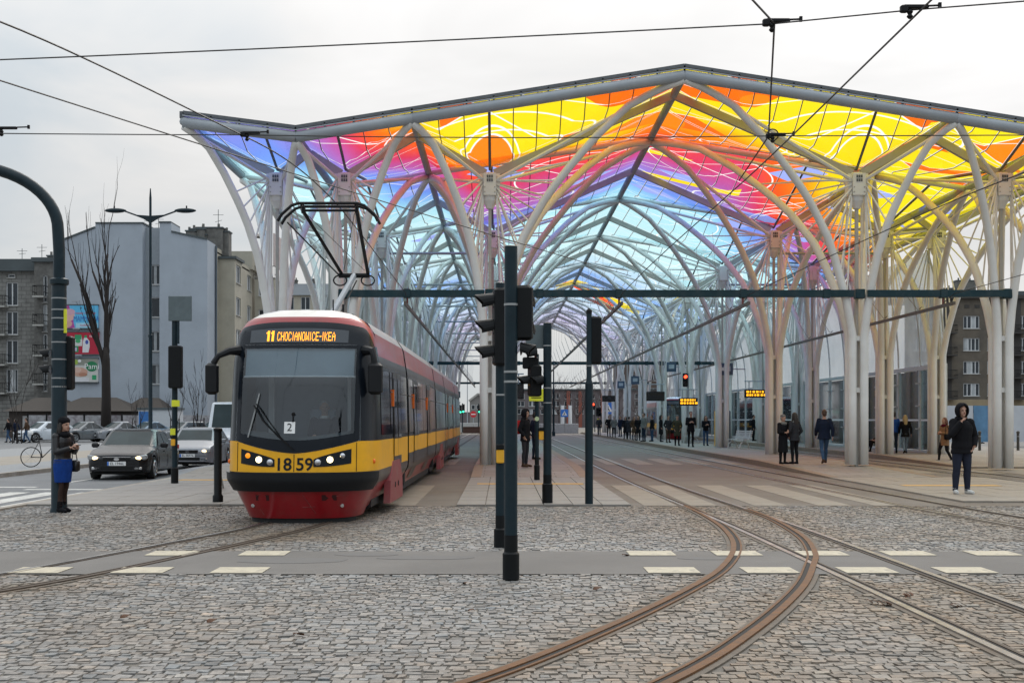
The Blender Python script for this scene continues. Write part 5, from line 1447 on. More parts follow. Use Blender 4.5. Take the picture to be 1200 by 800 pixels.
K_skirt = cloth('blue_skirt', (0.012,0.050,0.235)); K_tight = cloth('sheer_tights', (0.045,0.028,0.024)); K_leather = mat('black_leather', (0.012,0.012,0.014), 0.35, var=0.2, bump=0.3, bscale=60)
K_beige = cloth('beige', (0.33,0.27,0.19)); K_olive = cloth('olive', (0.055,0.055,0.035))
H_dark = mat('hair_dark', (0.018,0.012,0.009), 0.6, var=0.3, scale=40, bump=0.3); H_blond = mat('hair_blond', (0.42,0.29,0.13), 0.6, var=0.25, scale=40, bump=0.3); H_brown = mat('hair_brown', (0.065,0.032,0.018), 0.6, var=0.3, scale=40, bump=0.3); H_grey = mat('hair_grey', (0.28,0.28,0.27), 0.6, var=0.2, scale=40)
H_red = mat('hair_auburn', (0.13,0.045,0.02), 0.6, var=0.3, scale=40)
M_eye = mat('eye_dark', (0.015,0.012,0.010), 0.2); M_lip = mat('lip', (0.30,0.10,0.09), 0.5)

def ering(c, rx, ry, n=16): return [(c[0]+rx*math.cos(2*math.pi*k/n), c[1]+ry*math.sin(2*math.pi*k/n), c[2]) for k in range(n)]
def remesh(mb, voxel, smooth=2):
    me = mb.mesh('tmp'); o = bpy.data.objects.new('tmp', me); TMP.collection.objects.link(o)
    md = o.modifiers.new('r', 'REMESH'); md.mode = 'VOXEL'; md.voxel_size = voxel
    sm = o.modifiers.new('s', 'SMOOTH'); sm.factor = .5; sm.iterations = smooth
    TMP.view_layers[0].update(); dg = TMP.view_layers[0].depsgraph
    r = bpy.data.meshes.new_from_object(o.evaluated_get(dg))
    bpy.data.objects.remove(o); bpy.data.meshes.remove(me)
    return r
def V3(p): return Vector(p)
def hand_prims(add, wrist, direc, side, curl=.35, palm_n=None, s=1.0, tagname='skin'):
    """palm plus four unequal bent fingers and a thumb from the side of the palm"""
    d = V3(direc).normalized()
    up = V3(palm_n) if palm_n else V3((side,0,0))           # back-of-hand normal
    up = (up - d*up.dot(d)).normalized(); lat = d.cross(up).normalized()
    w = V3(wrist)
    k0 = w + d*.085*s
    pm = MB(); pm.tube([w, w+d*.045*s, k0], [.024*s,.032*s,.036*s], 10, True, [.018*s,.016*s,.014*s]); 
    # tube ry runs along the second axis; make the palm flat by scaling about up
    pm.v = [tuple(V3(p) - up*((V3(p)-w).dot(up))*.45) for p in pm.v]
    add(tagname, pm)
    for i, L in enumerate((.070,.080,.075,.060)):
        b = k0 + lat*(.030-.020*i)*s - d*.012*s
        p1 = b + (d*math.cos(curl*.6) - up*math.sin(curl*.6))*L*.45*s
        p2 = p1 + (d*math.cos(curl*1.6) - up*math.sin(curl*1.6))*L*.33*s
        p3 = p2 + (d*math.cos(curl*2.4) - up*math.sin(curl*2.4))*L*.27*s
        add(tagname, MB().tube([b,p1,p2,p3], [.0095*s,.009*s,.0082*s,.007*s], 7))
    b = w + d*.03*s + lat*.026*s
    p1 = b + (d*.6+lat*.75-up*.2).normalized()*.04*s; p2 = p1 + (d*.9+lat*.25-up*.35).normalized()*.032*s
    add(tagname, MB().tube([b,p1,p2], [.013*s,.011*s,.0085*s], 7))
def person(label, loc, yaw, h, top=K_black, bottom=K_dkjean, shoe=K_black, hair=H_dark, pose=None, hem=.86, coat=0.0, voxel=.016, headgear=None, hairlen=0, group=None,
           bulk=1.0, legs=None, scarf=None, backpack=None, bag=None, skirt=None, face=True, gloves=None, seated=False):
    p = root('person', label, 'person', loc, yaw, group)
    s = h/1.76
    J = {'hip':(0,0,.93),'head':(0,-.02,1.63)}
    for sd, n in ((-1,'L'),(1,'R')):
        J.update({'hip'+n:(sd*.088,0,.90),'knee'+n:(sd*.095,-.015,.49),'ank'+n:(sd*.10,.02,.085),'toe'+n:(sd*.125,-.17,.028),
                  'sh'+n:(sd*.168,.0,1.405),'elb'+n:(sd*.235,.03,1.12),'wr'+n:(sd*.235,-.06,.87),'hd'+n:(0,-.25,-1)})
    lean = 0.0
    if pose: J.update({k: v for k, v in pose.items() if k in J or k[:2] in ('hd','cu')})
    P = []                                                   # (tag, MB)
    add = lambda t, mb: P.append((t, mb))
    q = bulk
    hx, hy, hz = J['hip']
    sc = V3(((J['shL'][0]+J['shR'][0])/2, (J['shL'][1]+J['shR'][1])/2, (J['shL'][2]+J['shR'][2])/2))
    H0 = V3((hx,hy,hz))
    def tor(t): return H0.lerp(sc, t)
    # torso
    rings_ = []
    for t, rx, ry in ((-.12,.155,.115),(0,.165,.12),(.22,.150,.108),(.5,.160,.115),(.78,.176,.12),(.92,.160,.105),(1.03,.115,.085),(1.10,.075,.065)):
        c = tor(t); rings_.append(ering(c, rx*q*(1+coat*.10), ry*q*(1+coat*.15)))
    add('top', MB().rings(rings_))
    nb = sc + V3((0,-.005,.03)); hd = V3(J['head'])
    add('skin', MB().tube([nb, nb.lerp(hd,.6)], [.058,.055], 12))
    # head: skull, jaw, nose, ears, brow
    add('skin', MB().ell(hd+V3((0,.012,.035)), (.077,.096,.095), 16, 12))
    add('skin', MB().ell(hd+V3((0,-.020,-.035)), (.060,.072,.080), 14, 10))
    if face:
        add('skin', MB().tube([hd+V3((0,-.088,.022)), hd+V3((0,-.104,-.008)), hd+V3((0,-.108,-.022)), hd+V3((0,-.09,-.03))], [.009,.013,.016,.010], 8))
        for sd in (-1,1): add('skin', MB().ell(hd+V3((sd*.078,.012,.0)), (.012,.022,.032), 8, 6))
        add('skin', MB().tube([hd+V3((-.04,-.078,.036)), hd+V3((0,-.086,.038)), hd+V3((.04,-.078,.036))], .012, 6))
        add('skin', MB().ell(hd+V3((0,-.066,-.085)), (.028,.026,.022), 8, 6))
    # arms
    sl = .012*coat
    for sd, n in ((-1,'L'),(1,'R')):
        S_, El, Wr = V3(J['sh'+n]), V3(J['elb'+n]), V3(J['wr'+n])
        add('top', MB().ell(S_, (.068*q+sl,.062*q+sl,.064*q+sl), 12, 8))
        add('top', MB().tube([S_, S_.lerp(El,.5), El], [.060*q+sl,.055*q+sl,.047*q+sl], 12))
        add('top', MB().tube([El, El.lerp(Wr,.4), Wr], [.047*q+sl,.044*q+sl,.036+sl], 12)); add('top', MB().ell(El, (.048*q+sl,)*3, 10, 8))
        dr = J['hd'+n] if (pose and 'hd'+n in pose) else tuple((Wr-El).normalized())
        hand_prims(add, Wr, dr, sd, (pose or {}).get('cu'+n, .35), None, 1.0, 'glove' if gloves else 'skin')
    # legs
    lb = 1.0 if legs is None else legs
    ltag = 'bottom'
    for sd, n in ((-1,'L'),(1,'R')):
        Hp, Kn, An, To = (V3(J[k+n]) for k in ('hip','knee','ank','toe'))
        add(ltag, MB().tube([Hp+V3((0,0,.03)), Hp.lerp(Kn,.45), Kn], [.092*lb,.080*lb,.060*lb], 14))
        add(ltag, MB().ell(Kn, (.060*lb,)*3, 10, 8))
        cal = Kn.lerp(An,.32)+V3((0,.014,0))
        add(ltag, MB().tube([Kn, cal, Kn.lerp(An,.75), An+V3((0,0,-.02))], [.058*lb,.060*lb,.048*max(lb,.85),.043*(lb if lb > 1 else .9)], 12))
        f = (To-An); f.z = 0; f = f.normalized() if f.length > 1e-6 else V3((0,-1,0))
        heel = An - f*.055; heel.z = An.z-.05; tip = To.copy()
        add('shoe', MB().tube([heel+V3((0,0,.0)), An+V3((0,0,-.045)), An.lerp(tip,.55)+V3((0,0,-.01)), tip], [.036,.042,.043,.030], 10))
        add('shoe', MB().tube([An+V3((0,0,.03)), An+V3((0,0,-.05))], [.046,.044], 10))
        if skirt: add('shoe', MB().tube([An.lerp(Kn,.30), An], [.052,.050], 10))
    add('bottom' if not skirt else 'skirtm', MB().ell(H0+V3((0,.012,-.03)), (.155*q,.115*q,.10), 14, 10))
    # coat hem
    if hem < .86:
        rr_ = []
        for t, k in ((0,1.0),(.4,1.08),(1,1.18)):
            z = hz+.03+(hem-hz-.03)*t; rr_.append(ering((hx,hy,z), .172*q*k, .128*q*k))
        add('top', MB().rings(rr_))
    if skirt:
        rr_ = []
        for t, k in ((0,.95),(.35,1.02),(1,.86)):
            z = hz+.06+(skirt-hz-.06)*t; rr_.append(ering((hx,hy-.0,z), .186*k, .150*k))
        add('skirtm', MB().rings(rr_))
    allm = MB()
    BL = [(a_, b_) for a_ in (.17,.5,.83) for b_ in (.1,.3,.5,.7,.9)]
    kd_n = sum(len(m_.v) + 15*sum(len(f_) == 4 for f_ in m_.f) for _, m_ in P); kd = kdtree.KDTree(kd_n); tags = []; i = 0
    for t, m_ in P:
        allm.add(m_.v, m_.f)
        # dense samples: vertices and face centres
        for v in m_.v: kd.insert(v, i); tags.append(t); i += 1
        for f_ in m_.f:
            if len(f_) == 4:
                A_, B_, C_, D_ = (Vector(m_.v[k_]) for k_ in f_)
                for a_, b_ in BL: kd.insert(A_.lerp(B_, a_).lerp(D_.lerp(C_, a_), b_), i); tags.append(t); i += 1
    kd.balance()
    me = remesh(allm, voxel, 3 if voxel < .012 else 2)
    mats = {'skin':SK,'top':top,'bottom':bottom,'shoe':shoe,'glove':gloves or SK,'skirtm':skirt and K_skirt or bottom}
    names = list(mats)
    me.materials.clear()
    for nme in names: me.materials.append(mats[nme])
    idx = []
    for f in me.polygons:
        _, j, _ = kd.find(f.center); idx.append(names.index(tags[j]))
    me.polygons.foreach_set('material_index', idx); me.polygons.foreach_set('use_smooth', [True]*len(me.polygons))
    me.name = 'body'; b = link('body', me, None, p); b.scale = (s,s,s)
    def part(name, mb, m_, vox=None):
        if vox:
            r_ = remesh(mb, vox, 2); r_.polygons.foreach_set('use_smooth', [True]*len(r_.polygons)); r_.name = name; o_ = link(name, r_, m_, p)
        else: o_ = obj(name, mb, m_, p, True)
        o_.scale = (s,s,s); return o_
    if face:
        for sd in (-1,1): part('eye', MB().ell(hd+V3((sd*.030,-.082,.015)), (.014,.010,.007), 8, 6), M_eye)
        part('mouth', MB().ell(hd+V3((0,-.088,-.052)), (.024,.008,.007), 8, 6), M_lip)
    # hair
    if headgear != 'hood':
        hm = MB()
        hm.ell(hd+V3((0,.026,.052)), (.086,.098,.092), 16, 12)
        hm.ell(hd+V3((0,.060,.0)), (.076,.064,.09), 14, 10)
        if hairlen:
            hm.tube([hd+V3((0,.075,.04)), hd+V3((0,.10,-.10)), hd+V3((0,.115,-.10-hairlen))], [.085,.095,.075], 12, True, [.06,.055,.035])
            for sd in (-1,1): hm.tube([hd+V3((sd*.075,.02,.05)), hd+V3((sd*.09,.02,-.08)), hd+V3((sd*.095,.02,-.08-hairlen*.7))], [.03,.035,.022], 8)
        # keep the face clear: trim anything in front of it
        hm2 = MB(); hm2.v = [((x, max(y, hd.y-.052) if z < hd.z+.072 else y, z)) for x, y, z in hm.v]; hm2.f = hm.f
        part('hair', hm2, hair, max(voxel*.8,.010))
    if headgear == 'hat':
        hm = MB().ell(hd+V3((0,.020,.085)), (.102,.118,.085), 16, 10).ell(hd+V3((0,.035,.05)), (.098,.105,.07), 16, 10)
        part('hat', hm, scarf or K_black, max(voxel*.8,.010))
    if headgear == 'cap': part('hat', MB().ell(hd+V3((0,.018,.075)), (.090,.108,.07), 16, 10), gloves or K_grey)
    if headgear == 'hood':
        # open-faced hood: outer shell with the front cut away
        hm = MB()
        def hp(u, v):
            a = math.pi*(.16+.84*v) if False else None
            ph = -1.05 + 2.5*v
            op = R(50)*(1-min(1,max(0,(ph-.25)/.5))**2)     # opening towards the face (-y), closing over the forehead
            th = op + (2*math.pi-2*op)*u
            r_ = math.cos(max(-.9,ph)*.92)
            return (hd.x + .122*math.sin(th)*max(r_,.03), hd.y+.012 - .134*math.cos(th)*max(r_,.03), hd.z+.015+.145*math.sin(ph))
        hm.grid(hp, 22, 12)
        hm.ell(hd+V3((0,.05,-.14)), (.12,.09,.05), 14, 8)
        ho = part('hood', hm, top); md = ho.modifiers.new('s','SOLIDIFY'); md.thickness = .022; md.offset = 0
    if scarf and headgear != 'hat' or (scarf and headgear == 'hat'):
        part('scarf', MB().lathe([(.075,-.07),(.115,-.05),(.125,-.01),(.105,.03),(.075,.045)], 16, tuple(nb+V3((0,-.02,.02)))), scarf)
    if backpack:
        part('backpack', MB().cbox((hx,.20,1.22),(.28,.16,.42),0,.04), backpack)
    if bag:
        bx, by, bz, bm = bag
        part('handbag', MB().cbox((bx,by,bz),(.12,.26,.22),0,.03).tube([(bx,by-.1,bz+.1),(bx*.9,by-.06,bz+.35),(bx*.8,by,bz+.52)], .010, 5).tube([(bx,by+.1,bz+.1),(bx*.9,by+.06,bz+.35),(bx*.8,by,bz+.52)], .010, 5), bm)
    return p
def gy(py, z=0.0): return (CH-z)*F/(py-PY)
def gx(px, y): return (px-PX)*y/F
def at(px, py, z=0.0): y = gy(py, z); return (gx(px, y), y, z)
PHONE = {'elbL':(-.22,-.06,1.12),'wrL':(-.07,-.27,1.20),'hdL':(.35,-.75,.45),'elbR':(.22,-.06,1.12),'wrR':(.10,-.26,1.20),'hdR':(-.35,-.75,.45),'cuL':.7,'cuR':.7}
WALK = {'kneeL':(-.09,-.17,.50),'ankL':(-.09,-.20,.10),'toeL':(-.10,-.38,.05),'kneeR':(.09,.02,.49),'ankR':(.09,.26,.13),'toeR':(.10,.10,.03),'elbL':(-.24,.12,1.14),'wrL':(-.24,.13,.89),'elbR':(.24,-.05,1.13),'wrR':(.23,-.20,.92)}
POCK = {'elbL':(-.27,.06,1.14),'wrL':(-.19,-.07,.95),'hdL':(.3,-.1,-1),'elbR':(.27,.06,1.14),'wrR':(.19,-.07,.95),'hdR':(-.3,-.1,-1)}
HOLD = {'elbR':(.22,-.03,1.13),'wrR':(.08,-.22,1.16),'hdR':(-.6,-.5,.2),'elbL':(-.22,-.03,1.13),'wrL':(-.10,-.22,1.12),'hdL':(.6,-.5,.2)}

# woman at the mast, side on, both hands on a phone
w = person('woman in black hat, leather jacket and blue skirt looking at her phone', (-7.78+.12,21.0,-.008), R(62), 1.66, K_leather, K_tight, K_black, H_dark,
       dict(PHONE, **{'kneeL':(-.07,-.04,.49),'ankL':(-.08,.0,.10),'kneeR':(.07,-.02,.49),'ankR':(.09,.11,.10),'toeR':(.10,-.08,.03),'toeL':(-.09,-.19,.03),'head':(0,-.05,1.61)}), .86, .6, .0095, 'hat', .12, legs=.74, skirt=.56, scarf=K_black, bag=(.20,-.05,.86,K_leather))
ph = root('mobile_phone', 'small pale phone held in both hands by the woman in the blue skirt', 'phone', (-7.38,20.87,1.17), R(62))
obj('case', MB().cbox((0,0,0),(.075,.15,.012),0,.004), M_black, ph); obj('screen', MB().cbox((0,0,.0075),(.066,.135,.002)), mat('phone_screen',(.3,.33,.36),.2), ph)

# man on the right, hooded, hand at his mouth
person('man in black hooded jacket with one hand at his mouth on the right island', at(1127,578.5,.03), R(6), 1.90, K_black, K_track, K_white, H_dark,
       {'elbL':(-.26,-.10,1.17),'wrL':(-.10,-.19,1.42),'hdL':(.55,.10,.75),'cuL':.55,'elbR':(.29,.04,1.13),'wrR':(.22,-.08,.94),'hdR':(-.5,-.2,-.9),'ankL':(-.125,.02,.085),'kneeL':(-.11,-.015,.49),'ankR':(.125,.02,.085),'kneeR':(.11,-.015,.49),'toeL':(-.165,-.16,.028),'toeR':(.165,-.16,.028)}, .80, 1.6, .0095, 'hood', legs=1.22, bulk=1.1)

crowd_zone = 'people on the right platform'
def pp(label, px, py, h, yaw, **k):
    z = k.pop('z', PZ)
    return person(label, at(px,py,z), R(yaw), h, **k)
def pf(label, loc, h, yaw, **k): return person(label, loc, R(yaw), h, **k)
pp('woman in long black coat and grey cap facing a friend', 917.5, 543.5, 1.60, 28, top=K_black, bottom=K_black, hem=.42, coat=1, headgear='cap', gloves=None, hairlen=0, hair=H_grey, scarf=K_grey, pose=HOLD, voxel=.013)
pp('person in black jacket with back turned beside the long coat', 931, 543.5, 1.66, -150, top=K_char, bottom=K_black, hem=.80, coat=.6, hairlen=.18, hair=H_dark, pose=POCK, voxel=.013, scarf=K_grey)
pp('man in navy jacket and jeans walking away past the column', 966, 543, 1.76, 178, top=K_navy, bottom=K_jean, shoe=K_brown, hair=H_brown, pose=WALK, coat=.9, hem=.80, bulk=1.15, voxel=.013)
pp('woman in camel coat and wine scarf striding behind the hooded man', 1107, 541.5, 1.66, -70, top=K_camel, bottom=K_black, hem=.66, hair=H_red, hairlen=.1, scarf=K_wine, pose=dict(WALK, **HOLD), coat=.7, voxel=.013, bag=(.28,-.1,1.0,K_black), z=.02)
pf('blonde woman in black jacket seen from behind by the glass wall', (17.1,51,PZ), 1.63, 175, top=K_black, bottom=K_ltjean, hair=H_blond, hairlen=.22, coat=.7, hem=.76, pose=WALK)
pf('person in bright blue jacket mostly hidden by a white column', (16.72,51.3,PZ), 1.76, 175, top=K_blue, bottom=K_dkjean, hair=H_dark, coat=.8)
pp('person in dark jacket beyond the bollards behind the hooded man', 1150, 519.5, 1.72, 30, top=K_char, bottom=K_char, hair=H_dark, coat=.6, voxel=.02, z=.0)
pp('man in black with backpack standing near the glass wall at left', 883, 516.5, 1.74, 60, top=K_black, bottom=K_black, hair=H_dark, backpack=K_char, voxel=.018)
pp('person in navy coat partly behind the column by the amber board', 895, 517.5, 1.70, 170, top=K_navy, bottom=K_dkjean, hem=.7, hair=H_dark, voxel=.018)
pp('woman in black jacket and jeans checking a phone at the platform end', 827, 522, 1.64, 5, top=K_black, bottom=K_jean, hair=H_brown, hairlen=.2, pose=PHONE, coat=.6, voxel=.014)
pp('tall man in black using a phone at the front of the crowd', 809.5, 523.5, 1.86, -4, top=K_black, bottom=K_black, hair=H_dark, pose=PHONE, coat=.8, hem=.78, voxel=.014)
pp('woman in dark brown long coat beside the tall man', 793.5, 522, 1.68, 3, top=K_olive, bottom=K_black, hem=.55, coat=1, hair=H_red, headgear='cap', pose=POCK, voxel=.014)
CR_ = [(783,518.5,1.68,'shorter man in brown trousers and dark jacket in the crowd',K_char,K_brown,20,.82,0),(774.5,517.5,1.72,'woman in long black coat looking sideways in the crowd',K_black,K_black,80,.5,.1),
  (764,517,1.72,'person in black jacket and bright jeans standing sideways in the crowd',K_black,K_jean,-75,.84,0),(754.5,517.2,1.86,'tallest man with grey shirt under open dark jacket in the crowd',K_grey,K_dkjean,-60,.84,0),
  (748,516,1.70,'person in black coat just left of the tallest man',K_black,K_black,-30,.55,.1),(743,515.5,1.66,'woman with brown hair left of the tallest man',K_brown,K_black,25,.6,.15),
  (737,514.5,1.64,'person in dark coat in the middle of the far group',K_char,K_black,160,.55,0),(733,514.2,1.66,'woman in black coat at the left of the far group',K_black,K_black,-20,.5,.12),
  (727,511.6,1.72,'person in blue and black jacket near the far end',K_navy,K_dkjean,-45,.84,0),(719.5,512.3,1.72,'grey haired man in light grey jacket at the far end',K_grey,K_black,175,.8,0),(713.5,511.5,1.74,'man in black leftmost of the far crowd',K_black,K_black,10,.8,0),(702,509.5,1.70,'person far away beyond the left end of the crowd',K_char,K_dkjean,0,.8,0)]
for px, py, h, lab, tp, bt, yw, hm, hl in CR_:
    pp(lab, px, py, h, yw, top=tp, bottom=bt, hem=hm, hairlen=hl, hair=H_grey if 'grey haired' in lab else (H_brown if 'brown hair' in lab else H_dark), pose=POCK if hm < .83 else None, coat=.8, voxel=.02, group='waiting crowd on the right platform')
# seated person by the glass wall
pf('seated person in black with legs out beside the column', (16.95,54,PZ-.44), 1.70, -80, top=K_black, bottom=K_black, pose={'kneeL':(-.09,-.42,.92),'ankL':(-.09,-.55,.53),'toeL':(-.09,-.72,.48),'kneeR':(.09,-.42,.92),'ankR':(.09,-.50,.53),'toeR':(.09,-.67,.48),'wrL':(-.15,-.25,1.0),'wrR':(.15,-.25,1.0),'hdL':(0,-1,-.2),'hdR':(0,-1,-.2)}, voxel=.016, coat=.6)
b = bench(17.05, 54, 'white bench under the seated person by the glass wall', R(-80))
# centre platform
pp('man in black parka with red backpack on the centre platform', 615.5, 547, 1.74, 62, top=K_black, bottom=K_char, shoe=K_brown, hair=H_dark, headgear='hood', coat=1.1, hem=.80, backpack=K_red, pose=POCK, voxel=.013)
pp('person in dark clothes half hidden behind the lime sign post', 627, 538, 1.70, 120, top=K_navy, bottom=K_dkjean, hair=H_dark, coat=.7, pose=POCK, voxel=.016)
# left walkers
for px, py, h, lab, tp, bt, yw, hl in ((10,518.5,1.70,'walker in black furthest left near the sapling',K_black,K_jean,-100,0),(18.5,518.5,1.66,'walker in dark coat in the middle of the left trio',K_navy,K_black,-100,.1),(31,518.8,1.72,'walker in brown jacket and jeans carrying a white bag',K_brown,K_jean,-80,0)):
    pp(lab, px, py, h, yw, top=tp, bottom=bt, hairlen=hl, pose=WALK, coat=.6, voxel=.018, z=0, group='walkers by the car park')
y_ = gy(518.8); pb = root('plastic_bag', 'white plastic bag hanging from the walker in the brown jacket', 'bag', (gx(36.5,y_),y_-.1,.55), 0)
obj('pouch', MB().lathe([(.05,0),(.16,.05),(.17,.18),(.10,.30),(.03,.36)], 12), M_white, pb); obj('handle', MB().tube([(-.03,0,.34),(-.02,0,.46),(.02,0,.46),(.03,0,.34)], .008, 5), M_white, pb)
pp('dark figure standing by the graffiti fence beyond the black saloon', 151, 506.5, 1.72, 170, top=K_black, bottom=K_black, coat=.7, voxel=.022, z=0, face=False)
# driver
dv = person('driver in dark jacket and white collar at the tram controls', (xc(TY0)+.24,TY0+1.62,.38), R(8), 1.72, K_navy, K_char, K_black, H_grey, pose={'kneeL':(-.12,-.42,.78),'ankL':(-.12,-.5,.35),'toeL':(-.12,-.68,.30),'kneeR':(.12,-.42,.78),'ankR':(.12,-.5,.35),'toeR':(.12,-.68,.30),'hip':(0,0,.80),'hipL':(-.09,0,.78),'hipR':(.09,0,.78),'shL':(-.178,-.02,1.24),'shR':(.178,-.02,1.24),'head':(0,-.05,1.46),'elbL':(-.24,-.12,1.0),'wrL':(-.18,-.36,.98),'hdL':(.1,-1,0),'elbR':(.24,-.12,1.0),'wrR':(.18,-.36,.98),'hdR':(-.1,-1,0)}, voxel=.012, coat=.5)
obj('collar', MB().lathe([(.07,-.03),(.085,-.02),(.07,.02)], 12, (0,-.04,1.28)), K_white, dv)
# ================================================================== BUILDINGS
M_gable = mat('pale_blue_grey_render', (0.36,0.40,0.45), 0.9, var=0.06, scale=0.6, stain=(0.28,0.31,0.35), sscale=0.25, samt=0.5, bump=0.1)
M_beige = mat('beige_render', (0.40,0.37,0.30), 0.9, var=0.08, scale=1.0, stain=(0.30,0.275,0.22), sscale=0.4, samt=0.5, bump=0.1)
M_stone = mat('stone_cladding', (0.25,0.245,0.23), 0.9, var=0.2, scale=2.5, stain=(0.10,0.098,0.09), sscale=0.35, samt=0.8)
M_rough = mat('dark_rough_stone', (0.14,0.135,0.125), 0.95, var=0.35, scale=3, bump=0.6, bscale=6)
M_brown = mat('sooty_brown_render', (0.125,0.105,0.082), 0.9, var=0.2, scale=0.8, stain=(0.055,0.05,0.045), sscale=0.3, samt=0.8)
M_brown2 = mat('sooty_dark_render', (0.055,0.05,0.046), 0.9, var=0.25, scale=0.8)
M_tan = mat('tan_ground_floor', (0.30,0.235,0.15), 0.9, var=0.12, scale=1)
M_roofd = mat('dark_roof_sheet', (0.07,0.085,0.09), 0.7, var=0.2, scale=1)
M_slate = mat('slate_blue_roof', (0.095,0.115,0.135), 0.7, var=0.15, scale=1)
M_curtain = mat('net_curtain', (0.40,0.42,0.43), 0.8, var=0.2, scale=1.5)
M_bark = mat('bark', (0.018,0.013,0.011), 0.9, var=0.3, scale=8, bump=0.5, bscale=20)
# brick joints for the stone cladding
n_ = M_stone.node_tree.nodes; l_ = M_stone.node_tree.links; b_ = n_['Principled BSDF']
br = n_.new('ShaderNodeTexBrick'); br.inputs['Scale'].default_value = 1.0; br.inputs['Mortar Size'].default_value = 0.03; br.inputs['Brick Width'].default_value = .9; br.inputs['Row Height'].default_value = .38
br.inputs['Color1'].default_value = (1,1,1,1); br.inputs['Color2'].default_value = (.8,.8,.8,1); br.inputs['Mortar'].default_value = (.5,.5,.5,1)
tc_ = n_.new('ShaderNodeTexCoord'); mp = n_.new('ShaderNodeMapping'); mp.inputs['Rotation'].default_value = (R(90),0,0); l_.new(tc_.outputs['Object'], mp.inputs[0]); l_.new(mp.outputs[0], br.inputs['Vector'])
mx = n_.new('ShaderNodeMix'); mx.data_type = 'RGBA'; mx.blend_type = 'MULTIPLY'; mx.inputs[0].default_value = 1.0
src = b_.inputs['Base Color'].links[0].from_socket; l_.new(src, mx.inputs[6]); l_.new(br.outputs[0], mx.inputs[7]); l_.new(mx.outputs[2], b_.inputs['Base Color'])

def wall(b, P0, P1, z0, z1, wins, m, depth=.22, frame=True, name='wall', bars=1, curtain=.5, mats=None):
    """wall between plan points P0, P1 with real openings; wins = (s0, s1, z0, z1) along the wall; panes sit back in the reveals"""
    P0 = Vector((P0[0],P0[1],0)); P1 = Vector((P1[0],P1[1],0)); L = (P1-P0).length; d = (P1-P0)/L; nrm = Vector((d.y,-d.x,0))   # outward on the right of the direction
    X = lambda s, z, o=0.0: tuple(P0 + d*s + nrm*o + Vector((0,0,z)))
    ss = sorted(set([0,L] + [w[0] for w in wins] + [w[1] for w in wins])); zs = sorted(set([z0,z1] + [w[2] for w in wins] + [w[3] for w in wins]))
    mb = MB()
    for a, c in zip(ss[:-1], ss[1:]):
        for e, f in zip(zs[:-1], zs[1:]):
            mS, mZ = (a+c)/2, (e+f)/2
            if any(w[0] < mS < w[1] and w[2] < mZ < w[3] for w in wins): continue
            mb.add([X(a,e),X(c,e),X(c,f),X(a,f)], [(0,1,2,3)])
    for w in wins:
        q = [(w[0],w[2]),(w[1],w[2]),(w[1],w[3]),(w[0],w[3])]
        for i in range(4):
            j = (i+1) % 4; mb.add([X(*q[i]),X(*q[j]),X(q[j][0],q[j][1],-depth),X(q[i][0],q[i][1],-depth)], [(0,1,2,3)])
    obj(name, mb, m, b)
    rr_ = random.Random(len(wins)*7+int(L*10))
    for w in wins:
        fr = MB(); t = .09; wd = w[1]-w[0]
        def fb(sa, sb, za, zb): fr.add([X(sa,za,-depth+.10),X(sb,za,-depth+.10),X(sb,zb,-depth+.10),X(sa,zb,-depth+.10),X(sa,za,-depth),X(sb,za,-depth),X(sb,zb,-depth),X(sa,zb,-depth)], [(0,1,2,3),(0,4,5,1),(1,5,6,2),(2,6,7,3),(3,7,4,0)])
        fb(w[0],w[1],w[2],w[2]+t); fb(w[0],w[1],w[3]-t,w[3]); fb(w[0],w[0]+t,w[2]+t,w[3]-t); fb(w[1]-t,w[1],w[2]+t,w[3]-t)
        nb_ = bars if wd > .9 else 0
        for k in range(nb_): c = w[0]+wd*(k+1)/(nb_+1); fb(c-t*.6,c+t*.6,w[2]+t,w[3]-t)
        wo = obj('window', fr, M_pvc if frame else M_roofd, b)
        obj('pane', MB().add([X(w[0],w[2],-depth+.03),X(w[1],w[2],-depth+.03),X(w[1],w[3],-depth+.03),X(w[0],w[3],-depth+.03)], [(0,1,2,3)]), M_dkglass2, wo)
        if rr_.random() < curtain:
            c0 = w[0]+wd*rr_.choice((.08,.5,.3)); c1 = min(w[1]-.05, c0+wd*rr_.choice((.3,.45)))
            obj('curtain', MB().add([X(c0,w[2]+.1,-depth+.045),X(c1,w[2]+.1,-depth+.045),X(c1,w[3]-.1,-depth+.045),X(c0,w[3]-.1,-depth+.045)], [(0,1,2,3)]), M_curtain, wo)
        obj('sill', MB().add([X(w[0]-.08,w[2]-.06,.10),X(w[1]+.08,w[2]-.06,.10),X(w[1]+.08,w[2],.10),X(w[0]-.08,w[2],.10),X(w[0]-.08,w[2]-.06,-.05),X(w[1]+.08,w[2]-.06,-.05),X(w[1]+.08,w[2],-.05),X(w[0]-.08,w[2],-.05)], [(0,1,2,3),(3,2,6,7),(0,4,5,1),(1,5,6,2),(3,7,4,0)]), M_beam_taupe, wo)
def balcony(b, x, y, z, w, d=1.1, h=1.0, solid=None):
    s_ = obj('balcony', MB().box(x-w/2,x+w/2,y-d,y,z-.15,z), M_beam_taupe if solid is None else solid, b)
    rl = MB().box(x-w/2,x+w/2,y-d,y-d+.05,z+h-.06,z+h)
    n = int(w/.16)
    for k in range(n+1): rl.box(x-w/2+w*k/n-.014,x-w/2+w*k/n+.014,y-d+.01,y-d+.04,z,z+h-.06)
    for sx in (-1,1): rl.box(x+sx*w/2-.025,x+sx*w/2+.025,y-d+.05,y,z+h-.06,z+h); rl.box(x+sx*w/2-.02,x+sx*w/2+.02,y-d+.05,y,z+.3,z+.36)
    obj('railing', rl, M_blackm, s_)
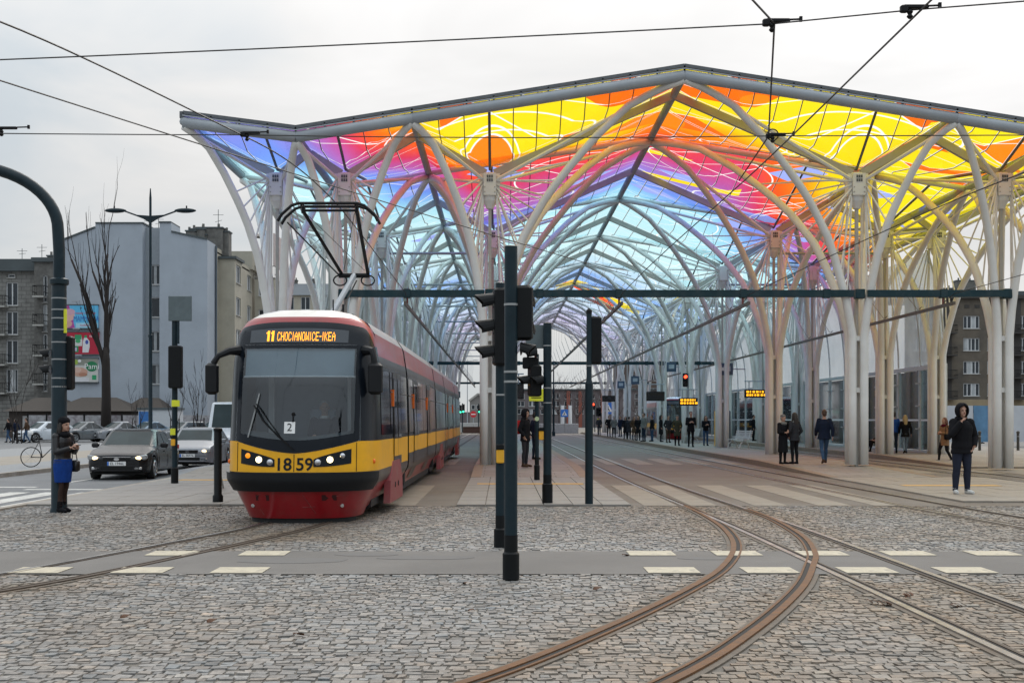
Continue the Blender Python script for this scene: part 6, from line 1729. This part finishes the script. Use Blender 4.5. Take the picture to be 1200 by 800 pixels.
def stack(b, x, y, z, w, d, h, n=2):
    s_ = obj('chimney', MB().box(x-w/2,x+w/2,y-d/2,y+d/2,z,z+h), M_rough, b)
    obj('chimney_cap', MB().box(x-w/2-.08,x+w/2+.08,y-d/2-.08,y+d/2+.08,z+h,z+h+.12), M_roofd, s_)
    for k in range(n): obj('flue', MB().cyl((x-w*.3+k*w*.6/max(1,n-1),y,z+h+.12),(x-w*.3+k*w*.6/max(1,n-1),y,z+h+.5),.12,8), M_rough, s_)
def aerial(b, x, y, z, h):
    o_ = obj('aerial', MB().tube([(x,y,z),(x,y,z+h)], .03, 5).tube([(x-.5,y,z+h*.85),(x+.5,y,z+h*.85)], .02, 4).tube([(x-.3,y,z+h*.65),(x+.35,y,z+h*.7)], .02, 4), M_roofd, b)
# all buildings: world coordinates with root at their base corner -> child meshes shifted
def shift(b, loc):
    for ch in list(b.children_recursive):
        if ch.type == 'MESH' and not ch.get('_s'): ch.data.transform(Matrix.Translation((-loc[0],-loc[1],-loc[2])))

# ---- pale blank gable block with beige street front
loc = (-32.8,107,0); b = root('gable_building', 'pale blue grey blank gable block with beige street front behind the tree', 'building', loc)
Yg = 107.0; s_ = F/Yg
def bx(px): return (px-PX)/s_
def bz(py): return CH+(PY-py)/s_
Xa, Xs0, Xs1, Xb = bx(65), bx(167), bx(187), bx(243)
prof_l = [(Xa,-.1),(Xs0,-.1),(Xs0,bz(262)),(bx(112),bz(261)),(bx(111.5),bz(267)),(Xa,bz(285))]
prof_r = [(Xs1,-.1),(Xb,-.1),(Xb,bz(281)),(bx(201),bz(272)),(bx(200.5),bz(261)),(Xs1,bz(261))]
obj('gable_wall', MB().prism(prof_l, Yg, Yg+26), M_gable, b)
obj('gable_wall', MB().prism(prof_r, Yg, Yg+3.0), M_gable, b)
wins = []
for py in (320.5, 359, 399, 438):
    wins.append((1.15-.55, 1.15+.45, bz(py)-.85, bz(py)+.85)) if False else wins.append((.45, 1.30, bz(py)-.9, bz(py)+.9))
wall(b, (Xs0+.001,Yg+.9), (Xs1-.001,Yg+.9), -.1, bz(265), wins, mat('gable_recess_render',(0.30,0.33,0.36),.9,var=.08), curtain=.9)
obj('coping', MB().box(bx(112),Xs0+.1,Yg-.1,Yg+25,bz(262),bz(262)+.12), M_roofd, b); obj('coping', MB().box(Xs1-.05,bx(200.5),Yg-.1,Yg+3,bz(261),bz(261)+.12), M_roofd, b)
obj('coping', MB().bar((Xa,Yg+1,bz(285)+.06),(bx(111.5),Yg+1,bz(267)+.06),2.2,.14), M_roofd, b); obj('coping', MB().bar((bx(201),Yg+1,bz(272)+.06),(Xb,Yg+1,bz(281)+.06),2.2,.14), M_roofd, b)
# street front receding on the right
RY = Yg+3.001
fw = []
for k in range(5):
    for q in range(4): fw.append((4.6+q*4.6, 6.5+q*4.6, 2.0+k*3.15+.3, 3.6+k*3.15+.3))
wall(b, (Xb,RY), (Xb,RY+23), -.1, bz(286)+.2, fw, M_beige, curtain=.6)
bay = []
for k in range(5): bay.append((.6,2.6,2.0+k*3.0+.3,3.7+k*3.0+.3))
wall(b, (Xb+1.5,RY+1.2), (Xb+1.5,RY+4.4), -.1, bz(296), bay, M_beige, curtain=.8); wall(b, (Xb+.001,RY+1.2), (Xb+1.5,RY+1.2), -.1, bz(296), [], M_beige)
obj('bay_roof', MB().box(Xb,Xb+1.7,RY+1.0,RY+4.6,bz(296),bz(296)+.25), M_roofd, b)
obj('upper_block', MB().box(Xb-8,Xb+.3,RY+15,RY+23,bz(286),bz(277)+1.2), M_beige, b)
bw = []
for k in range(5): bw.append((.5,3.5,2.1+k*3.1,3.8+k*3.1))
wall(b, (Xb+2.4,RY+16), (Xb+2.4,RY+22), -.1, bz(316)+1.5, bw, M_beige, bars=2); wall(b, (Xb+.3,RY+16), (Xb+2.4,RY+16), -.1, bz(316)+1.5, [(.4,1.6,2.1+3.1*k,3.8+3.1*k) for k in range(5)], M_beige)
balcony(b, Xb+1.3, RY+17.2, bz(316)+1.55, 2.2, 1.2, 1.2)
obj('roof_sheet', MB().box(Xb-12,Xb,RY+.2,RY+14.9,bz(290),bz(290)+.15), M_roofd, b)
obj('drainpipe', MB().cyl((Xb+.12,RY-.2,.0),(Xb+.12,RY-.2,bz(283)),.10,8), M_slate, b)
for (px, w_, h_) in ((207,.9,1.3),(214,1.4,1.5),(219,.9,1.0),(228,2.4,1.7),(240,1.6,1.4)): stack(b, bx(px), Yg+5+px*.031-6, bz(281)-.6, w_, 1.2, h_+.8, 2)
stack(b, bx(71), Yg+8, bz(284), 1.5, 1.2, 1.6, 2); stack(b, bx(147), Yg+8, bz(262), 1.6, 1.0, .6, 1)
aerial(b, bx(231), Yg+8, bz(272), 3.4); aerial(b, bx(152), Yg+9, bz(262), 2.2); aerial(b, bx(140), Yg+9, bz(262), 2.0); aerial(b, bx(120), Yg+9, bz(262), 1.6)
obj('roof_siren', MB().cyl((bx(263)+1,RY+9,bz(286)),(bx(263)+1,RY+9,bz(286)+2.4),.10,8).lathe([(.1,2.3),(.85,2.4),(.6,2.65),(.1,2.8)], 14, (bx(263)+1,RY+9,bz(286))), mat('siren_metal',(.25,.22,.20),.6), b)
obj('roof_hoarding', MB().box(Xb+2.2,Xb+2.35,RY+16.2,RY+21.8,bz(316)+2.8,bz(316)+6.2), mat('pale_pink_board',(.5,.42,.40),.7), b)
shift(b, loc)

# ---- posters on the blank gable
def poster(label, px0, px1, py0, py1, paint_fn, bg):
    x0, x1, z0, z1 = bx(px0), bx(px1), bz(py1), bz(py0)
    cx, cz = (x0+x1)/2, (z0+z1)/2; w_, h_ = x1-x0, z1-z0
    p = root('billboard', label, 'billboard', (cx,Yg-.12,cz), 0, 'billboards on the gable')
    obj('panel', MB().box(-w_/2,w_/2,-.10,.12,-h_/2,h_/2), bg, p)
    obj('frame', MB().box(-w_/2-.06,w_/2+.06,-.12,.10,h_/2,h_/2+.09).box(-w_/2-.06,w_/2+.06,-.12,.10,-h_/2-.09,-h_/2), M_roofd, p)
    obj('lamp', MB().tube([(0,-.1,h_/2+.09),(0,-.6,h_/2+.3)], .03, 5).cbox((0,-.65,h_/2+.3),(.6,.12,.1)), M_edge_grey, p)
    lay = [0]
    def blob(nm, pts, m_):
        lay[0] += 1; obj(nm, MB().prism([(a*w_/2, c*h_/2) for a, c in pts], -.101-.002*lay[0], -.1005-.002*(lay[0]-1)), m_, p)
    def word(s, a, c, size, m_, sx=1.0):
        lay[0] += 1; yy = -.103-.002*lay[0]; obj('lettering', text_mb(s, size*h_, lambda q, r_: (a*w_/2+q, yy, c*h_/2+r_), sx), m_, p)
    paint_fn(blob, word); return p
fm = lambda n, c: mat('print_'+n, c, 0.5, var=.06)
ov = lambda cx, cy, rx, ry, n=16: [(cx+rx*math.cos(2*math.pi*k/n), cy+ry*math.sin(2*math.pi*k/n)) for k in range(n)]
rc = lambda x0, x1, y0, y1: [(x0,y0),(x1,y0),(x1,y1),(x0,y1)]
def po1(blob, word):
    blob('print', [(-1,-1),(-.15,-1),(-.3,.2),(-.45,1),(-1,1)], fm('magenta',(.42,.06,.28)))
    blob('print', ov(-.62,-.62,.34,.36), fm('peach',(.62,.35,.30))); blob('print', ov(-.42,.12,.26,.52), fm('peach2',(.66,.40,.35))); blob('print', ov(-.40,.42,.26,.28), fm('pale_pink',(.6,.35,.42)))
    blob('print', rc(-.1,1,-.98,-.55), fm('pale_cyan',(.35,.62,.75)))
    word('MAMMAMIA', .42, -.2, .34, fm('deep_blue',(.02,.12,.45)), .62); word('nowy rozmiar', .40, .32, .16, fm('red',(.6,.03,.08))); word('P  L  S', .35, .72, .16, fm('ink',(.02,.02,.03))); word('codziennie', .45, -.75, .14, fm('red',(.6,.03,.08)))
poster('top billboard in pink and sky blue with big blue letters', 69, 115.5, 358, 384.5, po1, fm('sky_blue',(.10,.45,.72)))
def po2(blob, word):
    blob('print', rc(-.98,-.66,-.95,.85), fm('paper',(.62,.62,.64))); word('o+', -.82, .55, .22, fm('navy',(.03,.06,.3))); word('99', -.82, -.68, .24, fm('red',(.6,.03,.08))); word('- - -', -.82, 0, .12, fm('ink',(.02,.02,.03)))
    blob('print', [(-.22,-.25),(.18,-.25),(.2,.25),(.14,.78),(-.16,.78),(-.24,.2)], fm('white_pack',(.6,.6,.58))); blob('print', rc(-.18,.15,.35,.78), fm('green',(.02,.30,.12)))
    blob('print', ov(-.02,.2,.13,.18), fm('green2',(.05,.36,.14)))
    blob('print', rc(-.5,0,-.82,-.25), fm('green3',(.02,.25,.10))); blob('print', rc(-.42,-.08,-.72,-.38), fm('violet_pack',(.5,.45,.6)))
    blob('print', [(.2,-.85),(.5,-.85),(.56,-.3),(.55,.2),(.42,.5),(.28,.5),(.22,.1)], fm('bottle',(.66,.66,.68))); blob('print', rc(.30,.42,.5,.72), fm('green',(.02,.30,.12))); blob('print', ov(.42,.1,.08,.2), fm('bottle_blue',(.05,.08,.35)))
    blob('print', rc(.6,.95,.5,.78), fm('crimson2',(.55,.08,.12))); word('NOWE', .77, .63, .13, M_white)
poster('middle red billboard showing green packs and a white bottle', 69.5, 116.5, 389.5, 415, po2, fm('crimson',(.42,.008,.035)))
def po3(blob, word):
    blob('print', rc(-1,-.55,-1,1), fm('paper',(.62,.62,.64))); word('od 1', -.78, .55, .16, fm('ink',(.02,.02,.03))); word('99', -.78, -.1, .26, fm('ink',(.02,.02,.03))); word('kg', -.78, -.6, .18, fm('ink',(.02,.02,.03)))
    blob('print', rc(-.55,1,.45,1), fm('herb_grey',(.25,.26,.22))); blob('print', ov(-.25,.72,.12,.22), fm('lime',(.30,.42,.06))); blob('print', ov(-.05,.82,.1,.12), M_white)
    blob('print', ov(-.02,-.15,.44,.40), fm('meat',(.55,.32,.24))); blob('print', ov(-.18,.05,.24,.24), fm('meat2',(.62,.42,.34))); blob('print', ov(.15,-.35,.25,.16), fm('meat3',(.42,.20,.13)))
    blob('print', rc(-.4,.5,-.98,-.62), fm('paper',(.62,.62,.64))); blob('print', ov(.66,.35,.34,.44), fm('dark_green',(.008,.18,.07))); word('Pami', .66, .33, .34, M_white)
    blob('print', rc(.68,.92,-.8,-.4), fm('green',(.02,.30,.12)))
poster('bottom billboard with cooked meat and a dark green oval', 75, 115.5, 420.5, 447.5, po3, fm('off_white',(.55,.55,.52)))

# ---- stone clad block at the left edge
Yl = 113.0; s_ = F/Yl
bx = lambda px: (px-PX)/s_
bz = lambda py: CH+(PY-py)/s_
loc = (bx(25),Yl,0); b = root('stone_building', 'grey stone clad apartment block with dark balconies at the left edge', 'building', loc)
x0 = bx(-120); x1 = bx(46); x2 = bx(72)
ws = []
for py in (344.5, 378.5, 412, 446):
    for pc in (-100,-62,-38,14): ws.append((bx(pc-7)-x0, bx(pc+7)-x0, bz(py)-1.1, bz(py)+1.1))
ws += [(bx(9)-x0,bx(17.5)-x0,bz(325.5),bz(321))]
wall(b, (x0,Yl), (x1,Yl), -.1, bz(317), ws, M_stone, bars=1)
wall(b, (x1,Yl-.001), (x1,Yl-1.2), -.1, bz(309), [], M_rough)
ws = [(bx(56)-x1, bx(61)-x1, bz(py)-1.5, bz(py)+1.0) for py in (337,371,405,440)]
wall(b, (x1+.001,Yl-1.2), (x2,Yl-1.2), -.1, bz(309), ws, M_rough, frame=True, bars=0)
for py in (349,382,417,450): balcony(b, bx(55), Yl-1.2, bz(py), bx(62)-bx(49), 1.0, .95); balcony(b, bx(1), Yl, bz(py+10), 1.5, 1.0, .95)
obj('roof', MB().prism([(x0,bz(315)),(x1,bz(315)),(x1,bz(304)),(x0,bz(304))], Yl-.4, Yl+12), M_roofd, b); obj('cornice', MB().box(x0,x1+.1,Yl-.5,Yl-.02,bz(318),bz(315.2)), M_roofd, b)
obj('tower_cap', MB().box(x1-.2,x2+.2,Yl-1.5,Yl+6,bz(309),bz(304)), M_roofd, b); stack(b, bx(55), Yl+2, bz(304), 1.1, 1.0, .5, 1)
aerial(b, bx(30), Yl+4, bz(304), 2.0); aerial(b, bx(6), Yl+4, bz(304), 1.6)
shift(b, loc)

# ---- low dark pavilions, fence, container by the car park
M_pav = mat('brown_pavilion', (0.05,0.038,0.032), .8, var=.2)
for i, (x, y, w_, lab) in enumerate(((-39.5,103,6.0,'dark low kiosk left of the arched mast under the stone block'),(-34.8,102,7.5,'wide low kiosk with brown hipped roof below the billboards'),(-31.0,104,4.0,'small low kiosk right of the tree trunk'))):
    k = root('kiosk', lab, 'kiosk', (x,y,0), 0, 'kiosks by the car park')
    obj('walls', MB().box(-w_/2+.3,w_/2-.3,0,4,0,2.3), M_pav, k)
    obj('roof', MB().add([(-w_/2,-.5,2.3),(w_/2,-.5,2.3),(w_/2,4.5,2.3),(-w_/2,4.5,2.3),(-w_/5,2,3.5),(w_/5,2,3.5)], [(0,1,5,4),(1,2,5),(2,3,4,5),(3,0,4),(3,2,1,0)]), mat('brown_roof',(.075,.062,.052),.8,var=.2), k)
    obj('shutter', MB().box(-w_/4,w_/4,-.04,-.002,.7,1.9), mat('pale_shutter',(.35,.34,.33),.6), k)
f = root('mesh_fence', 'pale panel fence with dark posts along the back of the car park', 'fence', (-30,99,0))
for k in range(13):
    obj('post', MB().box(-9+k*1.55-.05,-9+k*1.55+.05,-.05,.05,0,2.1), M_blackm, f)
    if k < 12: obj('panel', MB().box(-9+k*1.55+.08,-9+(k+1)*1.55-.08,-.015,.015,.2,1.95), mat('fence_panel_%d' % (k % 3), ((.30,.30,.31),(.22,.21,.22),(.34,.33,.34))[k % 3], .7, var=.3, scale=3, stain=(.10,.06,.08), sscale=2.5, samt=.7), f)
k = root('white_container', 'white kiosk container with blue panel beyond the queue of cars', 'container', (-26.6,92,0))
obj('box', MB().box(-1.2,1.6,0,2.4,.1,2.35), mat('container_white',(.52,.54,.56),.6,var=.06), k); obj('roof_edge', MB().box(-1.3,1.7,-.1,2.5,2.35,2.5), M_roofd, k)
obj('blue_panel', MB().prism([(-1.15,.2),(-.1,.9),(-.1,2.2),(-1.15,2.2)], -.02, -.002), mat('print_panel_blue',(.03,.15,.42),.5), k)
# graffiti on the gable foot: strokes of spray paint
Yg = 107.0
gr = root('graffiti_wall', 'low graffiti covered wall at the foot of the pale gable', 'wall', (-29.5,104,0))
obj('wall', MB().box(-3.6,3.8,0,.25,0,2.0), mat('grimy_wall',(.34,.37,.41),.9,var=.12), gr)
rr_ = random.Random(5)
for k in range(16):
    x = -3.2+k*.43; pts = [(x+rr_.uniform(-.25,.25),-.015,.5+1.1*t+rr_.uniform(-.15,.15)) for t in np.linspace(0,1,5)]
    pts += [(x+.3+rr_.uniform(-.2,.2),-.015,1.4-.8*t) for t in np.linspace(0,1,4)]
    obj('spray_stroke', MB().tube([tuple(p) for p in cat_rom(pts,.1)], .045, 4), mat('spray_%d' % (k % 3), ((.10,.03,.22),(.35,.02,.10),(.05,.05,.12))[k % 3], .6), gr)

# ---- bare trees
def bare_tree(label, loc, H_, r, seed, spread=.35, levels=4, stems=5, group=None, upright=True, m_=None, tf=.28):
    rr_ = random.Random(seed); t = root('bare_tree', label, 'tree', loc, 0, group)
    trunk = MB(); crown = MB(); twig = MB()
    th = H_*tf
    trunk.tube([(0,0,-.05),(r*.1,0,th*.5),(0,0,th),(0,0,th*1.15)], [r*1.25,r,r*.9,r*.6], 10)
    def grow(p, d, l, rad, lev):
        pts = [p]; q = p.copy(); dd = d.copy(); n = 5
        for k in range(n):
            dd = (dd + Vector((rr_.gauss(0,.10),rr_.gauss(0,.10),.10 if upright else .02))).normalized(); q = q + dd*l/n; pts.append(q.copy())
        (crown if rad > .035 else twig).tube(pts, list(np.linspace(rad,rad*.45,n+1)), 6 if lev < 2 else 4)
        if lev < levels:
            nb = rr_.randint(3,5) if lev else stems
            for k in range(nb):
                i = rr_.randint(1,n); base = pts[i]
                a = rr_.uniform(0,2*math.pi); sp = spread*rr_.uniform(.6,1.5)
                nd = (dd + Vector((math.cos(a)*sp,math.sin(a)*sp*.9,.15))).normalized()
                grow(base.copy(), nd, l*rr_.uniform(.38,.62), max(.010,rad*(1-.10*i)*.5), lev+1)
    for k in range(stems):
        a = 2*math.pi*k/stems+rr_.uniform(-.3,.3)
        d = Vector((math.cos(a)*spread,math.sin(a)*spread,1)).normalized()
        grow(Vector((0,0,th*rr_.uniform(.75,1.1))), d, (H_-th)*rr_.uniform(.72,1.0), r*.48, 1)
    obj('trunk', trunk, m_ or M_bark, t, True); obj('crown', crown, m_ or M_bark, t, True)
    if twig.v: tag(obj('twigs', twig, m_ or M_bark, t), kind='stuff')
    return t
tr_ = bare_tree('tall bare pollarded tree in front of the pale gable', ((124-PX)/F*93,93,0), 15.6, .36, 9, .11, 3, 6, tf=.40)
for i, (px, y, h_, lab) in enumerate(((20,80,4.8,'young bare tree with stakes at the far left pavement'),(233,70,3.9,'young bare tree beside the white van'),(160,86,3.2,'thin sapling behind the black saloon roof'),(205,84,3.2,'thin sapling right of the white container'))):
    t = bare_tree(lab, ((px-PX)/F*y,y,0), h_, .05, 20+i, .35, 3, 3, 'saplings on the left pavement')
    for sx in (-.3,.3): obj('stake', MB().cyl((sx,0,0),(sx,0,1.7),.035,6), M_bark, t)
# bicycle stand behind the woman
bs = root('bicycle', 'parked bicycle whose wheel shows beside the arched mast', 'bicycle', (-15.5,41,0), R(35))
for x in (-.52,.52):
    wl_ = obj('wheel', MB().tube([(x+.33*math.cos(t),0,.34+.33*math.sin(t)) for t in np.linspace(0,2*math.pi,21)], .018, 5), M_tyre, bs)
    sp_ = MB()
    for k in range(8): sp_.cyl((x,0,.34),(x+.31*math.cos(k*math.pi/4),0,.34+.31*math.sin(k*math.pi/4)),.004,3)
    obj('spokes', sp_, M_strap, wl_)
obj('frame', MB().tube([(-.52,0,.34),(-.15,0,.32),(.38,0,.85),(-.25,0,.88),(-.15,0,.32)], .018, 6).tube([(-.52,0,.34),(-.25,0,.88)], .012, 5).tube([(.52,0,.34),(.38,0,.85),(.35,0,1.0)], .016, 6), M_black, bs)
obj('saddle', MB().cbox((-.27,0,.96),(.26,.14,.06),0,.02), M_black, bs); obj('handlebar', MB().tube([(.25,-.28,1.02),(.35,-.1,1.02),(.35,.1,1.02),(.25,.28,1.02)], .014, 5), M_black, bs)

# ---- grey roofed house between columns behind the tram
loc = (-38,195,0); b = root('grey_roof_house', 'long beige house with slate grey roof seen between the left columns', 'building', loc)
s_ = F/195.0; bx = lambda px: (px-PX)/s_; bz = lambda py: CH+(PY-py)/s_
x0, x1 = bx(325), bx(440); ws = []
for py in (355, 378, 400, 423):
    for k in range(6): ws.append((1.2+k*2.6, 2.7+k*2.6, bz(py)-1.1, bz(py)+1.0))
wall(b, (x0,195), (x1,195), -.1, bz(346), ws, M_beige, bars=1)
obj('roof', MB().prism([(194.6,bz(346)),(206,bz(346)),(206,bz(338)),(198,bz(330))], x0-.3, x1+.3, 'x'), M_slate, b)
obj('end_wall', MB().box(x0,x0+.1,195.05,206,-.1,bz(346)), M_beige, b)
stack(b, bx(362), 199, bz(333), 1.2, 1.0, 1.2, 2); stack(b, bx(340), 199, bz(333), 1.0, 1.0, 1.0, 2)
shift(b, loc)

# ---- sooty apartment block on the right
Yr = 160.0; s_ = F/Yr; bx = lambda px: (px-PX)/s_; bz = lambda py: CH+(PY-py)/s_
loc = (bx(1150),Yr,0); b = root('sooty_building', 'sooty brown apartment block with dark balconies at the right edge', 'building', loc)
x0, x1 = bx(1060), bx(1330)
ws = []
for py in (377.5, 403.5, 430.5, 456.5):
    for pc, hw_ in ((1078,8),(1138.5,9.5),(1161,4),(1198.5,6),(1240,9.5),(1262,4),(1300,8)): ws.append((bx(pc-hw_)-x0, bx(pc+hw_)-x0, bz(py)-.85, bz(py)+.85))
wall(b, (x0,Yr), (x1,Yr), bz(468), bz(346), ws, M_brown, bars=3, curtain=.4)
gw = [(bx(pc-5)-x0,bx(pc+5)-x0,bz(484),bz(475)) for pc in (1078,1142,1180,1240,1290)]
wall(b, (x0,Yr), (x1,Yr), -.1, bz(468)-.002, gw, M_tan, frame=False, bars=0, curtain=.1)
for pc in (1110, 1191, 1320):
    obj('dark_strip', MB().box(bx(pc-11),bx(pc+5),Yr-.10,Yr-.004,bz(468),bz(350)), M_brown2, b)
    for py in (390,416,442.5,467): balcony(b, bx(pc-2), Yr-.1, bz(py), 2.3, 1.2, 1.0, M_brown2)
obj('cornice', MB().box(x0-.1,x1+.1,Yr-.55,Yr-.01,bz(350),bz(346)), M_brown2, b); obj('roof', MB().box(x0,x1,Yr+.01,Yr+14,bz(346),bz(341)), M_roofd, b)
for k in range(9): obj('attic_vent', MB().box(bx(1118+k*12),bx(1124+k*12),Yr-.06,Yr-.004,bz(361),bz(357)), M_brown2, b)
stack(b, bx(1140), Yr+3, bz(341), 2.6, 1.5, 1.6, 3); stack(b, bx(1118), Yr+3, bz(343), 1.4, 1.2, .8, 2); stack(b, bx(1192), Yr+3, bz(343), 2.0, 1.2, .7, 2)
shift(b, loc)

# ---- hoarding and bollards on the right
hd_ = root('site_hoarding', 'white site hoarding with blue and dark prints at the right edge', 'hoarding', (37,78,0))
for k in range(9):
    c_ = [(.50,.52,.55),(.50,.52,.55),(.10,.22,.36),(.50,.52,.55),(.46,.48,.52),(.09,.10,.11),(.12,.25,.38),(.10,.09,.10),(.5,.5,.5)][k]
    pn = obj('panel', MB().box(-11+k*2.3,-11+(k+1)*2.3-.05,0,.06,.15,2.5), mat('hoarding_print_%d' % k, c_, .6, var=.25 if k in (2,5,6,7) else .08, scale=1.5), hd_)
for k, (px, yy) in enumerate(((1148,56),(1160,56),(1193,56),(1131,56),(1111,56),(1122,56))):
    p = root('bollard', ['third bollard from the right beside the hooded man','second bollard from the right beside the hooded man','rightmost bollard right of the last columns','bollard hidden mostly by the hooded man','bollard just left of the hooded man near the scarf woman','bollard right behind the hooded man'][k], 'bollard', (gx(px,yy),yy,.1), 0, 'row of dark bollards')
    obj('shaft', MB().lathe([(.09,0),(.09,.06),(.065,.08),(.06,.85),(.075,.88),(.075,.94),(.03,.98)], 12), mat('bronze_bollard',(.055,.048,.042),.5), p)
    obj('ring', MB().lathe([(.068,.70),(.068,.74)], 12), M_strap, p)
# ---- far buildings seen through the hall
Yf = 240.0; s_ = F/Yf; bx = lambda px: (px-PX)/s_; bz = lambda py: CH+(PY-py)/s_
loc = (bx(700),Yf,0); b = root('far_office_block', 'grey and red brick office block closing the view through the hall', 'building', loc)
M_fb = mat('grey_violet_render', (.15,.13,.135), .9, var=.15, scale=.6); M_fr = mat('red_brick_pier', (.26,.085,.06), .9, var=.15, scale=1)
x0, x1 = bx(600), bx(800); ws = []
for py in (464, 473, 482):
    for k in range(14): ws.append((1.0+k*2.35, 2.5+k*2.35, bz(py)-.55, bz(py)+.55))
wall(b, (x0,Yf), (x1,Yf), -.1, bz(457), ws, M_fb, bars=1)
for px in (666,680,706,722,736,752): obj('brick_pier', MB().box(bx(px)-.35,bx(px)+.35,Yf-.35,Yf-.004,-.1,bz(458)), M_fr, b)
obj('roof', MB().box(x0-.3,x1+.3,Yf-.4,Yf+12,bz(457),bz(455.5)), M_roofd, b)
shift(b, loc)
loc = (bx(740),Yf+30,0); b = root('far_tower_block', 'dark brown far block rising above the right platform crowd', 'building', loc)
ws = [(1.2+k*2.4,2.6+k*2.4,4+3.1*j,5.5+3.1*j) for k in range(5) for j in range(4)]
wall(b, (bx(735),Yf+30), (bx(790),Yf+30), -.1, bz(446), ws, mat('far_brown',(.10,.075,.065),.9,var=.15), bars=1)
obj('roof', MB().box(bx(735),bx(790),Yf+30.01,Yf+42,bz(447),bz(446)), M_roofd, b); shift(b, loc)
loc = (bx(574),Yf-10,0); b = root('gabled_house', 'small grey gabled house far beyond the tram rear', 'building', loc)
yv = Yf-10
obj('gable_wall', MB().prism([(bx(552),-.1),(bx(606),-.1),(bx(606),bz(471)),(bx(561.5),bz(463)),(bx(552),bz(471))], yv, yv+10), mat('far_grey_render',(.24,.23,.22),.9,var=.1), b)
obj('cornice', MB().bar((bx(551),yv-.1,bz(470.6)),(bx(561.5),yv-.1,bz(462.4)),.5,.35).bar((bx(561.5),yv-.1,bz(462.4)),(bx(573),yv-.1,bz(470.6)),.5,.35), M_beam_taupe, b)
for px in (556,561.5,567):
    w_ = obj('window', MB().box(bx(px)-.35,bx(px)+.35,yv-.06,yv-.004,bz(480),bz(475)), M_pvc, b); obj('pane', MB().box(bx(px)-.27,bx(px)+.27,yv-.08,yv-.061,bz(479.6),bz(475.4)), M_dkglass2, w_)
obj('low_wing', MB().box(bx(500),bx(551.9),yv,yv+8,-.1,bz(483)), M_fb, b); shift(b, loc)
for i, (px, y, h_) in enumerate(((655,225,8.2),(676,215,7.0),(688,220,8.0),(705,228,8.6),(725,222,8.4),(748,226,8.0),(640,230,8.4))):
    bare_tree(['far bare tree left of the dark mast','bushy bare tree in front of the red brick piers','bare tree beside the slim dark post','far bare tree behind the small blue sign','far bare tree above the leftmost waiting man','far bare tree above the waiting crowd','far bare tree behind the lime sign post'][i], ((px-PX)/F*y,y,0), h_, .16, 40+i, .55, 4, 5, 'trees at the far street', False, mat('far_bark',(.075,.055,.055),.9))
# ================================================================== LITTER
lf = mat('dead_leaf', (.10,.045,.022), .8, var=.4, scale=30)
rr_ = random.Random(3)
for k, (px, py) in enumerate(((545,684),(700,690),(552,716),(147,723),(248,728),(350,744),(733,651),(1026,706),(1040,708),(1120,710),(1063,698))):
    y = gy(py); p = root('dead_leaf', 'fallen brown leaf ' + ['left of the foremost post foot','right of the foremost post foot','below the foremost post foot','at the far left on the setts','in the left middle of the setts','in front of the tram on the setts','on the cycle lane by the cream block','clump beside the straight rail','second clump beside the straight rail','red scrap right of the straight rail','dark scrap between the right rails'][k], 'leaf', (gx(px,y),y,.004), rr_.uniform(0,6))
    for q in range(1 if k < 7 else 3):
        ox, oy = (rr_.uniform(-.08,.08), rr_.uniform(-.06,.06)) if q else (0,0)
        obj('blade', MB().grid(lambda u, v: (ox+(u-.5)*.085, oy+(v-.5)*.055*math.sin(math.pi*max(.08,u)), .006+.014*math.sin(3*u+2*v)), 5, 3), lf, p)
bpy.data.scenes.remove(TMP)
